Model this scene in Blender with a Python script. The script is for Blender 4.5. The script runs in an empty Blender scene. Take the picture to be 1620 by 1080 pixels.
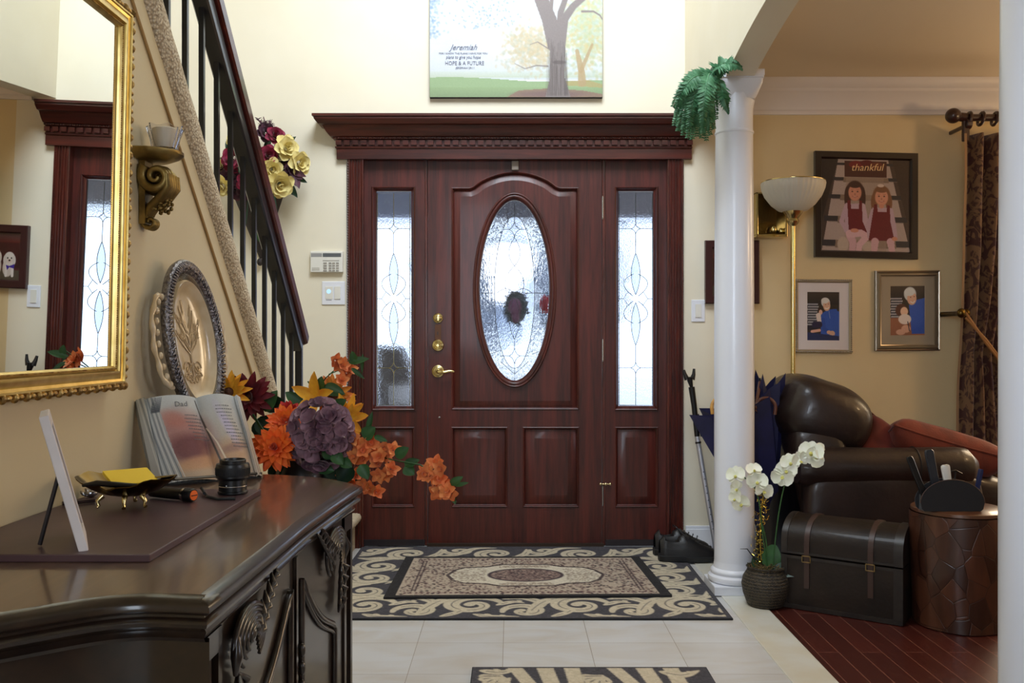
import bpy, bmesh, math, random
import numpy as np
from mathutils import Vector, Matrix, noise
from mathutils.geometry import tessellate_polygon
SC = bpy.context.scene
COL = SC.collection
R = math.radians
PI = math.pi
random.seed(7)

# ------------------------------------------------------------------ camera, world, lights, exposure
F = 1447.0; H = 1.07                      # focal length in pixels, eye height
cam_d = bpy.data.cameras.new('camera'); cam = bpy.data.objects.new('camera', cam_d); COL.objects.link(cam)
cam.location = (0, 0, H); cam.rotation_euler = (PI/2, 0, 0)
cam_d.sensor_width = 36; cam_d.lens = F/1620*36; cam_d.clip_start = 0.02
SC.camera = cam
SC.view_settings.view_transform = 'Standard'; SC.view_settings.look = 'None'
SC.view_settings.exposure = 0.0; SC.view_settings.gamma = 1; SC.view_settings.use_curve_mapping = False
W = bpy.data.worlds.new('world'); SC.world = W; W.use_nodes = True
W.node_tree.nodes['Background'].inputs[0].default_value = (0.80, 0.90, 1.0, 1)
W.node_tree.nodes['Background'].inputs[1].default_value = 2.7

def area(name, loc, aim, sx, sy, power, col, spread=180):
    l = bpy.data.lights.new(name, 'AREA'); l.shape = 'RECTANGLE'; l.size = sx; l.size_y = sy
    l.energy = power; l.color = col; l.spread = R(spread)
    o = bpy.data.objects.new(name, l); COL.objects.link(o); o.location = loc
    o.rotation_euler = (Vector(aim)-Vector(loc)).to_track_quat('-Z', 'Y').to_euler()
    return o
area('upper_landing_window_light', (0.0, 2.7, 4.2), (0, 4.75, 2.7), 1.4, 1.4, 92, (0.81, 0.905, 1.0), 155)
area('rear_window_light', (-0.45, -2.35, 1.9), (0.5, 3.0, 1.1), 0.8, 1.9, 38, (0.74, 0.86, 1.0))
area('side_room_window_light', (2.9, 0.2, 1.6), (-0.5, 1.7, 0.7), 0.7, 1.2, 5, (0.80, 0.84, 1.0), 90)
area('near_column_fill_light', (-0.55, -1.0, 1.6), (0.86, 1.62, 1.2), 0.4, 1.0, 2.6, (0.74, 0.85, 1.0), 42)  # added cool fill aimed at the near column, no window stands here
area('living_room_window_light', (3.5, 5.1, 1.6), (2.2, 3.6, 0.6), 1.2, 1.4, 60, (1.0, 0.72, 0.40))
l_ = bpy.data.lights.new('living_room_lamp_light', 'POINT'); l_.energy = 22; l_.color = (1.0, 0.66, 0.34); l_.shadow_soft_size = .12
o_ = bpy.data.objects.new('living_room_lamp_light', l_); COL.objects.link(o_); o_.location = (3.3, 3.4, 1.75)

# ------------------------------------------------------------------ helpers
def P(px, py, d): return Vector(((px-810)*d/F, d, H-(py-540)*d/F))
def atX(px, py, X):
    d = F*X/(px-810.0); return Vector((X, d, H-(py-540)*d/F))
def atZ(px, py, Z):
    d = F*(H-Z)/(py-540.0); return Vector(((px-810)*d/F, d, Z))
def lin(c):
    c = c/255.0
    return c/12.92 if c <= .04045 else ((c+.055)/1.055)**2.4
def S(r, g, b): return (lin(r), lin(g), lin(b), 1)

class MB:
    def __init__(s): s.v = []; s.f = []; s.m = []; s.mi = 0
    def add(s, vs, fs):
        o = len(s.v); s.v += [tuple(x) for x in vs]; s.f += [tuple(i+o for i in f) for f in fs]; s.m += [s.mi]*len(fs)
        return s
    def quadgrid(s, rows, closeu=False, closev=False, flip=False):
        nr = len(rows); nc = len(rows[0]); vs = [p for r in rows for p in r]; fs = []
        for i in range(nr if closev else nr-1):
            for j in range(nc if closeu else nc-1):
                a = i*nc+j; b = i*nc+(j+1) % nc; c = ((i+1) % nr)*nc+(j+1) % nc; d = ((i+1) % nr)*nc+j
                fs.append((a, d, c, b) if flip else (a, b, c, d))
        return s.add(vs, fs)
    def box(s, c, z, rot=None):
        vs = []
        for i in (-1, 1):
            for j in (-1, 1):
                for k in (-1, 1):
                    p = Vector((i*z[0]/2, j*z[1]/2, k*z[2]/2))
                    if rot is not None: p = rot @ p
                    vs.append(p+Vector(c))
        return s.add(vs, [(0, 1, 3, 2), (4, 6, 7, 5), (0, 4, 5, 1), (2, 3, 7, 6), (0, 2, 6, 4), (1, 5, 7, 3)])
    def b2(s, x0, x1, y0, y1, z0, z1): return s.box(((x0+x1)/2, (y0+y1)/2, (z0+z1)/2), (abs(x1-x0), abs(y1-y0), abs(z1-z0)))
    def tube(s, pts, r, n=8, cap=True, flat=1.0):
        pts = [Vector(p) for p in pts]; k = len(pts)
        rr = r if hasattr(r, '__len__') else [r]*k
        rows = []; up = None
        for i, p in enumerate(pts):
            t = (pts[min(i+1, k-1)]-pts[max(i-1, 0)])
            t = t.normalized() if t.length > 1e-9 else Vector((0, 0, 1))
            if up is None: up = Vector((0, 0, 1)) if abs(t.z) < .9 else Vector((1, 0, 0))
            a = t.cross(up)
            if a.length < 1e-6: a = t.orthogonal()
            a.normalize(); b = a.cross(t).normalized(); up = b
            rows.append([p+a*math.cos(2*PI*j/n)*rr[i]+b*math.sin(2*PI*j/n)*rr[i]*flat for j in range(n)])
        s.quadgrid(rows, closeu=True)
        if cap:
            o = len(s.v)-k*n
            s.f += [tuple(o+j for j in range(n))[::-1], tuple(o+(k-1)*n+j for j in range(n))]; s.m += [s.mi]*2
        return s
    def lathe(s, prof, c, n=32, axis='Z', sx=1, sy=1, mat=None, cap=False):
        c = Vector(c); rows = []
        for (r, h) in prof:
            row = []
            for j in range(n):
                a = 2*PI*j/n; x, y = r*math.cos(a)*sx, r*math.sin(a)*sy
                p = Vector((x, y, h)) if axis == 'Z' else Vector((x, h, y)) if axis == 'Y' else Vector((h, x, y))
                if mat is not None: p = mat @ p
                row.append(c+p)
            rows.append(row)
        o = len(s.v); s.quadgrid(rows, closeu=True)
        if cap:
            s.f += [tuple(o+j for j in range(n))[::-1], tuple(o+(len(rows)-1)*n+j for j in range(n))]; s.m += [s.mi]*2
        return s
    def sell(s, c, rad, e1=1, e2=1, rot=None, n=20, m=14, fn=None):
        c = Vector(c); rows = []
        sg = lambda v, e: math.copysign(abs(v)**e, v)
        for i in range(m+1):
            ph = -PI/2+PI*i/m; row = []
            for j in range(n):
                th = 2*PI*j/n
                p = Vector((rad[0]*sg(math.cos(ph), e1)*sg(math.cos(th), e2), rad[1]*sg(math.cos(ph), e1)*sg(math.sin(th), e2), rad[2]*sg(math.sin(ph), e1)))
                if fn: p = fn(p)
                if rot is not None: p = rot @ p
                row.append(c+p)
            rows.append(row)
        return s.quadgrid(rows, closeu=True)
    def prism(s, outer, holes, axis, a0, a1):
        """2D loops extruded along an axis: axis 'Y' loops are (x,z); 'X' loops are (y,z); 'Z' loops are (x,y)"""
        def mk(p, a): return {'Y': (p[0], a, p[1]), 'X': (a, p[0], p[1]), 'Z': (p[0], p[1], a)}[axis]
        loops = [list(outer)]+[list(h) for h in holes]
        tri = tessellate_polygon([[Vector((p[0], p[1], 0)) for p in l] for l in loops])
        flat = [p for l in loops for p in l]; n = len(flat)
        vs = [mk(p, a0) for p in flat]+[mk(p, a1) for p in flat]
        fs = [t for t in tri]+[tuple(i+n for i in t[::-1]) for t in tri]
        o = 0
        for l in loops:
            for i in range(len(l)):
                j = (i+1) % len(l); fs.append((o+i, o+j, o+j+n, o+i+n))
            o += len(l)
        return s.add(vs, fs)
    def flat(s, outer, holes, mk):
        loops = [list(outer)]+[list(h) for h in holes]
        tri = tessellate_polygon([[Vector((p[0], p[1], 0)) for p in l] for l in loops])
        return s.add([mk(p) for l in loops for p in l], [tuple(t) for t in tri])
    def build(s, name, mat, parent=None, loc=None, smooth=None, bevel=0, sub=0, weld=False, fixn=True):
        me = bpy.data.meshes.new(name)
        org = Vector(parent['_o']) if parent is not None and '_o' in parent else None
        if org is None:
            if loc is not None: org = Vector(loc)
            else:
                a = np.array(s.v); org = Vector(((a[:, 0].min()+a[:, 0].max())/2, (a[:, 1].min()+a[:, 1].max())/2, a[:, 2].min()))
        me.from_pydata([(x-org.x, y-org.y, z-org.z) for x, y, z in s.v], [], s.f)
        for m in (mat if isinstance(mat, (list, tuple)) else [mat]): me.materials.append(m)
        if max(s.m or [0]): me.polygons.foreach_set('material_index', s.m)
        if fixn or weld:
            bm = bmesh.new(); bm.from_mesh(me)
            if weld: bmesh.ops.remove_doubles(bm, verts=bm.verts, dist=1e-5)
            if fixn: bmesh.ops.recalc_face_normals(bm, faces=bm.faces)
            bm.to_mesh(me); bm.free()
        if smooth is not None:
            me.shade_smooth()
            if smooth < 180: me.set_sharp_from_angle(angle=R(smooth))
        me.update()
        o = bpy.data.objects.new(name, me); COL.objects.link(o)
        if parent is not None: o.parent = parent; o['_o'] = tuple(org)
        else: o.location = org; o['_o'] = tuple(org)
        if bevel:
            b = o.modifiers.new('bevel', 'BEVEL'); b.width = bevel; b.segments = 2; b.limit_method = 'ANGLE'; b.angle_limit = R(40)
        if sub:
            b = o.modifiers.new('sub', 'SUBSURF'); b.levels = sub; b.render_levels = sub
        return o

def thing(name, label, cat, loc=(0, 0, 0), group=None):
    o = bpy.data.objects.new(name, None); COL.objects.link(o); o.location = loc; o.empty_display_size = .05
    o['_o'] = tuple(loc); tag(o, label, cat, group); return o
def tag(o, label, cat=None, group=None):
    o['label'] = label
    if cat: o['category'] = cat
    if group: o['group'] = group
    return o
def struct(o): o['kind'] = 'structure'; return o
def sroot(name, loc): 
    o = bpy.data.objects.new(name, None); COL.objects.link(o); o.location = loc; o['_o'] = tuple(loc); o['kind'] = 'structure'; o.empty_display_size = .05
    return o
def copy_tree(o, parent=None):
    c = o.copy(); COL.objects.link(c)
    if parent is not None: c.parent = parent
    for ch in [x for x in bpy.data.objects if x.parent == o]: copy_tree(ch, c)
    return c

# ------------------------------------------------------------------ materials
def new_mat(name):
    m = bpy.data.materials.new(name); m.use_nodes = True
    nt = m.node_tree; return m, nt, nt.nodes['Principled BSDF']
def mat(name, c, rough=.5, metal=0, coat=0, noise_=0, nscale=20, c2=None, bump=0, bscale=60, sheen=0, spec=.5, emit=None, es=1, stretch=None, trans=0, sss=0, detail=3):
    m, nt, b = new_mat(name)
    b.inputs['Base Color'].default_value = S(*c); b.inputs['Roughness'].default_value = rough; b.inputs['Metallic'].default_value = metal
    b.inputs['Coat Weight'].default_value = coat; b.inputs['Coat Roughness'].default_value = .08; b.inputs['Specular IOR Level'].default_value = spec
    b.inputs['Sheen Weight'].default_value = sheen
    if trans: b.inputs['Transmission Weight'].default_value = trans
    if emit: b.inputs['Emission Color'].default_value = S(*emit); b.inputs['Emission Strength'].default_value = es
    tc = nt.nodes.new('ShaderNodeTexCoord'); mp = nt.nodes.new('ShaderNodeMapping'); nt.links.new(tc.outputs['Object'], mp.inputs[0])
    if stretch: mp.inputs['Scale'].default_value = stretch
    if c2 is not None:
        n = nt.nodes.new('ShaderNodeTexNoise'); n.inputs['Scale'].default_value = nscale; n.inputs['Detail'].default_value = detail
        nt.links.new(mp.outputs[0], n.inputs['Vector'])
        r = nt.nodes.new('ShaderNodeValToRGB'); r.color_ramp.elements[0].position = .35; r.color_ramp.elements[1].position = .65
        r.color_ramp.elements[0].color = S(*c); r.color_ramp.elements[1].color = S(*c2)
        nt.links.new(n.outputs[0], r.inputs[0]); nt.links.new(r.outputs[0], b.inputs['Base Color'])
    if bump:
        n = nt.nodes.new('ShaderNodeTexNoise'); n.inputs['Scale'].default_value = bscale; n.inputs['Detail'].default_value = 3
        nt.links.new(mp.outputs[0], n.inputs['Vector'])
        bp = nt.nodes.new('ShaderNodeBump'); bp.inputs['Strength'].default_value = bump; bp.inputs['Distance'].default_value = .004
        nt.links.new(n.outputs[0], bp.inputs['Height']); nt.links.new(bp.outputs[0], b.inputs['Normal'])
    return m
def vmat(name, rough=.6, coat=0, bump=0, bscale=400):
    m, nt, b = new_mat(name)
    a = nt.nodes.new('ShaderNodeVertexColor'); a.layer_name = 'Col'
    nt.links.new(a.outputs['Color'], b.inputs['Base Color']); b.inputs['Roughness'].default_value = rough; b.inputs['Coat Weight'].default_value = coat
    b.inputs['Coat Roughness'].default_value = .06
    if bump:
        tc = nt.nodes.new('ShaderNodeTexCoord')
        n = nt.nodes.new('ShaderNodeTexNoise'); n.inputs['Scale'].default_value = bscale
        nt.links.new(tc.outputs['Object'], n.inputs['Vector'])
        bp = nt.nodes.new('ShaderNodeBump'); bp.inputs['Strength'].default_value = bump; bp.inputs['Distance'].default_value = .003
        nt.links.new(n.outputs[0], bp.inputs['Height']); nt.links.new(bp.outputs[0], b.inputs['Normal'])
    return m
def wood(name, c1, c2, axis='Z', rough=.35, coat=.3, fine=1.0, bump=.1):
    """long grain running along the axis"""
    m, nt, b = new_mat(name)
    tc = nt.nodes.new('ShaderNodeTexCoord'); mp = nt.nodes.new('ShaderNodeMapping'); nt.links.new(tc.outputs['Object'], mp.inputs[0])
    s = [14*fine]*3; s['XYZ'.index(axis)] = .9*fine; mp.inputs['Scale'].default_value = s
    n1 = nt.nodes.new('ShaderNodeTexNoise'); n1.inputs['Scale'].default_value = 1.6; n1.inputs['Detail'].default_value = 5; n1.inputs['Distortion'].default_value = .9
    n2 = nt.nodes.new('ShaderNodeTexNoise'); n2.inputs['Scale'].default_value = 9; n2.inputs['Detail'].default_value = 4
    nt.links.new(mp.outputs[0], n1.inputs['Vector']); nt.links.new(mp.outputs[0], n2.inputs['Vector'])
    ad = nt.nodes.new('ShaderNodeMath'); ad.operation = 'MULTIPLY_ADD'; ad.inputs[1].default_value = .5
    nt.links.new(n2.outputs[0], ad.inputs[0]); nt.links.new(n1.outputs[0], ad.inputs[2])
    r = nt.nodes.new('ShaderNodeValToRGB'); e = r.color_ramp.elements; e[0].position = .55; e[1].position = .95; e[0].color = S(*c1); e[1].color = S(*c2)
    nt.links.new(ad.outputs[0], r.inputs[0]); nt.links.new(r.outputs[0], b.inputs['Base Color'])
    b.inputs['Roughness'].default_value = rough; b.inputs['Coat Weight'].default_value = coat; b.inputs['Coat Roughness'].default_value = .1
    if bump:
        bp = nt.nodes.new('ShaderNodeBump'); bp.inputs['Strength'].default_value = bump; bp.inputs['Distance'].default_value = .002
        nt.links.new(n2.outputs[0], bp.inputs['Height']); nt.links.new(bp.outputs[0], b.inputs['Normal'])
    return m

M_wall = mat('wall_paint', (230, 222, 202), .55, c2=(227, 218, 196), nscale=3, bump=.05, bscale=180)
M_wallwarm = mat('dim_warm_wall_paint', (214, 199, 164), .55, c2=(210, 194, 158), nscale=3, bump=.05, bscale=180)  # same wall paint, with the left wall's dim warm light in its colour
M_walll = mat('warm_lit_wall_paint', (219, 197, 153), .55, c2=(214, 191, 147), nscale=3, bump=.05, bscale=180)  # warm room light put into the colour of the same wall paint
M_ceil = mat('ceiling_paint', (222, 205, 178), .7)
M_white = mat('white_gloss_paint', (228, 230, 238), .3, coat=.15)
M_crown = mat('crown_paint', (226, 218, 214), .4)
M_maho = wood('mahogany_door', (50, 15, 11), (88, 32, 24), 'Z', .4, .16)
M_mahoX = wood('mahogany_cornice', (50, 18, 14), (86, 34, 25), 'X', .34, .25)
M_cas = wood('mahogany_casing', (42, 15, 12), (92, 36, 26), 'Z', .34, .25, 2.2, .25)
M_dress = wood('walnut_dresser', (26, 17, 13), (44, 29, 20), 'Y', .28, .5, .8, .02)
M_dresstop = wood('walnut_dresser_top', (78, 57, 42), (106, 82, 62), 'Y', .3, .75, .6, .02)  # base lightened to put the bright wall's reflection into the top
M_carve = mat('carved_walnut', (32, 22, 17), .32, coat=.5)
M_board = mat('plum_board', (74, 50, 54), .38, c2=(84, 60, 62), nscale=8, bump=.03)
M_gold = mat('gilt_frame', (228, 202, 132), .32, metal=1, c2=(208, 178, 104), nscale=30)
M_goldold = mat('antique_gilt', (160, 138, 82), .42, metal=.85, c2=(110, 90, 50), nscale=25, bump=.2)
M_brass = mat('polished_brass', (224, 206, 148), .18, metal=1)
M_brassdk = mat('old_brass', (120, 96, 48), .28, metal=1, c2=(70, 54, 28), nscale=12)
M_black = mat('black_metal', (16, 16, 22), .35)
M_blackp = mat('black_plastic', (14, 14, 16), .38, spec=.5)
M_rub = mat('black_rubber', (20, 20, 22), .6, bump=.15, bscale=150)
M_iron = mat('black_iron', (15, 16, 24), .3, coat=.3)
M_silver = mat('silver_metal', (180, 180, 184), .25, metal=1)
M_rail = wood('rail_wood', (58, 14, 12), (92, 30, 22), 'Y', .28, .5)
M_leather = mat('brown_leather', (44, 30, 26), .4, coat=.15, c2=(34, 23, 20), nscale=6, bump=.8, bscale=22)
M_rust = mat('rust_velvet', (118, 42, 18), .8, sheen=.1, c2=(96, 32, 13), nscale=14, bump=.3, bscale=120)
M_navy = mat('navy_nylon', (24, 24, 78), .5, sheen=.2, c2=(18, 18, 60), nscale=10)
M_green = mat('leaf_green', (52, 96, 44), .5, c2=(38, 78, 36), nscale=30)
M_greend = mat('dark_leaf_green', (26, 66, 40), .45, c2=(20, 50, 34), nscale=30)
M_fern = mat('fern_green', (40, 96, 56), .5, c2=(86, 140, 100), nscale=25)
M_trans = None
# ------------------------------------------------------------------ numpy canvas painted into colour attributes
class Canvas:
    def __init__(s, w, h, col): s.w, s.h = w, h; s.a = np.ones((h, w, 3))*np.array(col, float); s.Y, s.X = np.mgrid[0:h, 0:w].astype(float)
    def mask(s, m, col, k=1.0): m = np.clip(m, 0, 1)[..., None]*k; s.a = s.a*(1-m)+np.array(col, float)*m
    def ell(s, cx, cy, rx, ry, col, rot=0, soft=.15, k=1):
        c, q = math.cos(R(rot)), math.sin(R(rot)); dx, dy = s.X-cx, s.Y-cy
        d = np.sqrt(((dx*c+dy*q)/rx)**2+((-dx*q+dy*c)/ry)**2); s.mask((1-d)/soft+.5, col, k)
    def rect(s, x0, y0, x1, y1, col, k=1): s.mask(((s.X >= x0) & (s.X <= x1) & (s.Y >= y0) & (s.Y <= y1))*1.0, col, k)
    def poly(s, pts, col, k=1):
        m = np.zeros((s.h, s.w), bool)
        for i in range(len(pts)):
            x0, y0 = pts[i]; x1, y1 = pts[i-1]
            if y0 == y1: continue
            c = ((s.Y < y0) != (s.Y < y1)) & (s.X < (x1-x0)*(s.Y-y0)/(y1-y0)+x0); m ^= c
        s.mask(m*1.0, col, k)
    def line(s, pts, w0, w1, col, k=1):
        pts = np.array(pts, float); seg = np.hypot(*(pts[1:]-pts[:-1]).T); L = seg.sum(); n = max(4, int(L/max(.35, (2 if callable(w0) else min(w0, w1))*.35)))
        n = min(n, 500); t = np.linspace(0, L, n); wf = w0 if callable(w0) else (lambda q: w0+(w1-w0)*q); cum = np.r_[0, np.cumsum(seg)]
        xs = np.interp(t, cum, pts[:, 0]); ys = np.interp(t, cum, pts[:, 1]); m = np.zeros((s.h, s.w))
        for i in range(n):
            r = wf(i/(n-1))/2; x0, x1 = int(max(0, xs[i]-r-2)), int(min(s.w, xs[i]+r+3)); y0, y1 = int(max(0, ys[i]-r-2)), int(min(s.h, ys[i]+r+3))
            if x1 <= x0 or y1 <= y0: continue
            d = np.hypot(s.X[y0:y1, x0:x1]-xs[i], s.Y[y0:y1, x0:x1]-ys[i]); m[y0:y1, x0:x1] = np.maximum(m[y0:y1, x0:x1], np.clip(r-d+.5, 0, 1))
        s.mask(m, col, k)
    def noise(s, amp, seed=1, cell=1):
        g = np.random.RandomState(seed).randn(s.h//cell+2, s.w//cell+2)
        s.a = s.a+amp*np.kron(g, np.ones((cell, cell)))[:s.h, :s.w, None]
    def vgrad(s, y0, y1, c0, c1):
        t = np.clip((s.Y-y0)/(y1-y0), 0, 1)[..., None]; m = ((s.Y >= y0) & (s.Y <= y1))[..., None]
        s.a = np.where(m, np.array(c0)*(1-t)+np.array(c1)*t, s.a)
    def build(s, name, o, u, v, material, parent=None, fn=None, loc=None, gain=1.0):
        """o = top left corner, u = full right vector, v = full down vector"""
        o, u, v = Vector(o), Vector(u), Vector(v)
        U = (np.arange(s.w)/(s.w-1))[None, :, None]; V = (np.arange(s.h)/(s.h-1))[:, None, None]
        pts = np.array(o)+U*np.array(u)+V*np.array(v)
        if fn is not None: pts = fn(pts, U, V)
        if parent is not None: org = Vector(parent['_o'])
        else: org = Vector(loc) if loc else o+(u+v)/2
        pts = (pts-np.array(org)).reshape(-1, 3)
        idx = np.arange(s.w*s.h).reshape(s.h, s.w)
        q = np.stack([idx[:-1, :-1], idx[1:, :-1], idx[1:, 1:], idx[:-1, 1:]], -1).reshape(-1, 4)
        me = bpy.data.meshes.new(name); me.vertices.add(len(pts)); me.vertices.foreach_set('co', pts.ravel())
        me.loops.add(q.size); me.loops.foreach_set('vertex_index', q.ravel()); me.polygons.add(len(q)); me.polygons.foreach_set('loop_start', np.arange(0, q.size, 4))
        me.update(calc_edges=True); me.materials.append(material); me.shade_smooth()
        c = np.clip(s.a, 0, 255)/255.0; c = np.where(c <= .04045, c/12.92, ((c+.055)/1.055)**2.4)*gain
        at = me.color_attributes.new('Col', 'FLOAT_COLOR', 'POINT')
        at.data.foreach_set('color', np.concatenate([c, np.ones((s.h, s.w, 1))], -1).ravel())
        ob = bpy.data.objects.new(name, me); COL.objects.link(ob); ob['_o'] = tuple(org)
        if parent is not None: ob.parent = parent
        else: ob.location = org
        return ob
M_print = vmat('photo_print', .35, .3)
M_print2 = vmat('canvas_print', .6)
M_rug = vmat('rug_pile', .95, 0, .6, 500)
def spiral(cx, cy, r0, r1, a0, turns, sy=1, n=50):
    return [(cx+(r0+(r1-r0)*t)*math.cos(a0+turns*2*PI*t), cy+sy*(r0+(r1-r0)*t)*math.sin(a0+turns*2*PI*t)) for t in [i/(n-1) for i in range(n)]]
def frame_rect(mb, prof, x0, x1, z0, z1, fn):
    """profile list of (inset, depth) mitred round a rectangle; fn maps (a, b, depth) to the world"""
    rows = []
    for (i, d) in prof: rows.append([fn(a, b, d) for a, b in ((x0+i, z0+i), (x1-i, z0+i), (x1-i, z1-i), (x0+i, z1-i))])
    mb.quadgrid(rows, closeu=True)
def textobj(name, s, size, loc, rot, material, parent, shear=0, align='CENTER', ext=.0004):
    c = bpy.data.curves.new(name, 'FONT'); c.body = s; c.size = size; c.shear = shear; c.align_x = align; c.extrude = ext; c.materials.append(material); c.resolution_u = 2
    o = bpy.data.objects.new(name, c); COL.objects.link(o)
    if parent is not None: o.parent = parent; o.location = Vector(loc)-Vector(parent['_o'])
    else: o.location = loc
    o.rotation_euler = rot; return o
def to_mesh(o):
    bpy.context.view_layer.update()
    dg = bpy.context.evaluated_depsgraph_get(); me = bpy.data.meshes.new_from_object(o.evaluated_get(dg)); nm = o.name
    n = bpy.data.objects.new('x', me); COL.objects.link(n); n.parent = o.parent; n.location = o.location; n.rotation_euler = o.rotation_euler; n.scale = o.scale
    bpy.data.objects.remove(o); n.name = nm; me.name = nm; return n

# ------------------------------------------------------------------ the room
YW = 4.75          # face of the entrance wall
XL = -0.79         # wall that carries the mirror
BX0, BX1 = 0.898, 1.016   # beam over the columns
# floor: travertine tiles in the hall, cherry boards in the living room
m, nt, b = new_mat('travertine_tiles')
tc = nt.nodes.new('ShaderNodeTexCoord'); mp = nt.nodes.new('ShaderNodeMapping'); mp.inputs['Location'].default_value = (.031, -3.248, 0)
nt.links.new(tc.outputs['Object'], mp.inputs[0])
br = nt.nodes.new('ShaderNodeTexBrick'); br.offset = 0; br.inputs['Scale'].default_value = 1; br.inputs['Brick Width'].default_value = .305; br.inputs['Row Height'].default_value = .305
br.inputs['Mortar Size'].default_value = .0011; br.inputs['Mortar Smooth'].default_value = .3; br.inputs['Bias'].default_value = 0
br.inputs['Color1'].default_value = S(206, 207, 208); br.inputs['Color2'].default_value = S(199, 198, 197); br.inputs['Mortar'].default_value = S(140, 128, 110)
nt.links.new(mp.outputs[0], br.inputs['Vector'])
n = nt.nodes.new('ShaderNodeTexNoise'); n.inputs['Scale'].default_value = 5; n.inputs['Detail'].default_value = 6; n.inputs['Distortion'].default_value = 1.2
mp2 = nt.nodes.new('ShaderNodeMapping'); mp2.inputs['Scale'].default_value = (.6, 1.5, 1); nt.links.new(tc.outputs['Object'], mp2.inputs[0]); nt.links.new(mp2.outputs[0], n.inputs['Vector'])
r = nt.nodes.new('ShaderNodeValToRGB'); r.color_ramp.elements[0].position = .4; r.color_ramp.elements[1].position = .72; r.color_ramp.elements[0].color = (1, 1, 1, 1); r.color_ramp.elements[1].color = (.90, .84, .76, 1)
nt.links.new(n.outputs[0], r.inputs[0])
mx = nt.nodes.new('ShaderNodeMix'); mx.data_type = 'RGBA'; mx.blend_type = 'MULTIPLY'; mx.inputs[0].default_value = 1
nt.links.new(br.outputs[0], mx.inputs[6]); nt.links.new(r.outputs[0], mx.inputs[7]); nt.links.new(mx.outputs[2], b.inputs['Base Color']); b.inputs['Roughness'].default_value = .33
M_tile = m
m, nt, b = new_mat('cherry_floor_boards')
tc = nt.nodes.new('ShaderNodeTexCoord'); mp = nt.nodes.new('ShaderNodeMapping'); mp.inputs['Rotation'].default_value = (0, 0, R(90)); nt.links.new(tc.outputs['Object'], mp.inputs[0])
br = nt.nodes.new('ShaderNodeTexBrick'); br.inputs['Scale'].default_value = 1; br.inputs['Brick Width'].default_value = .9; br.inputs['Row Height'].default_value = .075; br.inputs['Mortar Size'].default_value = .0019
br.inputs['Color1'].default_value = S(78, 32, 24); br.inputs['Color2'].default_value = S(62, 24, 18); br.inputs['Mortar'].default_value = S(118, 72, 58)
nt.links.new(mp.outputs[0], br.inputs['Vector']); nt.links.new(br.outputs[0], b.inputs['Base Color']); b.inputs['Roughness'].default_value = .35
M_cherry = m
M_marble = mat('marble_threshold', (216, 215, 206), .25, c2=(210, 202, 182), nscale=5)
mb = MB(); mb.b2(-2.0, .878, -2.6, 5.0, -.1, 0); o = mb.build('floor', [M_tile], loc=(0, 0, 0)); struct(o)
mb = MB(); mb.b2(1.024, 4.3, -2.6, 5.0, -.1, 0); o = mb.build('floor', M_cherry, loc=(0, 0, 0)); struct(o)
mb = MB(); mb.b2(.878, 1.024, -2.6, YW, -.1, .004); o = mb.build('trim_1', M_marble, loc=(0, 0, 0), bevel=.003); struct(o)
# entrance wall
door_hole = [(-.86, 0), (-.86, 2.04), (.892, 2.04), (.892, 0)]
outer = [(-1.95, 0), (-.86, 0), (-.86, 2.04), (.892, 2.04), (.892, 0), (1.10, 0), (1.10, 2.45), (1.0, 2.45), (1.0, 5.0), (-1.95, 5.0)]
win = [(2.62, .55), (3.95, .55), (3.95, 2.1), (2.62, 2.1)]
mb = MB(); mb.prism(outer, [], 'Y', YW, YW+.16); struct(mb.build('wall_front', M_wall, loc=(0, YW, 0)))
mb = MB(); mb.prism([(1.10, 0), (4.3, 0), (4.3, 2.45), (1.10, 2.45)], [win], 'Y', YW, YW+.16); struct(mb.build('wall_front_living', M_walll, loc=(2, YW, 0)))
# mirror wall under the stair
cz = lambda y: 1.812-.925*(y-1.988)      # lower edge of the carpeted curb
pl = [(-2.6, 0), (3.56, 0), (3.56, cz(3.56)), (-1.4, cz(-1.4)), (-2.6, 5.0)]
mb = MB(); mb.prism(pl, [], 'X', XL-.12, XL); struct(mb.build('wall_left', M_wallwarm, loc=(XL, 0, 0)))
mb = MB(); mb.b2(-2.07, -1.95, -2.6, YW+.16, 0, 5); struct(mb.build('wall_stair', M_wall, loc=(-2, 0, 0)))
mb = MB(); mb.b2(-1.95, 4.3, -2.72, -2.6, 0, 5); struct(mb.build('wall_back', M_wall, loc=(0, -2.6, 0)))
mb = MB(); mb.b2(4.18, 4.3, -2.6, YW, 0, 2.45); struct(mb.build('wall_right', M_wall, loc=(4.2, 0, 0)))
# upper hall wall with arches over the columns
Cn, Cf = 1.622, 3.94                      # near and far column
def arch(y0, y1, z0, k, n=24):
    return [(y0+(y1-y0)*i/n, z0+k*(1-(2*i/n-1)**2)) for i in range(n+1)]
sp = 2.184
lo = [(-2.6, 2.35), (-1.0, 2.3)]+arch(-.6, Cn-.1, sp, .1)+arch(Cn+.1, Cf-.105, sp, .115)+[(Cf+.1, sp+.006), (YW, 2.262)]
mb = MB(); mb.prism(lo+[(YW, 5.0), (-2.6, 5.0)], [], 'X', BX0, BX1); struct(mb.build('wall_hall', M_wall, loc=(BX0, 0, 2.2)))
mb = MB(); mb.b2(-2.0, BX1, -2.6, YW, 5.0, 5.1); struct(mb.build('ceiling', M_ceil, loc=(0, 0, 5)))
mb = MB(); mb.b2(BX1, 4.3, -2.6, YW, 2.415, 2.5); struct(mb.build('ceiling', M_ceil, loc=(2.6, 0, 2.415)))
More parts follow.
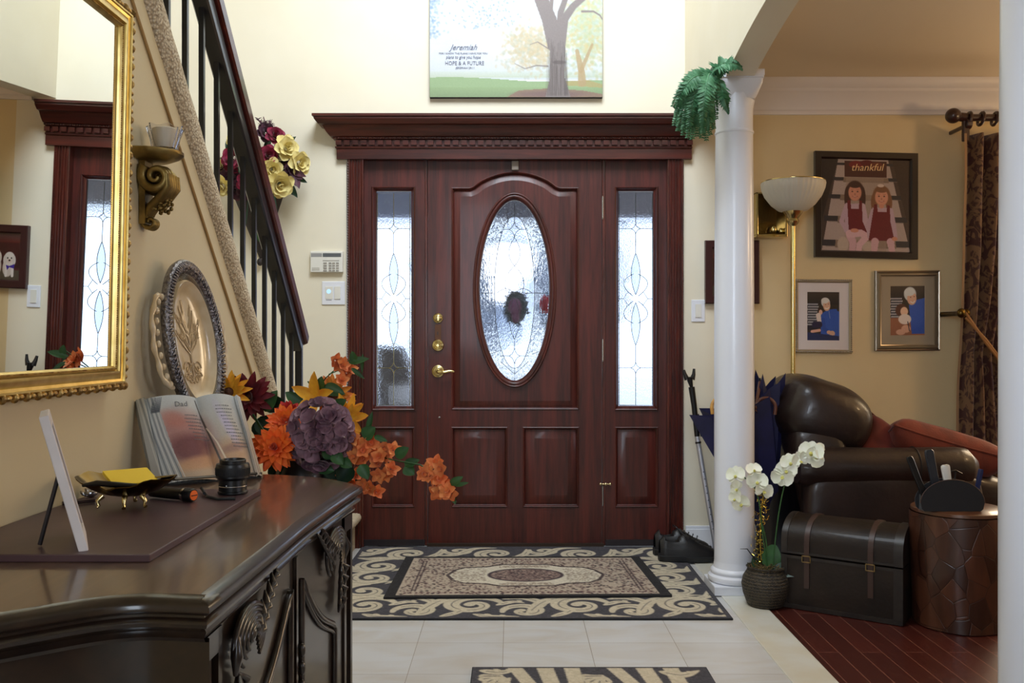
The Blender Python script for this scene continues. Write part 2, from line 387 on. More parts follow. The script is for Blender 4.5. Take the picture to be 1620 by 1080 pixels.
# crown moulding
prof = [(0, 2.245), (.012, 2.245), (.014, 2.262), (.022, 2.268), (.03, 2.30), (.06, 2.345), (.07, 2.352), (.072, 2.365), (.085, 2.372), (.1, 2.395), (.102, 2.415)]
mb = MB(); mb.quadgrid([[(x, YW-p, z) for (p, z) in prof] for x in (BX1, 4.2)]); struct(mb.build('trim_2', M_crown, loc=(2, YW, 2.2), smooth=30))
# baseboards
mb = MB(); mb.b2(.90, 4.2, YW-.014, YW, 0, .10); mb.b2(.90, 4.2, YW-.008, YW, .10, .115); struct(mb.build('baseboard_front', M_white, loc=(2, YW, 0), bevel=.003))
# panel line on the stair wall
mb = MB(); a = atX(228, 60, XL+.003); c = atX(345, 425, XL+.003)
d_ = (c-a).normalized(); a -= d_*.8; c += d_*.5
mb.tube([a, c], .004, 6, flat=.8); struct(mb.build('trim_3', mat('wall_bead', (172, 138, 88), .6)))
# living room window (behind the curtain)
wr = sroot('window_3', (3.28, YW, .55))
M_glass, nt, b = new_mat('window_glass')
nt.nodes.remove(b); tr = nt.nodes.new('ShaderNodeBsdfTransparent'); gl = nt.nodes.new('ShaderNodeBsdfGlossy'); gl.inputs['Roughness'].default_value = .03
ms = nt.nodes.new('ShaderNodeMixShader'); ms.inputs[0].default_value = .08; nt.links.new(tr.outputs[0], ms.inputs[1]); nt.links.new(gl.outputs[0], ms.inputs[2]); nt.links.new(ms.outputs[0], nt.nodes['Material Output'].inputs[0])
mb = MB(); mb.b2(2.68, 3.89, YW+.08, YW+.086, .61, 2.04); mb.build('pane', M_glass, wr)
mb = MB(); frame_rect(mb, [(-.06, 0), (-.06, -.02), (0, -.02), (.0, .05), (.06, .05), (.06, .1)], 2.62, 3.95, .55, 2.1, lambda a, b_, d: (a, YW+d, b_))
mb.b2(3.27, 3.30, YW+.05, YW+.09, .6, 2.05); mb.b2(2.66, 3.91, YW+.05, YW+.09, 1.31, 1.35); mb.build('window_frame', M_white, wr)
# ------------------------------------------------------------------ entrance door with sidelights
DF = 4.78                                  # face of the door leaf
k_ = DF/F
dx = lambda px: (px-810)*k_
dz = lambda py: H-(py-540)*k_
def rectp(x0, y0, x1, y1): return [(dx(x0), dz(y1)), (dx(x1), dz(y1)), (dx(x1), dz(y0)), (dx(x0), dz(y0))]
def ellp(cx, cy, rx, ry, n=64): return [(cx+rx*math.cos(2*PI*i/n), cz_+ry*math.sin(2*PI*i/n)) for i in range(n) for cz_ in (cy,)]
def inset(poly, t):
    n = len(poly); out = []
    A = sum(poly[i][0]*poly[(i+1) % n][1]-poly[(i+1) % n][0]*poly[i][1] for i in range(n)); sg = 1 if A > 0 else -1
    for i in range(n):
        p0, p1, p2 = Vector(poly[i-1]), Vector(poly[i]), Vector(poly[(i+1) % n])
        a, b_ = (p1-p0).normalized(), (p2-p1).normalized()
        na, nb = Vector((-a.y, a.x))*sg, Vector((-b_.y, b_.x))*sg
        m_ = (na+nb); m_ = m_.normalized() if m_.length > 1e-6 else na
        out.append(tuple(p1+m_*(t/max(.35, m_.dot(na)))))
    return out
def arched():
    x0, x1, zb, zt, ztop = dx(714), dx(916), dz(648), dz(296.5), dz(271)
    pts = [(x0, zb), (x1, zb), (x1, zt)]
    xa, xb = dx(886), dx(743); cx = (xa+xb)/2; hw = (xa-xb)/2
    for i in range(25):
        t = i/24; x = xa+(xb-xa)*t; u = (x-cx)/hw
        f = 1-u*u; f = f**1.0
        ease = min(1, (1-abs(u))/.22); z = zt+(ztop-zt)*f*(.35+.65*ease*ease*(3-2*ease)) if abs(u) < 1 else zt
        pts.append((x, z))
    return pts+[(x0, zt)]
MOLD = [(0, 0), (.0, -.004), (.004, -.006), (.008, -.004), (.010, .010), (.013, .013), (.016, .011)]
def panel(mb, poly, y, slope=.045, rise=.004, hole=None, mold=MOLD):
    rings = [(i, d) for i, d in mold]+[(.016+slope, rise)]
    rows = [[(p[0], y+d, p[1]) for p in inset(poly, i)] for i, d in rings]
    mb.quadgrid(rows, closeu=True)
    inner = inset(poly, rings[-1][0])
    mb.flat(inner, [hole] if hole else [], lambda p: (p[0], y+rise, p[1]))
    return inner
door = sroot('door_1', ((dx(676)+dx(953))/2, DF, 0))
tag(door, 'reddish-brown mahogany front door with an arched raised panel and an oval leaded glass light', 'door')
big = arched(); pL = rectp(714, 675, 803, 802); pR = rectp(827, 675, 916, 802)
oval = ellp(dx(814), dz(459), 66*k_, 154*k_)
leaf = rectp(677, 250, 952, 860)
mb = MB(); mb.flat(leaf, [big, pL, pR], lambda p: (p[0], DF, p[1]))
back = [(p[0], DF+.04, p[1]) for p in leaf]; fr = [(p[0], DF, p[1]) for p in leaf]
mb.quadgrid([fr, back], closeu=True)
leafo = mb.build('door_leaf', M_maho, door)
mb = MB(); panel(mb, big, DF, .03, .003, inset(oval, .01)); mb.build('raised_panel', M_maho, door, smooth=25)
for p in (pL, pR):
    mb = MB(); panel(mb, p, DF); mb.build('raised_panel', M_maho, door, smooth=25)
mb = MB(); rp = [(0, .003), (0, -.010), (.003, -.014), (.008, -.014), (.012, -.008), (.018, -.011), (.026, -.008), (.036, .008), (.036, .028)]
mb.quadgrid([[(p[0], DF+d, p[1]) for p in inset(oval, i)] for i, d in rp], closeu=True); mb.build('oval_moulding', M_maho, door, smooth=60)
# leaded glass
M_lead = mat('brass_came', (178, 160, 96), .3, metal=1)
M_leadd = mat('lead_came', (86, 90, 88), .35, metal=.8)
def glassmat(name, tint, rough, bsc, bstr, tmix=.25):
    m, nt, b = new_mat(name); nt.nodes.remove(b)
    tc = nt.nodes.new('ShaderNodeTexCoord'); mp = nt.nodes.new('ShaderNodeMapping'); mp.inputs['Scale'].default_value = (1, 1, .45); nt.links.new(tc.outputs['Object'], mp.inputs[0])
    n = nt.nodes.new('ShaderNodeTexNoise'); n.inputs['Scale'].default_value = bsc; n.inputs['Detail'].default_value = 2; nt.links.new(mp.outputs[0], n.inputs['Vector'])
    bp = nt.nodes.new('ShaderNodeBump'); bp.inputs['Strength'].default_value = bstr; bp.inputs['Distance'].default_value = .01; nt.links.new(n.outputs[0], bp.inputs['Height'])
    rf = nt.nodes.new('ShaderNodeBsdfRefraction'); rf.inputs['IOR'].default_value = 1.25; rf.inputs['Roughness'].default_value = rough; rf.inputs['Color'].default_value = S(*tint); nt.links.new(bp.outputs[0], rf.inputs['Normal'])
    tr = nt.nodes.new('ShaderNodeBsdfTransparent'); tr.inputs['Color'].default_value = S(*tint)
    gl = nt.nodes.new('ShaderNodeBsdfGlossy'); gl.inputs['Roughness'].default_value = .12; nt.links.new(bp.outputs[0], gl.inputs['Normal'])
    m1 = nt.nodes.new('ShaderNodeMixShader'); m1.inputs[0].default_value = tmix; nt.links.new(rf.outputs[0], m1.inputs[1]); nt.links.new(tr.outputs[0], m1.inputs[2])
    m2 = nt.nodes.new('ShaderNodeMixShader'); m2.inputs[0].default_value = .07; nt.links.new(m1.outputs[0], m2.inputs[1]); nt.links.new(gl.outputs[0], m2.inputs[2])
    nt.links.new(m2.outputs[0], nt.nodes['Material Output'].inputs[0]); return m
M_rain = glassmat('rain_glass', (228, 238, 255), .05, 210, .35)
M_bevel = glassmat('bevelled_glass', (205, 212, 228), .02, 40, .1, .5)
M_hammer = glassmat('hammered_glass', (196, 202, 212), .02, 90, .8, .15)
def pane(mb, poly, y, t=.004):
    mb.flat(poly, [], lambda p: (p[0], y, p[1]))
gcx, gcz = dx(814), dz(461.5)
GY = DF+.022
go = inset(oval, .034)
gin = [(gcx+.105*math.cos(a)*(1.0), gcz+.40*math.sin(a)) for a in [2*PI*i/64 for i in range(64)]]
mb = MB(); pane(mb, gin, GY); gp = mb.build('glass_pane', M_rain, door)
mb = MB(); mb.flat(go, [gin], lambda p: (p[0], GY, p[1])); mb.build('glass_border', M_hammer, door, )
def came(mb, pts, y=None, r=.0027):
    y = GY-.002 if y is None else y
    mb.tube([(p[0], y, p[1]) for p in pts], r, 6, flat=.6)
def qb(p0, c, p1, n=12): return [((1-t)**2*p0[0]+2*t*(1-t)*c[0]+t*t*p1[0], (1-t)**2*p0[1]+2*t*(1-t)*c[1]+t*t*p1[1]) for t in [i/n for i in range(n+1)]]
def star(mb, cx, cz, rx, rz, **k):
    q = [(cx, cz+rz), (cx+rx, cz), (cx, cz-rz), (cx-rx, cz)]
    for i in range(4): came(mb, qb(q[i], (cx+(q[i][0]+q[(i+1) % 4][0]-2*cx)*.18, cz+(q[i][1]+q[(i+1) % 4][1]-2*cz)*.18), q[(i+1) % 4], 6), **k)
D = lambda px, py: (dx(px), dz(py))
mb = MB(); came(mb, go+[go[0]], r=.004); mb.build('brass_rim', M_lead, door, smooth=60)
mb = MB(); came(mb, gin+[gin[0]])
star(mb, dx(814), dz(362), 9*k_, 13*k_); star(mb, dx(814), dz(563), 9*k_, 13*k_)
for pts in ([D(814, 320), D(814, 349)], [D(795, 362), D(805, 362)], [D(823, 362), D(833, 362)], [D(776, 368), D(786, 363)], [D(842, 363), D(852, 368)],
            [D(760, 463), D(780, 463)], [D(830, 463), D(868, 463)], [D(764, 511), D(776, 511)], [D(864, 511), D(853, 511)], [D(775, 560), D(786, 556)], [D(853, 556), D(842, 560)],
            [D(791, 563), D(805, 563)], [D(823, 563), D(837, 563)], [D(814, 576), D(814, 604)], [D(814, 537), D(814, 550)], [D(792, 572), D(814, 592), D(836, 572)]): came(mb, pts)
for sgn in (-1, 1):
    X_ = lambda a: 814+sgn*a
    came(mb, qb(D(814, 537), D(X_(16), 505), D(814, 466), 14)); came(mb, qb(D(814, 375), D(X_(18), 400), D(X_(0), 420), 10)); came(mb, qb(D(814, 466), D(X_(10), 448), D(X_(28), 463), 10)); came(mb, qb(D(X_(0), 420), D(X_(22), 440), D(X_(12), 463), 10))
mb.build('leaded_came', M_leadd, door, smooth=60)
# hardware
def knobset(name, px, py, r, prof, m_=M_brass, parent=door):
    mb = MB(); c = Vector((dx(px), DF, dz(py))); mb.lathe([(q*r, -h) for q, h in prof], c, 28, 'Y', cap=True); return mb.build(name, m_, parent, smooth=40)
ro = [(1, 0), (1, .004), (.93, .009), (.72, .010), (.66, .014), (.55, .016), (.3, .017), (.0, .017)]
knobset('deadbolt_rosette', 693, 503, .027, ro); knobset('latch_rosette', 693, 546, .032, [(1, 0), (1, .004), (.9, .01), (.6, .013), (.5, .010), (.3, .012), (.2, .017), (0, .017)])
mb = MB(); mb.box((dx(693.5), DF-.011, dz(503)), (.008, .02, .03)); mb.build('thumb_turn', M_brass, door, bevel=.002)
mb = MB(); mb.b2(dx(688), dx(698), DF-.002, DF, dz(540), dz(513)); mb.build('lock_plate', mat('worn_brass_plate', (96, 64, 46), .4, metal=.6), door, bevel=.001)
mb = MB(); mb.box((dx(692.5), DF-.003, dz(527)), (.005, .003, .016)); mb.build('keyhole', M_black, door)
lv = knobset('lever_rosette', 693, 587, .034, ro)
mb = MB(); a = Vector((dx(694), DF, dz(587))); mb.tube([a, a+Vector((0, -.03, 0)), a+Vector((.006, -.045, -.002)), a+Vector((.03, -.048, -.004)), a+Vector((.06, -.047, .002)), a+Vector((.078, -.046, .001)), a+Vector((.084, -.046, -.003))], [.014, .012, .0115, .009, .007, .0065, .005], 12)
mb.build('door_lever', M_brass, door, smooth=60)
mb = MB(); mb.lathe([(.006, 0), (.005, -.004), (.0, -.006)], (dx(695), DF, dz(660)), 12, 'Y'); mb.build('screw', M_silver, door)
mb = MB(); mb.box((dx(815), DF-.01, dz(262.5)), (.036, .02, .048)); mb.build('alarm_sensor', mat('sensor_grey', (150, 140, 132), .5), door, bevel=.004)
for a_, b_ in ((312, 345), (538, 570), (770, 798)):
    mb = MB(); mb.tube([(dx(953.5), DF-.006, dz(a_)), (dx(953.5), DF-.006, dz(b_))], .0055, 10); mb.tube([(dx(953.5), DF-.006, dz(a_-2)), (dx(953.5), DF-.006, dz(b_+2))], .003, 8); mb.build('hinge', M_silver, door, smooth=50)
mb = MB(); mb.tube([(dx(949), DF-.012, dz(765)), (dx(966), DF-.012, dz(765))], .004, 8)
for q in (950, 958, 965): mb.sell((dx(q), DF-.014, dz(765)), (.008, .006, .008))
mb.build('safety_latch', mat('bright_brass', (222, 204, 160), .2, metal=1), door, smooth=60)

def sidelight(name, gx0, gx1, fx0, fx1, bx0, bx1, px0, px1, label):
    s_ = sroot(name, ((dx(fx0)+dx(fx1))/2, DF, 0)); tag(s_, label, 'sidelight')
    opening = rectp(bx0, 295, bx1, 649); low = rectp(px0, 675, px1, 802)
    mb = MB(); fl = rectp(fx0, 250, fx1, 853); mb.flat(fl, [opening, low], lambda p: (p[0], DF, p[1]))
    mb.quadgrid([[(p[0], DF, p[1]) for p in fl], [(p[0], DF+.04, p[1]) for p in fl]], closeu=True); mb.build('frame', M_maho, s_)
    mb = MB(); rows = [[(p[0], DF+d, p[1]) for p in inset(opening, i)] for i, d in [(0, 0), (0, -.006), (.004, -.009), (.009, -.006), (.012, .002), (.022, .012), (.024, .025)]]
    mb.quadgrid(rows, closeu=True); mb.build('glass_moulding', M_maho, s_, smooth=30)
    mb = MB(); panel(mb, low, DF, .04, .004); mb.build('raised_panel', M_maho, s_, smooth=25)
    g = rectp(gx0-2, 303, gx1+2, 643); mb = MB(); pane(mb, g, GY); mb.build('glass_pane', M_rain, s_)
    c = (gx0+gx1)/2; mb = MB(); rim = rectp(gx0, 305, gx1, 641); came(mb, rim+[rim[0]], r=.003)
    star(mb, dx(c), dz(361), 8*k_, 8*k_); star(mb, dx(c), dz(582), 8*k_, 9*k_)
    for pts in ([D(c, 305), D(c, 353)], [D(c, 369), D(c, 400)], [D(c, 546), D(c, 573)], [D(c, 591), D(c, 641)], [D(gx0, 361), D(c-8, 361)], [D(c+8, 361), D(gx1, 361)],
                [D(gx0, 582), D(c-8, 582)], [D(c+8, 582), D(gx1, 582)], [D(gx0, 472), D(c-19, 472)], [D(c+19, 472), D(gx1, 472)]): came(mb, pts)
    be = MB()
    for s1 in (-1, 1):
        for (a_, b_) in ((400, 466), (478, 546)):
            w = 14; came(mb, qb(D(c, a_), D(c+s1*w, (a_+b_)/2), D(c, b_), 14))
        came(mb, qb(D(c+4, 433) if s1 > 0 else D(c-4, 433), D(c+s1*34, 446), D(c+s1*4, 468), 14)); came(mb, qb(D(c+s1*4, 511), D(c+s1*34, 498), D(c+s1*4, 476), 14))
        came(mb, [D(c+s1*4, 468), D(c+s1*12, 461), D(c+s1*19, 472), D(c+s1*12, 482), D(c+s1*4, 476)])
    for (a_, b_) in ((400, 466), (478, 546)):
        be.flat([(p[0], p[1]) for p in qb(D(c, a_), D(c+13, (a_+b_)/2), D(c, b_), 14)]+qb(D(c, b_), D(c-13, (a_+b_)/2), D(c, a_), 14)[1:-1], [], lambda p: (p[0], GY-.003, p[1]))
    mb.build('leaded_came', M_lead if gx0 < 800 else M_leadd, s_, smooth=60); be.build('bevelled_glass', M_bevel, s_)
    mb = MB(); mb.b2(dx(fx0), dx(fx1), DF-.012, DF+.04, 0.005, dz(853)); mb.build('threshold', mat('dark_sill', (34, 28, 32), .45), s_)
    return s_
sidelight('window_1', 596, 648, 574, 672, 588, 657, 588, 656, 'narrow leaded sidelight window left of the front door, beside the keypad')
sidelight('window_2', 980, 1033, 958, 1056, 972, 1041, 973, 1041, 'narrow leaded sidelight window right of the front door, beside the white column')
# jambs between leaf and sidelights, casings with flutes
for nm, x0, x1 in (('trim_4', 672.5, 676.5), ('trim_5', 952.5, 957.5)):
    mb = MB(); mb.b2(dx(x0), dx(x1), DF-.008, DF+.06, .005, dz(249)); struct(mb.build(nm, M_cas, loc=(dx(x0), DF, 0), bevel=.002))
    if x0 > 900:
        pass
for nm, x0, x1 in (('trim_6', 552, 575), ('trim_7', 1055, 1078.5)):
    mb = MB(); y0 = YW-.022; pr = []
    xa, xb = (x0-810)*(YW/F), (x1-810)*(YW/F); w = xb-xa
    pr = [(xa, YW+.03), (xa, y0+.004), (xa+.004, y0)]
    for q in range(5):
        c = xa+w*(.12+.19*q); pr += [(c, y0), (c+.003, y0+.006), (c+.009, y0+.006), (c+.012, y0)]
    pr += [(xb-.004, y0), (xb, y0+.004), (xb, YW+.06)]
    mb.quadgrid([[(x, y, z) for x, y in pr] for z in (0, dz(248))]); struct(mb.build(nm, M_cas, loc=((xa+xb)/2, YW, 0), smooth=30))
# rope edges on the casings
for nm, px in (('trim_8', 551.5), ('trim_9', 1078.5)):
    mb = MB(); X0 = (px-810)*YW/F; n = 150
    for i in range(n):
        z = .02+2.0*i/n; mb.sell((X0, YW-.012, z), (.006, .008, .008), n=6, m=4)
    struct(mb.build(nm, M_cas, loc=(X0, YW, 0), smooth=60))
mb = MB(); mb.b2(dx(575), dx(1056), DF-.004, DF+.06, dz(250), 2.05); struct(mb.build('trim_10', M_mahoX, loc=(0, DF, 2)))
mb = MB(); mb.b2(dx(676), dx(955), DF-.02, DF+.06, 0, .018); struct(mb.build('trim_11', mat('threshold_strip', (58, 44, 34), .4, metal=.3), loc=(0, DF, 0)))
# cornice
xl, xr = -.905, .928
prof = [(0.0, 2.015), (.004, 2.012), (.03, 2.012), (.030, 2.064), (.036, 2.066), (.038, 2.074), (.030, 2.078), (.030, 2.108), (.046, 2.112), (.048, 2.120), (.060, 2.124), (.075, 2.142), (.088, 2.165), (.092, 2.172), (.110, 2.176), (.122, 2.190), (.128, 2.198), (.128, 2.206), (.136, 2.210), (.136, 2.222), (0, 2.222)]
rows = []
for (x, side) in ((xl, 'w'), (xl, 'c'), (xr, 'c2'), (xr, 'w2')):
    row = []
    for p, z in prof:
        e = max(0, p-.03)
        if side == 'w': row.append((x-e, YW, z))
        elif side == 'c': row.append((x-e, YW-p, z))
        elif side == 'c2': row.append((x+e*.12, YW-p, z))
        else: row.append((x+e*.12, YW, z))
    rows.append(row)
cor = sroot('trim_12', (0, YW, 2.0)); mb = MB(); mb.quadgrid(rows); mb.build('cornice_moulding', M_mahoX, cor, smooth=25)
mb = MB()
n = 43
for i in range(n):
    x = xl+.012+(xr-xl-.024)*i/(n-1); mb.b2(x-.0145, x+.0145, YW-.044, YW-.029, 2.082, 2.106)
dn = mb.build('dentil_band', M_mahoX, cor); dn['kind'] = 'stuff'
mb = MB()
for i in range(150):
    x = xl+(xr-xl)*i/149; mb.sell((x, YW-.046, 2.116), (.005, .006, .005), n=6, m=4)
bn = mb.build('bead_band', M_mahoX, cor, smooth=60); bn['kind'] = 'stuff'

# ------------------------------------------------------------------ outside
M_conc = mat('porch_concrete', (205, 205, 208), .8, c2=(188, 188, 192), nscale=4)
mb = MB(); mb.b2(-9, 9, 5.0, 30, -.3, -.1); struct(mb.build('ground', M_conc, loc=(0, 12, -.2)))
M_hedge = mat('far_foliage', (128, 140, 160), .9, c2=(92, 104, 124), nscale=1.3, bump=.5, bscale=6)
for i, (x, y, rx, rz, hz) in enumerate([(-.65, 14, .95, .85, 3.1), (1.3, 17, .95, 1.0, 3.5)]):
    t = thing('bare_tree', ['hazy grey tree far outside, seen through the left half of the oval glass', 'hazy grey tree far outside, seen through the right half of the oval glass'][i], 'tree', (x, y, -.1))
    mb = MB()
    rr = random.Random(i)
    for q in range(240):
        mb.sell((x+rr.uniform(-rx, rx)*.8, y+rr.uniform(-.6, .6), hz-1.2+rr.uniform(-rz, rz)), (rr.uniform(.08, .22),)*3, n=9, m=6)
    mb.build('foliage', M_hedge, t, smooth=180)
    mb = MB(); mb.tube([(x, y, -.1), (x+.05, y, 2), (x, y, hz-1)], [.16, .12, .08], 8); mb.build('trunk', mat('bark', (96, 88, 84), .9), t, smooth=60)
M_box = mat('planter_brown', (84, 78, 76), .7, c2=(66, 60, 58), nscale=14)
c0 = P(620, 600, 5.7)
pb = thing('planter_box', 'dark brown box outside, seen through the bottom of the left sidelight', 'planter', (c0.x, 5.75, -.1))
mb = MB(); mb.prism([(c0.x-.14, -.1), (c0.x+.135, -.1), (c0.x+.125, .88), (c0.x+.05, 1.04), (c0.x-.15, 1.05)], [], 'Y', 5.6, 5.9); mb.build('body', M_box, pb, bevel=.01)
mb = MB(); mb.b2(c0.x-.005, c0.x+.125, 5.585, 5.6, .68, .80); mb.build('label_plate', mat('pale_plate', (190, 190, 192), .6), pb)
wr_ = thing('door_wreath', 'round wreath with a burgundy bow hanging outside behind the oval glass', 'wreath', (dx(816), DF+.16, dz(484)))
mb = MB(); rr = random.Random(3); wc = Vector((dx(816), DF+.16, dz(484)))
for i in range(220):
    a = rr.uniform(0, 2*PI); rad = .060+rr.gauss(0, .010); c = wc+Vector((rad*math.cos(a)*.8, rr.uniform(-.02, .02), rad*math.sin(a)*1.15))
    e = Vector((rr.gauss(0, 1), rr.gauss(0, .4), rr.gauss(0, 1))).normalized()*.022; mb.tube([c, c+e], [.005, .003], 5)
mb.tube([wc+Vector((.056*math.cos(a)*.8, 0, .058*math.sin(a)*1.2)) for a in [2*PI*i/24 for i in range(25)]], .017, 8); mb.build('wreath_ring', mat('dull_wreath', (78, 80, 82), .8, c2=(44, 52, 44), nscale=60), wr_)
mb = MB(); mb.sell(wc+Vector((-.004, -.02, .0)), (.036, .02, .05)); mb.sell(wc+Vector((.0, -.02, -.045)), (.024, .015, .04)); mb.build('bow', mat('burgundy_bow', (98, 40, 66), .6), wr_, smooth=60)
pc = Vector((dx(863)*1.03, DF+.16, dz(480)+.002))
t = thing('red_bird_ornament', 'small red ornament outside at the right rim of the oval glass', 'ornament', tuple(pc))
mb = MB(); mb.sell(pc, (.03, .03, .05)); mb.build('body', mat('red_ornament', (200, 36, 60), .5), t, smooth=60)
mb = MB(); mb.tube([pc+Vector((0, 0, -.04)), (pc.x, pc.y, -.1)], .004, 6); mb.build('stake', M_black, t)
mb = MB(); mb.b2(-2.6, 2.9, 5.0, 6.3, 2.42, 2.56); struct(mb.build('porch_roof', mat('porch_soffit', (130, 126, 120), .8), loc=(0, 5.6, 2.5)))
mb = MB(); mb.b2(-2.6, 2.9, 6.2, 6.35, 1.93, 2.42); struct(mb.build('porch_beam', mat('porch_beam_paint', (112, 118, 138), .8), loc=(0, 6.3, 1.93)))
for x_ in (-2.5, 2.8):
    mb = MB(); mb.b2(x_-.07, x_+.07, 6.2, 6.34, -.1, 1.93); struct(mb.build('porch_post', M_white, loc=(x_, 6.27, -.1)))
lt = thing('reflection_blob', 'glowing white lantern stand-in added outside, the bright blob in the oval glass', 'reflection', tuple(P(803, 445, 5.75)))  # made-up glowing shape in place of a chandelier reflection on the glass
M_glow = mat('reflection_glow', (250, 250, 250), .5, emit=(255, 255, 255), es=2.6)
c = P(803, 411, 5.75); mb = MB(); mb.sell(c, (.15, .10, .105), .45, .5, n=28, m=16); mb.build('glow_top', M_glow, lt, smooth=60)
c2 = P(797, 458, 5.75); mb = MB(); mb.sell(c2, (.09, .07, .07), .5, .6, n=24, m=12); mb.build('glow_bottom', M_glow, lt, smooth=60)
mb = MB(); mb.tube([c+Vector((0, 0, .1)), (c.x, c.y, 2.43)], .006, 8); mb.build('hanger', M_black, lt)
# ------------------------------------------------------------------ staircase
M_carpet = mat('beige_carpet', (196, 182, 156), .95, c2=(180, 164, 138), nscale=60, bump=.8, bscale=260)
m, nt, b = new_mat('knit_carpet_wrap'); tc = nt.nodes.new('ShaderNodeTexCoord'); mp = nt.nodes.new('ShaderNodeMapping'); nt.links.new(tc.outputs['Object'], mp.inputs[0])
mp.inputs['Scale'].default_value = (1, 1, 1)
v1 = nt.nodes.new('ShaderNodeTexVoronoi'); v1.inputs['Scale'].default_value = 150; nt.links.new(mp.outputs[0], v1.inputs['Vector'])
r = nt.nodes.new('ShaderNodeValToRGB'); r.color_ramp.elements[0].position = .15; r.color_ramp.elements[1].position = .7; r.color_ramp.elements[0].color = S(240, 228, 204); r.color_ramp.elements[1].color = S(184, 166, 140)
nt.links.new(v1.outputs['Distance'], r.inputs[0]); nt.links.new(r.outputs[0], b.inputs['Base Color']); b.inputs['Roughness'].default_value = .95
bp = nt.nodes.new('ShaderNodeBump'); bp.invert = True; bp.inputs['Strength'].default_value = 1; bp.inputs['Distance'].default_value = .006; nt.links.new(v1.outputs['Distance'], bp.inputs['Height']); nt.links.new(bp.outputs[0], b.inputs['Normal'])
M_knit = m
st = thing('staircase', 'carpeted stairs with a landing by the front door, wrapped curb rising behind the dresser', 'staircase', (-1.35, 3.6, 0))
def step(y0, y1, z0, z1, x0=-1.95, x1=XL-.12):
    mb = MB(); mb.b2(x0, x1, y0, y1, z0, z1-.03); mb.b2(x0, x1, y0, y1+.02, z1-.035, z1); return mb.build('step', M_carpet, st, bevel=.01)
mb = MB(); mb.b2(-1.95, -.812, 3.56, YW, 0, .155)
rws = []
for (x, z) in ((-1.95, .182), (-.80, .182), (-.788, .178), (-.780, .168), (-.779, .155), (-.785, .143), (-.797, .136), (-.812, .135)): rws.append([(x, 3.56, z), (x, YW-.002, z)])
mb.quadgrid(rws); mb.build('landing', M_carpet, st, smooth=40)
for i in range(1, 12): step(3.56-.235*i-.0, 3.56-.235*(i-1), 0 if i < 3 else .18+.195*(i-2), .18+.195*i)
# curb wrapped in knitted carpet
A0, A1 = atX(248, 0, XL+.012), atX(440, 640, XL+.012); dr = (A1-A0).normalized(); A0e = A0-dr*1.5; A1e = A1+dr*.78
nn = Vector((0, -dr.z, dr.y)) if dr.y > 0 else Vector((0, dr.z, -dr.y))
if nn.z < 0: nn = -nn
mb = MB(); rows = []; rr = random.Random(2)
n = 150
for i in range(n+1):
    p = A0e+(A1e-A0e)*i/n; w = .050*(1+.07*noise.noise(p*9)); row = []
    for j in range(14):
        a = 2*PI*j/14; c, s_ = math.cos(a), math.sin(a)
        row.append(Vector((XL-.05+(.068 if c > 0 else .07)*math.copysign(abs(c)**.6, c)*(1+.03*noise.noise(p*14+Vector((a, 0, 0)))), p.y, p.z))+nn*w*math.copysign(abs(s_)**.7, s_))
    rows.append(row)
mb.quadgrid(rows, closeu=True); mb.build('carpeted_curb', M_knit, st, smooth=60)
# railing
rl = thing('stair_railing', 'black iron stair railing with a dark mahogany handrail, left of the front door', 'railing', (-.80, 3.455, .18))
XR = -.80
t0, t1 = atX(352, 0, XR+.03), atX(487, 530, XR+.03); rd = (t1-t0).normalized(); rn = Vector((0, -rd.z, rd.y)); rn = rn if rn.z > 0 else -rn
def barseg(mb, p0, p1, hw, lo_, hi_, rnd=.4):
    rows = []
    for p in (p0, p1):
        rows.append([Vector((XR, p.y, p.z))+Vector((hw*x, 0, 0))+rn*(lo_+(hi_-lo_)*z) for x, z in ((-1, 0.1), (-1, .7), (-.6, 1), (.6, 1), (1, .7), (1, .1), (.8, 0), (-.8, 0))])
    mb.quadgrid(rows, closeu=True); o = len(mb.v)-16; mb.f += [tuple(range(o, o+8)), tuple(range(o+8, o+16))]; mb.m += [0, 0]
top0 = t0-rd*1.6
mb = MB(); barseg(mb, top0, t1+rd*.02, .03, -.028, .026); mb.sell(Vector((XR, t1.y, t1.z))+rd*.02, (.03, .03, .027), rot=None)
mb.build('handrail', M_rail, rl, smooth=35)
mb = MB(); barseg(mb, top0, t1-rd*.01, .022, -.088, -.026); mb.build('rail_channel', M_iron, rl, smooth=35)
def rail_z(y): return t0.z+(y-t0.y)*rd.z/rd.y
def curb_z(y): return A0.z+(y-A0.y)*dr.z/dr.y
for i in range(16):
    y = 3.435-.1195*i
    if i == 0: continue
    mb = MB(); mb.b2(XR-.0065, XR+.0065, y-.0065, y+.0065, max(.18, curb_z(y)), rail_z(y)-.085); mb.build('baluster', M_iron, rl)
mb = MB(); mb.b2(XR-.0125, XR+.0125, 3.435-.0125, 3.435+.0125, .18, rail_z(3.435)-.03); mb.build('newel_post', M_iron, rl, bevel=.002)

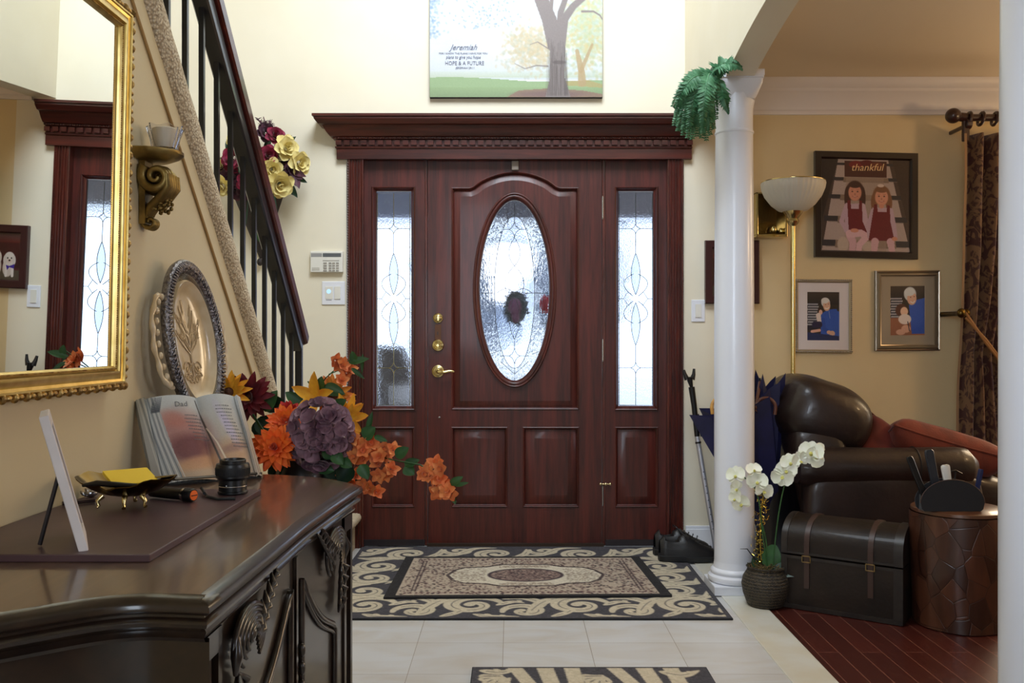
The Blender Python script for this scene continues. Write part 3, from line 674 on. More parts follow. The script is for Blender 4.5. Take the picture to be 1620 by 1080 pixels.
# ------------------------------------------------------------------ mirror
mi = thing('wall_mirror', 'large mirror in an ornate gilt frame above the dresser', 'mirror', (XL+.002, 1.25, .981))
th = R(1.25); Yn, Yf, Zb, Zt = .70, 1.784, .981, 1.712
def mf(a, b_, d):   # a along y, b up, d outward
    return Vector((XL+.004+d*math.cos(th)+(b_-Zb)*math.sin(th), a, b_-d*math.sin(th)))
prof = [(0, 0), (0, .012), (.004, .028), (.010, .036), (.013, .036), (.0135, .032), (.018, .030), (.026, .034), (.033, .034), (.034, .030), (.036, .028), (.040, .029), (.043, .026), (.044, .018), (.050, .017)]
mb = MB(); frame_rect(mb, prof, Yn, Yf, Zb, Zt, mf); mb.build('gilt_frame', M_gold, mi, smooth=35)
mb = MB()
def along(n0, inset_, dpt, fn2):
    per = [((Yn+inset_, Zb+inset_), (Yf-inset_, Zb+inset_)), ((Yf-inset_, Zb+inset_), (Yf-inset_, Zt-inset_)), ((Yf-inset_, Zt-inset_), (Yn+inset_, Zt-inset_))]
    for (a, b_) in per:
        L = math.hypot(b_[0]-a[0], b_[1]-a[1]); n = int(L/n0)
        for i in range(n+1): fn2(a[0]+(b_[0]-a[0])*i/n, a[1]+(b_[1]-a[1])*i/n, dpt, i)
M_orn = mat('ornate_gilt', (200, 168, 104), .38, metal=.9, c2=(140, 108, 66), nscale=80, bump=.3, bscale=160)
along(.017, .004, .031, lambda a, b_, d, i: mb.sell(mf(a, b_, d), (.006, .0085, .0055) if i % 2 else (.008, .0045, .0085), n=8, m=6))
along(.009, .0015, .018, lambda a, b_, d, i: mb.sell(mf(a, b_, d), (.006, .005, .005), n=6, m=4))
ob_ = mb.build('acanthus_border', M_orn, mi, smooth=60); ob_['kind'] = 'stuff'
mb = MB(); along(.0042, .0385, .0295, lambda a, b_, d, i: mb.sell(mf(a, b_, d), (.0018, .0018, .0018), n=5, m=3)); ob_ = mb.build('beading', M_orn, mi, smooth=60); ob_['kind'] = 'stuff'
M_mir, nt, b = new_mat('mirror_silver'); b.inputs['Base Color'].default_value = (.86, .88, .86, 1); b.inputs['Metallic'].default_value = 1; b.inputs['Roughness'].default_value = .005
mb = MB(); e = .043; mb.add([mf(Yn+e, Zb+e, .022), mf(Yf-e, Zb+e, .022), mf(Yf-e, Zt-e, .022), mf(Yn+e, Zt-e, .022)], [(0, 1, 2, 3)]); mb.build('mirror_glass', M_mir, mi)

# ------------------------------------------------------------------ candle sconce
sc_ = thing('candle_sconce', 'antique gold scroll wall sconce between the mirror and the stairs', 'sconce', (XL, 1.955, 1.36))
cy = 1.955; zs = 1.474
mb = MB(); rows = []
for r_, z in ((.0, zs-.022), (.045, zs-.02), (.062, zs-.012), (.068, zs-.006), (.068, zs), (.064, zs+.002), (.0, zs+.002)):
    rows.append([(XL+.003+max(0, r_*1.22*math.sin(a)), cy+r_*.98*math.cos(a), z) for a in [PI*i/20 for i in range(21)]])
mb.quadgrid(rows); mb.build('shelf', M_goldold, sc_, smooth=50)
mb = MB()
def scroll(mb, c, r0, turns, w, a0, nrm=1, n=40, y=0, taper=.35):
    pts = []; rad = []
    for i in range(n):
        t = i/(n-1); rr_ = r0*(1-t*.85); a = a0+turns*2*PI*t
        pts.append(Vector((c[0]+rr_*math.cos(a), c[1]+y, c[2]+rr_*math.sin(a)))); rad.append(w*(1-t*(1-taper)))
    mb.tube(pts, rad, 8)
for yy in (-.026, -.013, 0, .013, .026):
    scroll(mb, (XL+.038, cy, zs-.056), .037-abs(yy)*.2, 1.6, .0105, PI*.75, y=yy)
    mb.tube([(XL+.062, cy+yy, zs-.05), (XL+.064, cy+yy*.9, zs-.075), (XL+.046, cy+yy*.7, zs-.10), (XL+.022, cy+yy*.5, zs-.118), (XL+.012, cy+yy*.4, zs-.14)], [.008, .010, .011, .009, .006], 8)
    scroll(mb, (XL+.020, cy, zs-.150), .018, 1.3, .006, PI*.5, y=yy*.45)
mb.b2(XL+.001, XL+.014, cy-.022, cy+.022, zs-.155, zs-.015)
rr = random.Random(5)
for i in range(60): mb.sell((XL+.045+rr.uniform(-.014, .012), cy+rr.uniform(-.02, .02), zs-.112+rr.uniform(-.016, .014)), (.0045,)*3, n=6, m=4)
mb.build('scroll_corbel', M_goldold, sc_, smooth=60)
cc = (XL+.048, cy, zs+.003)
vg = thing('votive_holder', 'clear fluted glass candle holder on the gold wall sconce', 'candle holder', cc)
mb = MB(); rows = []
for r_, h in ((.0, 0), (.022, 0), (.026, .004), (.030, .026), (.037, .050), (.035, .050), (.028, .026), (.022, .006), (0, .005)):
    rows.append([(cc[0]+r_*(1+.05*math.cos(12*a))*math.cos(a), cc[1]+r_*(1+.05*math.cos(12*a))*math.sin(a), cc[2]+h+(.003*math.cos(6*a) if h > .04 else 0)) for a in [2*PI*i/72 for i in range(72)]])
M_cglass, nt, b = new_mat('clear_glass'); nt.nodes.remove(b)
tr = nt.nodes.new('ShaderNodeBsdfTransparent'); tr.inputs[0].default_value = (.93, .93, .96, 1); gl = nt.nodes.new('ShaderNodeBsdfGlossy'); gl.inputs['Roughness'].default_value = .04
fr = nt.nodes.new('ShaderNodeFresnel'); fr.inputs[0].default_value = 1.18; ms = nt.nodes.new('ShaderNodeMixShader'); nt.links.new(fr.outputs[0], ms.inputs[0]); nt.links.new(tr.outputs[0], ms.inputs[1]); nt.links.new(gl.outputs[0], ms.inputs[2]); nt.links.new(ms.outputs[0], nt.nodes['Material Output'].inputs[0])
mb.quadgrid(rows, closeu=True); mb.build('glass_cup', M_cglass, vg, smooth=60)
cn = MB(); cn.lathe([(0, .006), (.021, .006), (.025, .025), (.026, .046), (.022, .049), (0, .048)], cc, 24); tag(cn.build('candle', mat('cream_wax', (226, 214, 182), .5), smooth=50), 'cream wax candle inside the fluted glass holder on the sconce', 'candle')

# ------------------------------------------------------------------ dresser
ZD = .775
def smooth_pts(p, n=6):
    out = []
    for i in range(len(p)-1):
        p0, p1, p2, p3 = [Vector(p[max(0, min(len(p)-1, i+k))]) for k in (-1, 0, 1, 2)]
        for j in range(n):
            t = j/n; out.append(tuple(.5*((2*p1)+(p2-p0)*t+(2*p0-5*p1+4*p2-p3)*t*t+(3*p1-p0-3*p2+p3)*t**3)))
    return out+[tuple(p[-1])]
near = smooth_pts([(XL+.002, .885), (-.69, .915), (-.60, .955), (-.554, .985), (-.48, 1.042), (-.435, 1.060), (-.40, 1.060), (-.353, 1.054)])
front = smooth_pts([(-.353, 1.054), (-.349, 1.20), (-.345, 1.38), (-.343, 1.508), (-.335, 1.65), (-.326, 1.80), (-.317, 1.897)], 3)
far = smooth_pts([(-.317, 1.897), (-.36, 1.945), (-.40, 1.985), (-.442, 2.01), (-.52, 2.04), (-.589, 2.05), (XL+.002, 2.09)], 4)
outl = near[:-1]+front[:-1]+far
def offs(poly, t):
    q = inset(poly, -t); return [(max(x, XL+.002) if abs(poly[i][0]-XL) < .01 else x, y) if 0 < i < len(poly)-1 else (XL+.002, y) for i, (x, y) in enumerate(q)]
dr_ = thing('dresser', 'dark walnut dresser with a moulded serpentine top and carved doors', 'dresser', (-.56, 1.5, 0))
top = outl
mb = MB(); prof = [(-.012, 0), (-.006, -.001), (.003, -.005), (.007, -.011), (.007, -.016), (.003, -.020), (-.003, -.022), (-.003, -.025), (.001, -.027), (.003, -.031), (.001, -.036), (-.008, -.039), (-.012, -.044), (-.010, -.047), (-.007, -.050), (-.010, -.055), (-.02, -.058)]
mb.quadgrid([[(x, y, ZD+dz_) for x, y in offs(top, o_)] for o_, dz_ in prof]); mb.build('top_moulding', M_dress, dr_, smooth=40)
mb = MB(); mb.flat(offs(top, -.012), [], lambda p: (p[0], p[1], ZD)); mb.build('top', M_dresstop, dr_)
ZB = ZD-.057
body = offs(top, -.02)
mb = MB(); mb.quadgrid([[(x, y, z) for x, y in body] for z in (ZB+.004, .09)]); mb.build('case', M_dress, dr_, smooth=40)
mb = MB(); mb.quadgrid([[(x, y, z) for x, y in offs(top, o_)] for o_, z in ((-.02, .09), (-.005, .085), (0, .07), (0, .012), (-.01, .0))]); mb.build('plinth', M_dress, dr_, smooth=30)
def fx(y):   # front surface of the case
    ys = [p[1] for p in front]; xs = [p[0] for p in front]; return float(np.interp(y, ys, xs))-.02
def onfront(mb, y0, y1, z0, z1, t, t0=-.01, seg=8):
    ya = [y0+(y1-y0)*i/seg for i in range(seg+1)]
    rows = [[(fx(y)+q, y, z) for y in ya] for q, z in ((t0, z1), (t, z1), (t, z0), (t0, z0))]
    mb.quadgrid(rows, closev=True); o = len(mb.v)-4*(seg+1); mb.f += [tuple(o+i*(seg+1) for i in range(4)), tuple(o+i*(seg+1)+seg for i in range(4))]; mb.m += [0, 0]
# corner posts with flutes
for (ya, yb) in ((1.079, 1.138), (1.825, 1.882)):
    mb = MB()
    for u in (0, .78):
        onfront(mb, ya+(yb-ya)*u, ya+(yb-ya)*(u+.22), .10, ZB, .010, seg=2)
    onfront(mb, ya, yb, ZB-.03, ZB, .010, seg=2); onfront(mb, ya, yb, .10, .14, .010, seg=2)
    for k in range(3):
        yy = ya+(yb-ya)*(.35+.15*k); mb.tube([(fx(yy), yy, .14), (fx(yy), yy, ZB-.03)], .004, 8)
    mb.build('fluted_post', M_dress, dr_, smooth=30)
def relief(mb, ya, w, zc, s=1, mir=1):
    """acanthus cartouche on the case front, centred at ya"""
    X0 = lambda y: fx(y)+.012
    def T(u, v): y = ya+mir*u*s; return Vector((X0(y), y, zc+v*s))
    def tb(pts, rads): mb.tube([T(u, v)+Vector((q, 0, 0)) for u, v, q in pts], [r*s for r in rads], 8)
    for k in range(5):
        ru, rv = .016+.0125*k, .010+.0085*k; pts = [(-.004+ru*math.cos(a), rv*math.sin(a)-.002*k, .003+.0016*(4-k)) for a in [R(-50)+R(285)*i/22 for i in range(23)]]; tb(pts, [.0028+.0022*math.sin(PI*i/22) for i in range(23)])
    mb.sell(T(-.004, 0)+Vector((.006, 0, 0)), (.007*s, .010*s, .009*s))
    for k in range(6):
        u0, v0 = .030+.016*k, -.014+.0115*k; L = .030-.0022*k
        tb([(u0, v0, .002), (u0-L*.25, v0+L*.6, .008), (u0+L*.15, v0+L*1.15, .003)], [.003, .0075-.0006*k, .0015]); tb([(u0, v0, .002), (u0+L*.5, v0+L*.1, .007), (u0+L*.95, v0+L*.55, .003)], [.003, .006-.0005*k, .0015])
    for k in range(4):
        u0, v0 = -.050+.004*k, -.040-.020*k; tb([(u0, v0, .002), (u0-.014, v0-.010, .008), (u0-.006, v0-.028, .003)], [.003, .0075-.0005*k, .002]); tb([(u0+.004, v0, .002), (u0+.020, v0-.012, .007), (u0+.014, v0-.028, .003)], [.003, .006-.0004*k, .002])
    tb([(-.06, .012, .004), (-.072, -.01, .008), (-.066, -.035, .004)], [.004, .008, .003])
for di, (ya, yb, mir) in enumerate(((1.142, 1.490, 1), (1.506, 1.820, -1))):
    do = MB(); onfront(do, ya, yb, .10, ZB, .006, seg=10)
    dob = do.build('door', M_dress, dr_, smooth=30)
    mb = MB(); zt = ZB-.03; w = yb-ya
    # curved panel bead and its raised field
    def path(y_lo, y_hi, i):
        pts = []
        for k in range(17):
            t = k/16; y = ya+w*(.22+.70*t) if mir > 0 else yb-w*(.22+.70*t)
            z = zt-.165+.15*(t**.8)*(1 if t < .9 else 1)-.03*math.sin(t*PI)
            pts.append((y, z-i))
        return pts
    pp = path(0, 1, 0); e1 = pp[-1]; s1 = pp[0]
    loop = [(s1[0], .15)]+pp+[(e1[0], .15)]
    for i_, rad in ((0, .0065), (.014, .004)):
        lp = [(s1[0]+mir*i_, .15+i_)]+[(y, z-i_) for y, z in pp]+[(e1[0]-mir*i_, .15+i_)]
        mb.tube([(fx(y)+.009, y, z) for y, z in lp+[lp[0]]], rad, 8)
    mb.build('panel_bead', M_dress, dob if False else dr_, smooth=60)
    mb = MB(); relief(mb, ya+w*.27 if mir > 0 else yb-w*.27, w, .678, 1.0, mir); mb.build('carved_cartouche', M_carve, dr_, smooth=60)
mb = MB(); onfront(mb, 1.4925, 1.5035, .10, ZB, .012, seg=1); mb.build('centre_stile', M_dress, dr_)
mb = MB()
for k in range(12): mb.sell((fx(1.52)+.014, 1.518, ZB-.16-.03*k), (.006, .006, .012), n=8, m=6)
mb.build('carved_drop', M_carve, dr_, smooth=60)
# ------------------------------------------------------------------ things on the dresser
ZBD = ZD+.0105
mb = MB(); mb.b2(XL+.004, -.484, 1.222, 1.765, ZD, ZBD); tag(mb.build('serving_board', M_board, bevel=.0015), 'thin plum-brown board lying on the dresser top', 'board')
# white photo frame seen edge on, with easel leg
M_bone = mat('white_frame_paint', (222, 214, 212), .5, c2=(206, 198, 196), nscale=12)
fb = atZ(139, 871, ZBD); v = Vector((fb.x, fb.y, 0)).normalized()
pfr = thing('photo_frame', 'white frame standing edge-on on the plum board', 'frame', tuple(fb))
topc = Vector((fb.x-.057, fb.y+.004, H-(657-540)*(fb.y)/F))
up = topc-fb; side = Vector((v.x-.028, v.y, 0)).normalized(); nr = side.cross(up).normalized()
mb = MB(); th_ = .0125; wd = .13
c0_, c1_ = fb.copy(), topc
def q8(mb, a, s1, s2, s3):
    mb.add([a+s1*i+s2*j+s3*k for i in (0, 1) for j in (0, 1) for k in (0, 1)], [(0, 1, 3, 2), (4, 6, 7, 5), (0, 4, 5, 1), (2, 3, 7, 6), (0, 2, 6, 4), (1, 5, 7, 3)])
q8(mb, c0_-nr*th_*.9, side*.016, nr*th_, up); q8(mb, c0_-nr*th_*.9+side*(wd-.016), side*.016, nr*th_, up)
q8(mb, c0_-nr*th_*.9+side*.016, side*(wd-.032), nr*th_, up*.10); q8(mb, c0_-nr*th_*.9+up*.9+side*.016, side*(wd-.032), nr*th_, up*.10)
mb.build('frame_border', M_bone, pfr, bevel=.0015)
mb = MB(); q8(mb, c0_-nr*th_*.6+side*.016+up*.1, side*(wd-.032), nr*th_*.4, up*.8); mb.build('picture_panel', mat('frame_backing', (120, 112, 104), .6), pfr)
lg = atZ(63, 863, ZBD); mb = MB(); a = fb+up*.58-nr*0+side*.02; mb.tube([a+Vector((-.006, 0, 0)), lg+Vector((0, 0, .002))], .0032, 8); mb.build('easel_leg', mat('dark_steel', (70, 66, 68), .4, metal=.6), pfr, smooth=60)
# brass leaf dish
dc = atZ(196, 803, ZBD); dc = Vector((dc.x-.005, dc.y+.02, ZBD))
di = thing('leaf_dish', 'dark footed brass leaf-shaped dish holding yellow notes', 'dish', tuple(dc))
mb = MB(); rows = []
for i in range(13):
    row = []; t = i/12
    for j in range(40):
        a = 2*PI*j/40; rad = (.066+.026*abs(math.cos(a))**3+.006*math.cos(5*a))*t
        x, y = rad*math.cos(a), rad*.82*math.sin(a)
        row.append(dc+Vector((x*.96+y*.2, y-x*.25, .017+.027*t**2.2+.008*t**3*math.cos(2*a)+.002*math.sin(9*a)*t)))
    rows.append(row)
mb.quadgrid(rows, closeu=True); rows = [[p+Vector((0, 0, .0022)) for p in r] for r in rows]; mb.quadgrid(rows, closeu=True); o = len(mb.v)-40; o2 = o-13*40
mb.f += [(o2+j, o2+(j+1) % 40, o+(j+1) % 40, o+j) for j in range(40)]; mb.m += [0]*40
mb.build('bowl', M_brassdk, di, smooth=50)
for ang in (215, 285, 330, 90):
    a = R(ang); c = dc+Vector((.045*math.cos(a), .036*math.sin(a), 0)); mb = MB()
    mb.tube([c+Vector((-.006*math.cos(a), -.006*math.sin(a), .020)), c+Vector((.003*math.cos(a), .003*math.sin(a), .012)), c+Vector((0, 0, .004)), c+Vector((.004*math.cos(a), .004*math.sin(a), .002))], [.005, .0035, .0025, .0035], 8); mb.build('foot', M_brass, di, smooth=60)
pc = dc+Vector((.006, .006, .048)); rt = Matrix.Rotation(R(38), 3, 'Z') @ Matrix.Rotation(R(12), 3, 'X')
mb = MB(); mb.box(pc, (.075, .075, .006), rt); tag(mb.build('sticky_note_pad', mat('yellow_paper', (250, 214, 60), .7), bevel=.0005), 'yellow sticky notes lying in the brass leaf dish', 'notes')
mb = MB(); rt2 = Matrix.Rotation(R(-38), 3, 'Z') @ Matrix.Rotation(R(-8), 3, 'Y'); mb.box(dc+Vector((.052, .022, .047)), (.07, .022, .003), rt2); tag(mb.build('hair_clip', mat('tan_clip', (140, 122, 84), .3, metal=.4), bevel=.001), 'flat tan and silver clip at the right of the yellow notes', 'clip')
mb = MB(); mb.tube([dc+Vector((-.06, -.03, .040)), dc+Vector((-.03, -.045, .046)), dc+Vector((.01, -.052, .044)), dc+Vector((.04, -.05, .043))], [.003, .005, .005, .003], 8); tag(mb.build('eyeglass_case', M_blackp, smooth=60), 'small black rounded case on the near rim of the brass dish', 'case')
# flashlight
fe = atZ(306, 796, ZBD); M_or = mat('orange_plastic', (236, 104, 34), .45)
r_ = .0122; fe = Vector((fe.x-.004, fe.y+.012, ZBD+r_)); fd = Vector((-.80, .38, 0)).normalized()
fl = thing('flashlight', 'small black flashlight with an orange end cap beside the dish', 'flashlight', tuple(fe-Vector((0, 0, r_))))
rotm = (-fd).to_track_quat('Z', 'Y').to_matrix()
mb = MB(); mb.lathe([(0, -.1), (.010, -.1), (.0105, -.03), (.0118, -.025), (.0122, -.004), (.0105, .0), (.009, 0)], fe, 24, mat=rotm, cap=True); mb.build('body', M_blackp, fl, smooth=40)
mb = MB(); mb.lathe([(.0085, -.002), (.0088, .0012), (.0, .0015)], fe, 20, mat=rotm); mb.build('end_cap', M_or, fl, smooth=40)
mb = MB(); mb.box(fe+(-fd)*.002, (.013, .0015, .0012), rotm @ Matrix.Identity(3)); mb.build('slot', M_blackp, fl)
mb = MB(); mb.lathe([(.0124, -.022), (.0126, -.019), (.0124, -.017)], fe, 24, mat=rotm); mb.build('ring', M_silver, fl, smooth=40)
# cable
pts = [fe-fd*-.0+Vector((.004, .045, -.004)), atZ(318, 778, ZBD)+Vector((0, 0, .008)), atZ(328, 788, ZBD)+Vector((0, 0, .003)), atZ(345, 792, ZBD)+Vector((0, 0, .003)), atZ(362, 791, ZBD)+Vector((0, 0, .003)), atZ(372, 791, ZBD)+Vector((0, 0, .003))]
mb = MB(); mb.tube(smooth_pts([tuple(p) for p in pts], 5) if False else pts, .0026, 8); tag(mb.build('cable', M_rub, smooth=60), 'thin black cable curling from the flashlight to the lens', 'cable')
# camera lens
lc = atZ(361, 784, ZBD); lc = Vector((lc.x, lc.y+.028, ZBD))
ln = thing('camera_lens', 'black camera lens standing upright at the corner of the plum board', 'lens', tuple(lc))
mb = MB(); mb.lathe([(0, 0), (.026, 0), (.0275, .002), (.0275, .005), (.0255, .006), (.0255, .026), (.0295, .030), (.0305, .031), (.0305, .053), (.0295, .056), (.024, .057), (.024, .063), (.0225, .064), (.0215, .060), (.0, .052)], lc, 40); mb.build('barrel', M_blackp, ln, smooth=30)
mb = MB(); mb.lathe([(.0307, .034), (.0312, .036), (.0312, .049), (.0307, .051)], lc, 60)
for k in range(60):
    a = 2*PI*k/60; mb.box(lc+Vector((.0312*math.cos(a), .0312*math.sin(a), .0425)), (.0012, .0012, .012), Matrix.Rotation(a, 3, 'Z'))
mb.build('focus_ring', M_rub, ln, smooth=30)
mb = MB(); mb.lathe([(.0258, .0135), (.0262, .0145), (.0258, .0155)], lc, 30); mb.build('silver_ring', M_silver, ln, smooth=40); mb = MB(); mb.lathe([(.0, .0575), (.018, .0575), (.0205, .060)], lc, 30); mb.build('front_element', mat('lens_glass', (24, 24, 40), .08, coat=1), ln, smooth=40)
mb = MB(); mb.sell(lc+Vector((-.004, -.0262, .0175)), (.0012, .0006, .0012), n=8, m=6); mb.build('index_dot', mat('white_dot', (230, 230, 235), .4), ln)
a, c = atZ(268, 757, ZD), atZ(338, 748, ZD)
a = P(274, 758, 1.74); c = P(412, 748, 1.985); c.z = max(c.z, ZD+.006)
mb = MB(); mb.tube([a, c], .0055, 8, flat=.5); tag(mb.build('letter_opener', mat('gunmetal', (72, 66, 58), .35, metal=.5), smooth=60), 'flat dark metal strip leaning from the dish towards the lens', 'strip')
# pen behind the frame, keyring
a = atZ(98, 800, ZBD); c = atZ(150, 795, ZBD)
mb = MB(); mb.tube([a+Vector((0, 0, .004)), c+Vector((0, 0, .004))], .0035, 8); tag(mb.build('pen', mat('dark_pen', (50, 34, 34), .3, coat=.5), smooth=60), 'dark pen lying behind the white frame by the wall', 'pen')
kc = atZ(130, 790, ZBD)
mb = MB()
for k in range(5): mb.tube([Vector(kc)+Vector((-.004+.006*k+.007*math.cos(t), .02+.005*k+.007*math.sin(t), .008+.004*k+.004*math.sin(t*2))) for t in [2*PI*i/12 for i in range(13)]], .0018, 6)
mb.sell(Vector(kc)+Vector((.004, .025, .008)), (.012, .010, .008)); tag(mb.build('foil_bow', M_silver, smooth=60), 'crumpled silver piece behind the left end of the brass dish', 'trinket')

# open book figurine
bk = thing('book_figurine', 'open resin book figurine with a printed landscape, leaning before the oval platter', 'figurine', (-.66, 2.0, ZD))
d0 = 1.93; BL, BR = Vector((-.735, 1.90, ZD+.001)), Vector((-.548, 2.015, ZD+.001))
TL, TR = P(214, 634, 1.915), P(379, 629, 2.03)
BL = P(243, 752, 1.86); BL.z = ZD+.001; BR = P(414, 746, 1.985); BR.z = ZD+.001
nrm = (BR-BL).cross(TL-BL).normalized(); nrm = nrm if nrm.y < 0 else -nrm
def bookp(u, v, h): return BL*(1-u)*(1-v)+BR*u*(1-v)+TL*(1-u)*v+TR*u*v+nrm*h
def hgt(u):   # page bulge: spine valley at .56
    a = abs(u-.56)/(.56 if u < .56 else .44)
    return .004+.022*math.sin(min(1, a*1.15)*PI)**.7*(1-.35*a) if a < .87 else .004+.014*(1-a)/.13
cv = Canvas(180, 130, (196, 200, 200))
cv.vgrad(0, 130, (198, 202, 200), (190, 164, 136))
cv.ell(60, 60, 46, 34, (168, 104, 98), 0, .8, .7); cv.ell(70, 82, 40, 22, (112, 66, 70), 0, .7, .85); cv.ell(50, 36, 20, 12, (190, 120, 104), 20, .8, .6)
cv.ell(76, 104, 42, 10, (206, 156, 116), -8, .7, .8); cv.ell(132, 92, 40, 20, (196, 152, 116), -10, .9, .7); cv.ell(138, 48, 8, 34, (206, 196, 226), -18, .9, .7); cv.ell(140, 84, 24, 6, (150, 116, 108), -12, .8, .6)
cv.line([(96, 6), (112, 100)], 2.0, 3.0, (70, 60, 56)); cv.line([(104, 50), (114, 74), (122, 106)], 1.6, 3.0, (232, 214, 186))
cv.noise(2.5, 4)
cv.poly([(0, 0), (30, 0), (44, 124), (60, 130), (0, 130)], (168, 172, 170), .85)
for i in range(9): cv.line([(3+i*3.0, 0), (7+i*3.2, 60), (12+i*4.6, 130)], 1.0, 1.4, (96, 104, 108) if i % 2 else (214, 214, 206))
for i in range(6): cv.line([(164+i*2.8, 2), (166+i*2.4, 60), (164+i*2.8, 130)], .8, 1.2, (104, 110, 112) if i % 2 else (216, 214, 206))
for i in range(6): cv.line([(26+i*2.6, 2), (20+i*2.2, 22)], .8, 2.2, (70, 76, 84))
U = np.arange(180)/179
def bfn(pts, U_, V_):
    out = np.zeros((130, 180, 3))
    hs = np.array([hgt(1e-3+u*.998) for u in U])
    for j in range(130):
        v_ = 1-j/129
        for i in range(180): 
            out[j, i] = bookp(U[i], v_+.012*math.sin(U[i]/.56*PI if U[i] < .56 else (U[i]-.56)/.44*PI)*(1 if v_ > .5 else 0)*max(0, (v_-.8)/.2), hs[i])
    return out
cv.build('pages', (0, 0, 0), (1, 0, 0), (0, 1, 0), M_print, bk, fn=bfn)
mb = MB(); mb.add([bookp(u, v_, h) for u in (0, 1) for v_ in (0, 1) for h in (-.016, .0035)], [(0, 1, 3, 2), (4, 6, 7, 5), (0, 4, 5, 1), (2, 3, 7, 6), (0, 2, 6, 4)])
cols = []
mb.build('cover', mat('resin_edge', (158, 160, 156), .45, c2=(120, 122, 120), nscale=6, stretch=(40, 1, 1)), bk, bevel=.001)
bx = (bookp(1, .5, 0)-bookp(0, .5, 0)).normalized(); bz = (bookp(.5, 1, 0)-bookp(.5, 0, 0)).normalized(); by = bx.cross(bz); bz = by.cross(bx)*-1
bz = (bz if bz.z > 0 else -bz); nf = bx.cross(bz)
brot = Matrix((bx, bz, nf)).transposed().to_euler()
M_ink = mat('faded_ink', (112, 112, 112), .7)
to_mesh(textobj('lettering', 'Dad', .016, bookp(.37, .86, .026)-nf*0+nrm*.002, brot, M_ink, bk))
# two pages of small unreadable verse
mb = MB(); rr = random.Random(4)
for (uc, v0, n_) in ((.45, .76, 8), (.76, .86, 13)):
    for i in range(n_):
        v_ = v0-.042*i; w = rr.uniform(.05, .085)
        a = uc-w+.008*i
        while a < uc+w+.008*i:
            q = a+rr.uniform(.008, .02); h0, h1 = hgt(a)+.0012, hgt(q)+.0012
            mb.add([bookp(a, v_, h0), bookp(q, v_, h1), bookp(q, v_+.010, h1), bookp(a, v_+.010, h0)], [(0, 1, 2, 3)]); a = q+.006
mb.build('verse_lines', M_ink, bk)['kind'] = 'stuff'

# oval platter with pewter rim and tree relief
pt = thing('oval_platter', 'cream oval platter embossed with a tree, pewter rim and cream scroll handles', 'platter', (-.72, 2.0, ZD))
ctr = P(305, 541, 2.075); uu = (P(348, 530, 2.13)-P(265, 538, 1.965)); 
wv = Vector((.060, .098, 0)); hv = Vector((-.030, .0, .200))
hv = Vector((-.022, -.010, .186)); wv = Vector((.023, .108, 0))
# fit: half width spans 44 px, half height 127 px
nv = wv.cross(hv).normalized(); nv = nv if nv.x > 0 else -nv
def plp(a, r_, h): return ctr+wv*(r_*math.cos(a))+hv*(r_*math.sin(a))+nv*h
M_cream = mat('cream_glaze', (222, 204, 172), .22, coat=.6, c2=(200, 176, 136), nscale=14)
M_pew = mat('dark_pewter', (150, 146, 146), .25, metal=.9, c2=(96, 92, 96), nscale=160, bump=.9, bscale=150)
M_pews = mat('pewter_plain', (166, 160, 146), .25, metal=.9)
mb = MB(); mb.quadgrid([[plp(2*PI*j/64, r_, h) for j in range(64)] for r_, h in ((.0, -.010), (.3, -.010), (.55, -.009), (.66, -.004), (.715, .006), (.735, .009), (.75, .006), (.75, -.014), (0, -.016))], closeu=True)
mb.build('cream_well', M_cream, pt, smooth=60)
mb = MB(); mb.quadgrid([[plp(2*PI*j/64, r_, h) for j in range(64)] for r_, h in ((.74, -.004), (.78, -.002), (.84, .006))], closeu=True); mb.build('inner_band', M_pews, pt, smooth=60)
mb = MB(); mb.quadgrid([[plp(2*PI*j/64, r_, h) for j in range(64)] for r_, h in ((.83, .005), (.86, .012), (.93, .015), (.99, .011), (1.0, .004), (.98, -.006), (.8, -.008))], closeu=True)
for j in range(110):
    a = 2*PI*j/110; p0 = plp(a, .875, .014); p1 = plp(a+.05, .97, .014); mb.tube([p0, (p0+p1)/2+nv*.003, p1], [.0022, .0035, .0022], 6)
mb.build('pewter_rim', M_pew, pt, smooth=60)
M_emb = mat('embossed_tan', (176, 150, 112), .35, coat=.4)
mb = MB(); rr = random.Random(9)
def e2(u, v_): return ctr+wv*u+hv*v_-nv*.0085
mb.tube([e2(0, -.42), e2(-.01, -.1), e2(.0, .12)], [.003, .002, .0015], 6)
for k in range(26):
    s1 = rr.choice((-1, 1)); y0 = rr.uniform(-.1, .25); x1 = s1*rr.uniform(.1, .5); y1 = y0+rr.uniform(.0, .34)
    if (x1/.62)**2+(y1/.62)**2 > 1: continue
    mb.tube([e2(0, y0-.1), e2(x1*.5, y0+.02), e2(x1, y1)], [.0016, .0012, .0006], 5)
    for q in range(3): mb.tube([e2(x1*(.5+.15*q), y0+(y1-y0)*(.4+.2*q)), e2(x1*(.6+.15*q), y0+(y1-y0)*(.4+.2*q)+.07)], [.0011, .0006], 5)
for s1 in (-1, 1):
    for (cu, cv_, r0) in ((.16, -.32, .10), (.12, -.45, .07), (.22, -.42, .06)):
        mb.tube([e2(s1*(cu+r0*(1-.6*t)*math.cos(6*t)*1.6), cv_+r0*(1-.6*t)*math.sin(6*t)) for t in [i/18*1.2 for i in range(19)]], .0018, 5)
    mb.tube([e2(0, -.5), e2(s1*.2, -.36), e2(0, -.24)], .0017, 5)
mb.build('tree_relief', M_emb, pt, smooth=60)
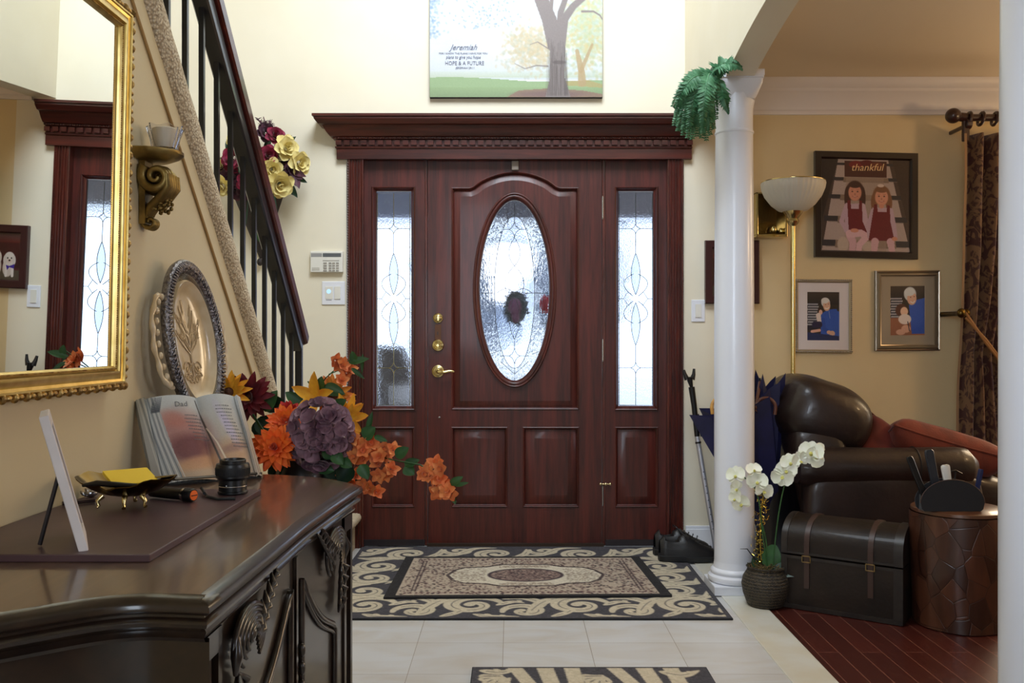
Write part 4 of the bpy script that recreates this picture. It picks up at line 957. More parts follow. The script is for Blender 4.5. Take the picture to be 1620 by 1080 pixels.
for s1, r0 in ((-1, 1.0), (1, 1.0)):
    mb = MB(); pts = []; rad = []
    for i in range(30):
        t = -1+2*i/29; a = (PI if s1 < 0 else 0)+s1*-t*.55*1; out = 1.0+.30*(1-t*t)**.6+.02*math.sin(i*.9)
        pts.append(plp(a, out, -.004)); rad.append(.0055+.0015*math.sin(i*1.3))
    mb.tube(pts, rad, 8, cap=True)
    for i in range(0, 30, 3):
        t = -1+2*i/29; a = (PI if s1 < 0 else 0)+s1*-t*.55; mb.sell(plp(a, 1.0+.18*(1-t*t)**.6, -.002), (.006, .006, .008), n=8, m=6)
    mb.build('handle', M_cream, pt, smooth=60)
st_ = MB(); st_.tube([(ctr.x-.01, ctr.y, ZD+.004), (ctr.x+.05, ctr.y-.035, ZD+.005)], .004, 8)
bt = plp(-PI/2, 1.0, 0)
st_.tube([(ctr.x-.02, ctr.y+.0, ZD+.004), (bt.x, bt.y, bt.z+.01), (bt.x+.02, bt.y-.01, bt.z)], .004, 8); st_.tube([(bt.x+.03, bt.y-.02, ZD+.004), (bt.x+.012, bt.y, bt.z-.002)], .005, 8)
tag(st_.build('plate_stand', M_black, smooth=60), 'small black stand holding the oval platter behind the book', 'stand')
# ------------------------------------------------------------------ flowers
def basis(n):
    n = Vector(n).normalized(); a = n.orthogonal().normalized(); return n, a, n.cross(a)
BLUNT = [False]
def petal(mb, base, d, nrm, L, w, curl=.3, cup=.25, nu=6, nv=4, tip=.6):
    d = Vector(d).normalized(); nrm = Vector(nrm); nrm = (nrm-d*nrm.dot(d)).normalized(); s = d.cross(nrm)
    rows = []
    for i in range(nu+1):
        t = i/nu; ww = w*(math.sin(min(1, t**.75*1.0)*PI*.93+.12)**.8 if t < 1 else 0.0)*.5; ww = max(ww, w*.04)
        if t > .98: ww = w*.03
        if BLUNT[0]: ww = w/2*min(1, t/.5+.12)**.7*(1 if t < .7 else math.sqrt(max(.06, 1-((t-.7)/.3)**2)))
        c = Vector(base)+d*(L*t)+nrm*(L*curl*t*t)
        rows.append([c+s*(ww*(2*j/nv-1))+nrm*(cup*ww*(2*j/nv-1)**2) for j in range(nv+1)])
    mb.quadgrid(rows)
def bloom(mb, c, axis, rings, rnd=.12, seed=0):
    rr = random.Random(seed); n, a, b_ = basis(axis)
    for (k, L, w, tilt, curl, r0, ph, h0) in rings:
        for i in range(k):
            an = 2*PI*(i+ph)/k+rr.uniform(-rnd, rnd); ra = a*math.cos(an)+b_*math.sin(an); tl = R(tilt+rr.uniform(-7, 7))
            d = n*math.cos(tl)+ra*math.sin(tl); nr = n*math.sin(tl)-ra*math.cos(tl)
            petal(mb, Vector(c)+ra*r0+n*h0, d, nr, L*rr.uniform(.9, 1.08), w, curl, .3)
def leaf(mb, base, d, nrm, L, w): petal(mb, base, d, nrm, L, w, -.15, .3, 7, 4)
def fm(name, c1, c2, rough=.65, sc=40): return mat(name, c1, rough, c2=c2, nscale=sc, sheen=.15)
MF = {'orange': fm('orange_petal', (255, 132, 40), (244, 96, 26)), 'orange2': fm('pale_orange_petal', (246, 160, 92), (228, 118, 62)), 'rust': fm('rust_petal', (198, 92, 24), (232, 150, 40)),
      'yellow': fm('yellow_petal', (246, 186, 40), (228, 150, 24)), 'red': fm('red_petal', (124, 14, 30), (84, 8, 24)), 'red2': fm('scarlet_petal', (206, 36, 30), (170, 24, 24)),
      'mauve': fm('mauve_petal', (160, 122, 134), (92, 54, 72), sc=22), 'plum': fm('plum_petal', (84, 36, 56), (60, 26, 44)), 'cream': fm('cream_petal', (240, 226, 158), (226, 206, 130)), 'white': fm('white_petal', (242, 242, 226), (230, 232, 206), .5),
      'magenta': fm('magenta_petal', (150, 18, 64), (112, 12, 46))}
fa = thing('flower_arrangement', 'autumn silk flower arrangement spilling out of a tall dark vase behind the dresser', 'flowers', (-.52, 2.28, 0))
vc = Vector((-.52, 2.28, 0))
mb = MB(); mb.lathe([(0, 0), (.10, 0), (.105, .02), (.075, .12), (.09, .4), (.10, .62), (.075, .74), (.07, .78), (.085, .80), (.075, .80), (.06, .77), (0, .7)], vc, 36); mb.build('vase', mat('dark_vase', (44, 40, 38), .3, coat=.5), fa, smooth=50)
CAMV = Vector((0, 0, H))
def tocam(p, dx_=0, dz_=0): v = (CAMV-Vector(p)).normalized(); return (v+Vector((dx_, 0, dz_))).normalized()
def fl(name, m_, px, py, d, rings, dx_=0, dz_=0, seed=0, rnd=.12, extra=None):
    mb = MB(); c = P(px, py, d); bloom(mb, c, tocam(c, dx_, dz_), rings, rnd, seed); o = mb.build(name, MF[m_], fa, smooth=60, fixn=False); 
    if extra: 
        m2 = MB(); m2.sell(c+tocam(c, dx_, dz_)*extra[1], (extra[2],)*3, n=12, m=8); m2.build('flower_centre', extra[0], o, smooth=60)
    return o
M_cent = mat('brown_centre', (80, 44, 22), .8, bump=.5, bscale=300)
dahl = lambda s: [(5, .018*s, .012*s, 12, .2, .001, 0, .012*s), (8, .026*s, .014*s, 28, .2, .002, .3, .01*s), (11, .034*s, .017*s, 46, .15, .003, .1, .006*s), (13, .043*s, .019*s, 64, .1, .004, .5, .003*s), (14, .050*s, .021*s, 82, .02, .005, .2, 0), (12, .052*s, .022*s, 98, -.05, .005, .6, -.006*s)]
fl('dahlia', 'orange', 434, 708, 2.10, dahl(1.0), -.1, .1, 1)
fl('dahlia', 'orange', 452, 668, 2.16, dahl(.85), -.1, .5, 2)
sun = lambda s: [(12, .055*s, .022*s, 60, .05, .008, 0, .002), (14, .060*s, .022*s, 80, -.05, .010, .4, 0)]
fl('sunflower', 'yellow', 362, 622, 2.20, sun(.75), -.3, .3, 3, extra=(M_cent, .002, .014))
fl('gerbera', 'red', 394, 628, 2.24, sun(.95)+[(10, .035, .018, 30, .1, .004, .2, .004)], -.2, .1, 4, extra=(M_cent, .008, .010))
fl('gerbera', 'red2', 457, 655, 2.24, [(9, .03, .018, 40, .1, .004, 0, 0), (9, .034, .018, 75, 0, .005, .5, 0)], 0, .8, 5)
fl('daylily', 'yellow', 500, 630, 2.28, [(5, .062, .03, 48, -.25, .003, 0, 0)], -.5, .3, 6)
fl('sunflower', 'rust', 524, 626, 2.32, sun(.85), .1, .6, 7, extra=(M_cent, .002, .02))
fl('sunflower', 'yellow', 545, 660, 2.30, [(10, .062, .026, 75, -.2, .006, 0, 0), (8, .05, .022, 50, -.1, .005, .3, .003)], .9, -.2, 8, extra=(M_cent, .004, .014))
# hydrangea: many four-petal florets on a dome
BLUNT[0] = True
mb = MB(); rr = random.Random(11); hc = P(506, 688, 2.14)
hn, ha, hb = basis(tocam(hc, 0, .1))
for i in range(58):
    u = rr.uniform(.0, 1); a = rr.uniform(0, 2*PI); t = math.acos(1-u*1.05); d = hn*math.cos(t)+(ha*math.cos(a)+hb*math.sin(a))*math.sin(t)
    c = hc+Vector((d.x*.062, d.y*.05, d.z*.070)); bloom(mb, c, d+Vector((0, -.3, 0)), [(4, .023, .027, 62, .12, .001, rr.random(), 0)], .15, i)
fi = MB(); fi.sell(hc+Vector((0, .03, 0)), (.042, .034, .050), n=16, m=10); hy_ = mb.build('hydrangea', MF['mauve'], fa, smooth=60, fixn=False)
fi.build('flower_core', MF['plum'], hy_, smooth=60)
mb = MB()
for (px, py) in ((505, 712), (520, 724), (495, 722), (540, 700), (470, 678), (524, 646), (515, 650), (512, 730)):
    c = P(px, py, 2.2); bloom(mb, c, tocam(c, rr.uniform(-.4, .4), rr.uniform(-.4, .4)), [(6, .024, .018, 40, .2, .002, 0, 0), (5, .016, .014, 15, .2, .001, .5, .003)], .1, px)
mb.build('plum_blossoms', MF['plum'], fa, smooth=60, fixn=False)
BLUNT[0] = False
small = [(5, .022, .017, 62, .05, .002, 0, 0), (4, .014, .012, 30, .1, .001, .4, .002)]
clusters = [('blossom_spray', [(556, 692), (565, 706), (574, 712), (586, 700), (590, 716), (601, 722), (598, 734), (612, 722), (606, 707), (622, 712), (574, 726), (562, 722), (618, 742), (612, 748), (600, 750), (579, 700), (594, 726), (609, 716), (568, 716)], 2.14, 'orange2'),
            ('blossom_spray', [(690, 733), (698, 742), (668, 748), (680, 752), (694, 758), (688, 768), (697, 775), (706, 777), (714, 780), (690, 780), (703, 768), (676, 744), (712, 772)], 2.08, 'orange2'),
            ('blossom_spray', [(530, 570), (542, 578), (548, 590), (540, 602), (536, 576), (552, 583)], 2.30, 'orange2'),
            ('blossom_spray', [(505, 748), (520, 754), (535, 752), (548, 760), (557, 768), (565, 752), (575, 768), (510, 742), (541, 760), (585, 772), (595, 778), (572, 745)], 2.26, 'orange2')]
for nm, pts, d, m_ in clusters:
    o = None; mb = MB()
    for i, (px, py) in enumerate(pts):
        c = P(px, py, d+rr.uniform(-.02, .02)); bloom(mb, c, tocam(c, rr.uniform(-.7, .7), rr.uniform(-.6, .7)), small, .2, px+py)
    o = mb.build(nm, MF[m_], fa, smooth=60, fixn=False)
mb = MB()
def stem(mb, pts, r=.0016): mb.tube([P(*p) for p in pts], r, 6)
stem(mb, [(520, 720, 2.25), (560, 712, 2.16), (625, 728, 2.13), (665, 735, 2.10), (690, 750, 2.08), (712, 780, 2.08), (722, 795, 2.08)])
stem(mb, [(500, 650, 2.3), (500, 620, 2.32), (515, 598, 2.32), (535, 580, 2.31), (560, 565, 2.31)]); stem(mb, [(520, 592, 2.31), (545, 582, 2.31), (572, 596, 2.32)])
stem(mb, [(495, 625, 2.3), (492, 610, 2.3), (487, 603, 2.3)], .002); stem(mb, [(400, 655, 2.2), (412, 675, 2.2), (430, 700, 2.25), (470, 760, 2.3)], .003)
stem(mb, [(462, 740, 2.28), (448, 700, 2.2)], .004); stem(mb, [(520, 760, 2.3), (520, 690, 2.25)], .004)
mb.build('stems', M_green, fa, smooth=60)
lv = [((475, 620), (455, 655, 2.31), .06, 1.2), ]
def lf(px0, py0, px1, py1, d, w=.03, m_=M_green, nd=(0, -1, .3)):
    mb = MB(); a, c = P(px0, py0, d), P(px1, py1, d-.01); leaf(mb, a, c-a, nd, (c-a).length, w); mb.build('leaf', m_, fa, smooth=60, fixn=False)
for q in [(478, 640, 452, 620, 2.28, .032), (505, 618, 508, 596, 2.3, .026), (512, 612, 544, 622, 2.3, .034), (418, 650, 436, 618, 2.26, .036), (527, 645, 546, 632, 2.24, .028), (560, 571, 557, 556, 2.3, .02), (552, 573, 582, 566, 2.3, .020), (556, 582, 576, 598, 2.3, .012),
          (525, 726, 514, 700, 2.12, .034), (527, 716, 542, 734, 2.11, .03), (503, 738, 527, 744, 2.13, .03), (540, 728, 556, 738, 2.12, .026), (570, 735, 582, 757, 2.1, .03), (575, 692, 592, 676, 2.12, .034), (582, 680, 588, 652, 2.13, .014), (592, 690, 612, 697, 2.12, .014),
          (626, 722, 645, 708, 2.10, .028), (640, 735, 662, 727, 2.12, .022), (640, 738, 655, 750, 2.14, .03), (712, 766, 731, 754, 2.07, .018), (720, 768, 740, 763, 2.07, .010), (714, 780, 720, 797, 2.07, .012), (574, 560, 572, 590, 2.34, .01)]:
    lf(*q)
for q in [(470, 745, 440, 755, 2.22, .05), (480, 740, 470, 700, 2.24, .05), (490, 752, 460, 770, 2.22, .05), (470, 725, 500, 760, 2.24, .06), (430, 760, 452, 735, 2.24, .05), (410, 660, 432, 690, 2.28, .05), (405, 690, 420, 660, 2.28, .04), (500, 720, 520, 765, 2.26, .06), (440, 650, 425, 625, 2.3, .05), (455, 700, 430, 745, 2.26, .06), (540, 745, 570, 770, 2.3, .05), (520, 730, 545, 755, 2.24, .06), (545, 728, 520, 750, 2.25, .06), (500, 735, 530, 765, 2.24, .06), (555, 735, 535, 765, 2.22, .05)]:
    lf(*q, m_=M_greend)

# wall basket on the entrance wall, behind the railing
wb = thing('wall_basket', 'cone wall vase of cream and burgundy roses hanging on the wall behind the stair railing', 'flowers', (P(410, 540, YW)[0], YW-.002, 1.1))
mb = MB(); tipp = P(411, 408, YW-.03); rows = []
for t in [i/8 for i in range(9)]:
    zc = tipp.z+(P(0, 300, 4.7).z-tipp.z)*t; r_ = .008+.13*t; cxx = tipp.x+(P(405, 300, 4.7).x-tipp.x)*t
    rows.append([(cxx+r_*math.cos(a), YW-.004-abs(r_*.8*math.sin(a)), zc) for a in [PI*j/14 for j in range(15)]])
mb.quadgrid(rows); mb.sell(tipp+Vector((0, .005, -.02)), (.016, .016, .02)); mb.build('cone_vase', mat('dark_wicker', (40, 30, 28), .6, bump=.8, bscale=160), wb, smooth=60)
mb = MB(); leaf(mb, P(410, 300, 4.62), P(406, 378, 4.64)-P(410, 300, 4.62), (0, -1, 0), .26, .06); mb.build('hanging_leaf', M_green, wb, fixn=False)
rose = lambda s: [(3, .030*s, .034*s, 8, .0, .004*s, 0, .006), (5, .040*s, .044*s, 24, -.02, .010*s, .3, .002), (6, .050*s, .052*s, 46, -.1, .014*s, .1, 0), (6, .056*s, .056*s, 66, -.2, .016*s, .6, -.004)]
rs = [('cream', 442, 291, 4.52, 1.15), ('cream', 430, 268, 4.58, .95), ('cream', 453, 234, 4.60, 1.05), ('cream', 473, 258, 4.60, 1.0), ('cream', 373, 222, 4.62, .8), ('cream', 352, 294, 4.62, .9), ('cream', 352, 262, 4.66, .7), ('white', 444, 240, 4.63, .8),
      ('magenta', 369, 250, 4.58, .95), ('magenta', 366, 262, 4.6, .7), ('magenta', 435, 215, 4.62, .85), ('magenta', 424, 246, 4.58, .9), ('magenta', 391, 288, 4.56, .9), ('plum', 422, 211, 4.64, .9), ('plum', 390, 300, 4.6, .9), ('plum', 462, 268, 4.6, .7), ('plum', 376, 300, 4.62, .9), ('plum', 448, 250, 4.66, .9), ('cream', 386, 240, 4.66, .8), ('plum', 355, 268, 4.66, .6), ('plum', 366, 280, 4.62, .9)]
BLUNT[0] = True
for i, (m_, px, py, d, s) in enumerate(rs):
    mb = MB(); c = P(px, py, d); bloom(mb, c, tocam(c, (px-405)/90, -(py-260)/90), rose(s*.9), .12, i); mb.build('rose', MF[m_], wb, smooth=60, fixn=False)
BLUNT[0] = False
mb = MB(); rr = random.Random(8)
for (px0, py0, px1, py1) in [(462, 268, 480, 284), (455, 266, 468, 296), (450, 262, 486, 280), (462, 262, 474, 300), (452, 268, 462, 302)]:
    a, c = P(px0, py0, 4.6), P(px1, py1, 4.58); petal(mb, a, c-a, (rr.uniform(-.5, .5), -1, 0), (c-a).length, .045, .1)
for (px0, py0, px1, py1) in [(424, 210, 406, 186), (424, 206, 418, 190), (422, 208, 412, 196), (430, 206, 427, 194)]:
    a, c = P(px0, py0, 4.64), P(px1, py1, 4.62); mb.tube([a, (a+c)/2+Vector((.01, 0, 0)), c], [.004, .003, .001], 5)
    for k in range(14):
        p = a+(c-a)*(.3+.7*k/14); e = Vector((rr.uniform(-1, 1), rr.uniform(-.3, .3), rr.uniform(0, 1))).normalized()*.022; mb.tube([p, p+e], [.003, .001], 4)
mb.build('purple_sprays', MF['plum'], wb, smooth=60, fixn=False)
mb = MB()
for i in range(46):
    a = rr.uniform(0, 2*PI); r0 = rr.uniform(10, 48); px, py = 412+r0*math.cos(a)*1.15, 262+r0*math.sin(a)*.85
    c = P(px, py, 4.66); d = Vector((math.cos(a)+rr.uniform(-.5, .5), rr.uniform(-.6, .1), -math.sin(a)+rr.uniform(-.5, .5))); leaf(mb, c, d, (0, -1, .2), rr.uniform(.05, .10), .035)
mb.build('foliage', M_greend, wb, smooth=60, fixn=False)
mb = MB()
for i in range(9):
    c = P(rr.uniform(380, 440), 300, 4.63); mb.tube([c, c+Vector((rr.uniform(-.03, .03), 0, -rr.uniform(.05, .22)))], [.004, .002], 5)
mb.build('trailing_stems', M_greend, wb, smooth=60)

# ------------------------------------------------------------------ fern by the column capital
fn_ = thing('hanging_fern', 'green artificial fern spilling over the capital of the far white column', 'fern', (.84, 3.80, 2.16))
rr = random.Random(21)
fronds = [((1135, 120), (1128, 95), (1165, 100)), ((1135, 118), (1150, 88), (1174, 108)), ((1138, 122), (1142, 150), (1153, 178))]
for px1, py1 in ((1069, 190), (1064, 170), (1086, 212), (1100, 214), (1112, 212), (1078, 160), (1120, 208), (1128, 195), (1091, 205), (1066, 200), (1072, 208), (1080, 215), (1088, 220), (1095, 222), (1102, 218), (1110, 220), (1118, 224), (1124, 215), (1130, 205), (1070, 180), (1075, 168), (1084, 150), (1090, 195), (1105, 200), (1116, 190), (1134, 190)):
    fronds.append(((1128+rr.uniform(-8, 8), 122+rr.uniform(-8, 8)), ((1128+px1)/2-12+rr.uniform(-6, 6), 108+rr.uniform(-8, 22)), (px1, py1)))
for i, (a, b_, c) in enumerate(fronds):
    d0 = 3.80+rr.uniform(-.05, .06); mb = MB(); pts = []
    for k in range(19):
        t = k/18; px = (1-t)**2*a[0]+2*t*(1-t)*b_[0]+t*t*c[0]; py = (1-t)**2*a[1]+2*t*(1-t)*b_[1]+t*t*c[1]
        pts.append(P(px, py, d0-.10*math.sin(t*PI*.9)-.02*t))
    mb.tube(pts, [.003-.002*k/18 for k in range(19)], 5)
    for k in range(2, 19):
        tg = (pts[k]-pts[k-1]).normalized(); s = tg.cross(Vector((.2*math.sin(i), -1, .2))).normalized(); L = .044*(1-.7*(k/18)**2)*(.5+.5*min(1, k/5))
        for sg in (-1, 1):
            for h_ in (0, .33, .66):
                p = pts[k-1]+(pts[k]-pts[k-1])*h_; petal(mb, p, s*sg+tg*.35+Vector((0, rr.uniform(-.35, .05), rr.uniform(-.3, .1))), (0, -1, .3), L*rr.uniform(.85, 1.1), .0085, -.25, .2, 3, 2)
    mb.build('frond', M_fern, fn_, smooth=60, fixn=False)
mb = MB(); mb.sell((.852, 3.80, 2.19), (.03, .03, .03)); mb.build('root_ball', M_greend, fn_)

# ------------------------------------------------------------------ painting over the door
pn = thing('wall_canvas', 'large canvas print of a misty oak above the front door, edge painted black', 'picture', (dx(816), YW-.02, 2.33))
x0, x1 = (680-810)*(YW-.03)/F, (953-810)*(YW-.03)/F; zb = P(0, 153.5, YW-.03).z; zt_ = zb+.66
hpx = int((zt_-zb)/((YW-.03)/F))  # height in photo pixels
cv = Canvas(273, hpx, (244, 247, 252)); y_ = lambda py: hpx-(153.5-py)
cv.vgrad(0, hpx, (236, 243, 252), (250, 250, 252)); cv.vgrad(y_(70), y_(125), (250, 250, 253), (226, 234, 236))
cv.ell(50, y_(80), 46, 34, (232, 238, 252), 0, 1, .7); cv.vgrad(y_(112), y_(122), (228, 236, 232), (214, 224, 204))
rn = np.random.RandomState(5)
for k in range(500):
    cx, cy_ = rn.normal(0, 10), y_(rn.uniform(-80, 60)); cv.ell(cx, cy_, 2.2, 1.6, (150, 180, 214), rn.uniform(0, 180), .6, .35)
for k in range(260):
    cx, cy_ = rn.normal(90, 24), y_(rn.uniform(-60, 50)-abs(rn.normal(0, 8))); cv.ell(cx, cy_, 1.8, 1.2, (130, 160, 205), rn.uniform(0, 180), .6, .45)
for k in range(900):   # mid trees
    cx, cy_ = rn.normal(160, 20), y_(rn.normal(74, 17)); cv.ell(cx, cy_, 3.2, 2.0, [(222, 200, 160), (206, 206, 186), (230, 214, 180)][k % 3], rn.uniform(0, 180), .7, .4)
for k in range(1500):
    cx, cy_ = rn.normal(248, 20), y_(rn.normal(46, 32)); cv.ell(cx, cy_, 3.2, 2.2, [(216, 216, 170), (196, 212, 178), (224, 206, 150), (206, 222, 214)][k % 4], rn.uniform(0, 180), .7, .42)
cv.poly([(0, y_(122)), (30, y_(120.5)), (90, y_(123)), (160, y_(128)), (273, y_(126)), (273, hpx), (0, hpx)], (168, 194, 146))
cv.vgrad(y_(137), hpx, (164, 190, 140), (146, 168, 126)); 
cv.poly([(120, hpx), (140, y_(142)), (185, y_(139)), (240, y_(142)), (273, y_(148)), (273, hpx)], (158, 132, 112)); cv.ell(190, y_(148), 50, 5, (134, 106, 108), 0, .8, .7)
cv.poly([(212, y_(128)), (250, y_(126)), (273, y_(133)), (273, y_(138)), (210, y_(134))], (196, 176, 118), .8)
for pts, w0, w1 in (([(240, y_(130)), (239, y_(112)), (232, y_(80))], 13, 6), ([(238, y_(112)), (250, y_(84)), (256, y_(70))], 7, 4)): cv.line(pts, w0, w1, (198, 170, 126), .85)
bark = (150, 138, 136)
cv.poly([(182, hpx), (190, y_(120)), (189, y_(60)), (196, y_(40)), (214, y_(60)), (212, y_(120)), (222, hpx)], bark)
for pts, w0, w1 in (([(198, y_(70)), (188, y_(30)), (172, y_(-10)), (166, y_(-60))], 26, 18), ([(206, y_(70)), (212, y_(30)), (226, y_(10)), (250, y_(-10)), (273, y_(-16))], 16, 7), ([(204, y_(60)), (206, y_(20)), (216, y_(-8)), (222, y_(-60))], 11, 7), ([(204, y_(62)), (190, y_(26)), (193, y_(-10))], 7, 6),
                    ([(240, y_(18)), (258, y_(18)), (268, y_(24)), (273, y_(32))], 3.5, 2), ([(186, y_(104)), (168, y_(103)), (150, y_(108)), (134, y_(100))], 2.2, .8), ([(186, y_(76)), (170, y_(66)), (158, y_(70))], 2, .8)): cv.line(pts, w0, w1, bark)
for k in range(60): 
    xx = rn.uniform(186, 216); cv.line([(xx, y_(rn.uniform(60, 110))), (xx+rn.normal(0, 2)+(xx-201)*.2, y_(150))], .8, .8, (92, 80, 78), .35)
cv.ell(204, y_(98), 10, 3, (88, 76, 74), 0, .5, .5)
cv.noise(2, 3)
cv.build('canvas_face', (x0, YW-.0305, zt_), (x1-x0, 0, 0), (0, 0, zb-zt_), M_print2, pn, gain=.68)
mb = MB(); mb.b2(x0-.001, x1+.001, YW-.030, YW-.001, zb-.001, zt_); mb.build('canvas_edge', mat('canvas_edge_black', (40, 40, 38), .6), pn)
M_txt = mat('grey_lettering', (110, 112, 130), .7)
def tline(s, px, py, h, w=None, shear=0):
    o = textobj('lettering', s, h*YW/F*1.25, (dx(px)*.0+(px-810)*(YW-.03)/F, YW-.0325, P(0, py, YW-.03).z), (PI/2, 0, 0), M_txt, pn, shear)
    return o
T_ = []
tline('Jeremiah', 733, 79, 10, shear=.45).scale = (.95, 1, 1); tline('FOR I KNOW THE PLANS I HAVE FOR YOU', 733, 86, 3.2); tline('plans to give you hope', 733, 93, 6, shear=.2).scale = (.8, 1, 1); tline('HOPE & A FUTURE', 735, 103, 7).scale = (.85, 1, 1); tline('JEREMIAH 29:11', 736, 109, 3.6)

for o in [x for x in pn.children if x.type == 'FONT']: to_mesh(o)

# ------------------------------------------------------------------ keypad and switches
M_pla = mat('white_plastic', (224, 222, 214), .4); M_plb = mat('off_white_plastic', (206, 202, 190), .5)
def plate(px0, px1, py0, py1, t, name, m_, parent, d=YW, b=.003):
    mb = MB(); a, c = P(px0, py0, d), P(px1, py1, d); mb.b2(a.x, c.x, d-t, d, c.z, a.z); return mb.build(name, m_, parent, bevel=b)
kp = thing('alarm_keypad', 'white alarm keypad on the wall left of the front door', 'keypad', tuple(P(518, 431, YW)))
plate(492.5, 543.5, 398, 431, .024, 'housing', M_pla, kp)
def plate2(px0, px1, py0, py1, t0, t1, name, m_, parent, d=YW, b=.001):
    mb = MB(); a, c = P(px0, py0, d), P(px1, py1, d); mb.b2(a.x, c.x, d-t1, d-t0, c.z, a.z); return mb.build(name, m_, parent, bevel=b)
plate2(493.5, 511, 401, 407, .0235, .0245, 'indicator_strip', mat('keypad_grey', (150, 150, 150), .4), kp); plate2(512, 541, 401, 407, .0235, .0248, 'display', mat('keypad_lcd', (96, 100, 104), .2), kp)
for r_ in range(4):
    for px in (513, 521.5, 527, 533): plate2(px, px+(5.5 if px == 513 else 4.4), 416+r_*3.9-.5, 418.6+r_*3.9-.5, .0235, .0256, 'key', mat('key_grey', (150, 146, 138), .5) if 'key_grey' not in bpy.data.materials else bpy.data.materials['key_grey'], kp, b=.0003)
plate2(512, 538, 412.2, 413.6, .0235, .0245, 'key_slot', bpy.data.materials['key_grey'], kp)
for q in range(4): plate2(495, 507, 424+q*1.3, 424.6+q*1.3, .0235, .0243, 'speaker_slot', bpy.data.materials['key_grey'], kp, b=0)
sw = thing('double_wall_switch', 'white two-gang switch plate with a glowing dimmer, under the keypad', 'switch', tuple(P(527, 482, YW)))
plate(509.5, 546, 445, 482, .006, 'switch_plate', M_white, sw)
plate2(515, 527, 453, 473, .0055, .0075, 'dimmer_face', M_pla, sw); plate2(529.5, 539, 453, 473, .0055, .010, 'rocker', M_pla, sw)
mb = MB(); c = P(520.5, 461, YW); mb.lathe([(.0, -.0085), (.011, -.0085), (.012, -.007)], (c.x, YW, c.z), 24, 'Y'); mb.build('dimmer_glow', mat('blue_indicator', (190, 225, 250), .4, emit=(150, 205, 250), es=.6), sw)
plate2(516, 525, 474, 475.2, .0055, .0065, 'dimmer_bar', mat('grey_mark', (150, 150, 156), .5), sw, b=0)
s2 = thing('wall_switch', 'white single rocker switch right of the front door', 'switch', tuple(P(1104, 509, YW)))
plate(1093.5, 1115, 474, 509, .006, 'switch_plate', M_white, s2); plate2(1099.5, 1109, 481, 502, .0055, .010, 'rocker', M_pla, s2)
# ------------------------------------------------------------------ columns
def column(y, label, top=True):
    X = (BX0+BX1)/2; c = thing('column', label, 'column', (X, y, 0))
    mb = MB(); mb.b2(X-.108, X+.108, y-.108, y+.108, .004, .042); mb.build('plinth', M_white, c, bevel=.003)
    mb = MB(); mb.lathe([(.10, .042), (.108, .046), (.112, .056), (.110, .068), (.102, .074), (.098, .076), (.098, .080), (.101, .085), (.100, .092), (.094, .098), (.088, .102), (.086, .115), (.0845, .13)], (X, y, 0), 64); mb.build('base', M_white, c, smooth=40)
    zt = 2.10
    mb = MB(); pr = [(.0845, .13), (.0845, .8), (.084, 1.2), (.0815, 1.7), (.079, zt-.14), (.079, zt-.138)]; mb.lathe(pr, (X, y, 0), 72); mb.build('shaft', M_white, c, smooth=60)
    mb = MB(); mb.lathe([(.079, zt-.14), (.0815, zt-.139), (.083, zt-.134), (.0815, zt-.129), (.079, zt-.128), (.0785, zt-.05), (.080, zt-.03), (.086, zt+.0), (.090, zt+.02)], (X, y, 0), 64)
    rows = []
    for r_, z, e in ((.080, zt+.0, .6), (.088, zt+.02, .4), (.096, zt+.045, .25), (.100, zt+.060, .15), (.1, zt+.078, .1), (.104, zt+.08, .1), (.104, zt+.088, .1)):
        sg = lambda v: math.copysign(abs(v)**e, v); rows.append([(X+r_*sg(math.cos(a)), y+r_*sg(math.sin(a)), z) for a in [2*PI*(i+.5)/48 for i in range(48)]])
    mb.quadgrid(rows, closeu=True); o = len(mb.v)-48; mb.f.append(tuple(range(o, o+48))); mb.m.append(0); mb.build('capital', M_white, c, smooth=35)
    mb = MB()
    for sx in (-1, 1): mb.b2(X+sx*.061, X+sx*.104, y-.104, y+.104, zt+.086, zt+.115)
    mb.build('cap_flange', M_white, c, bevel=.003)
column(Cf, 'far white round column between the front door and the recliner, fern on its capital')
column(Cn, 'near white column cut by the right edge of the picture')

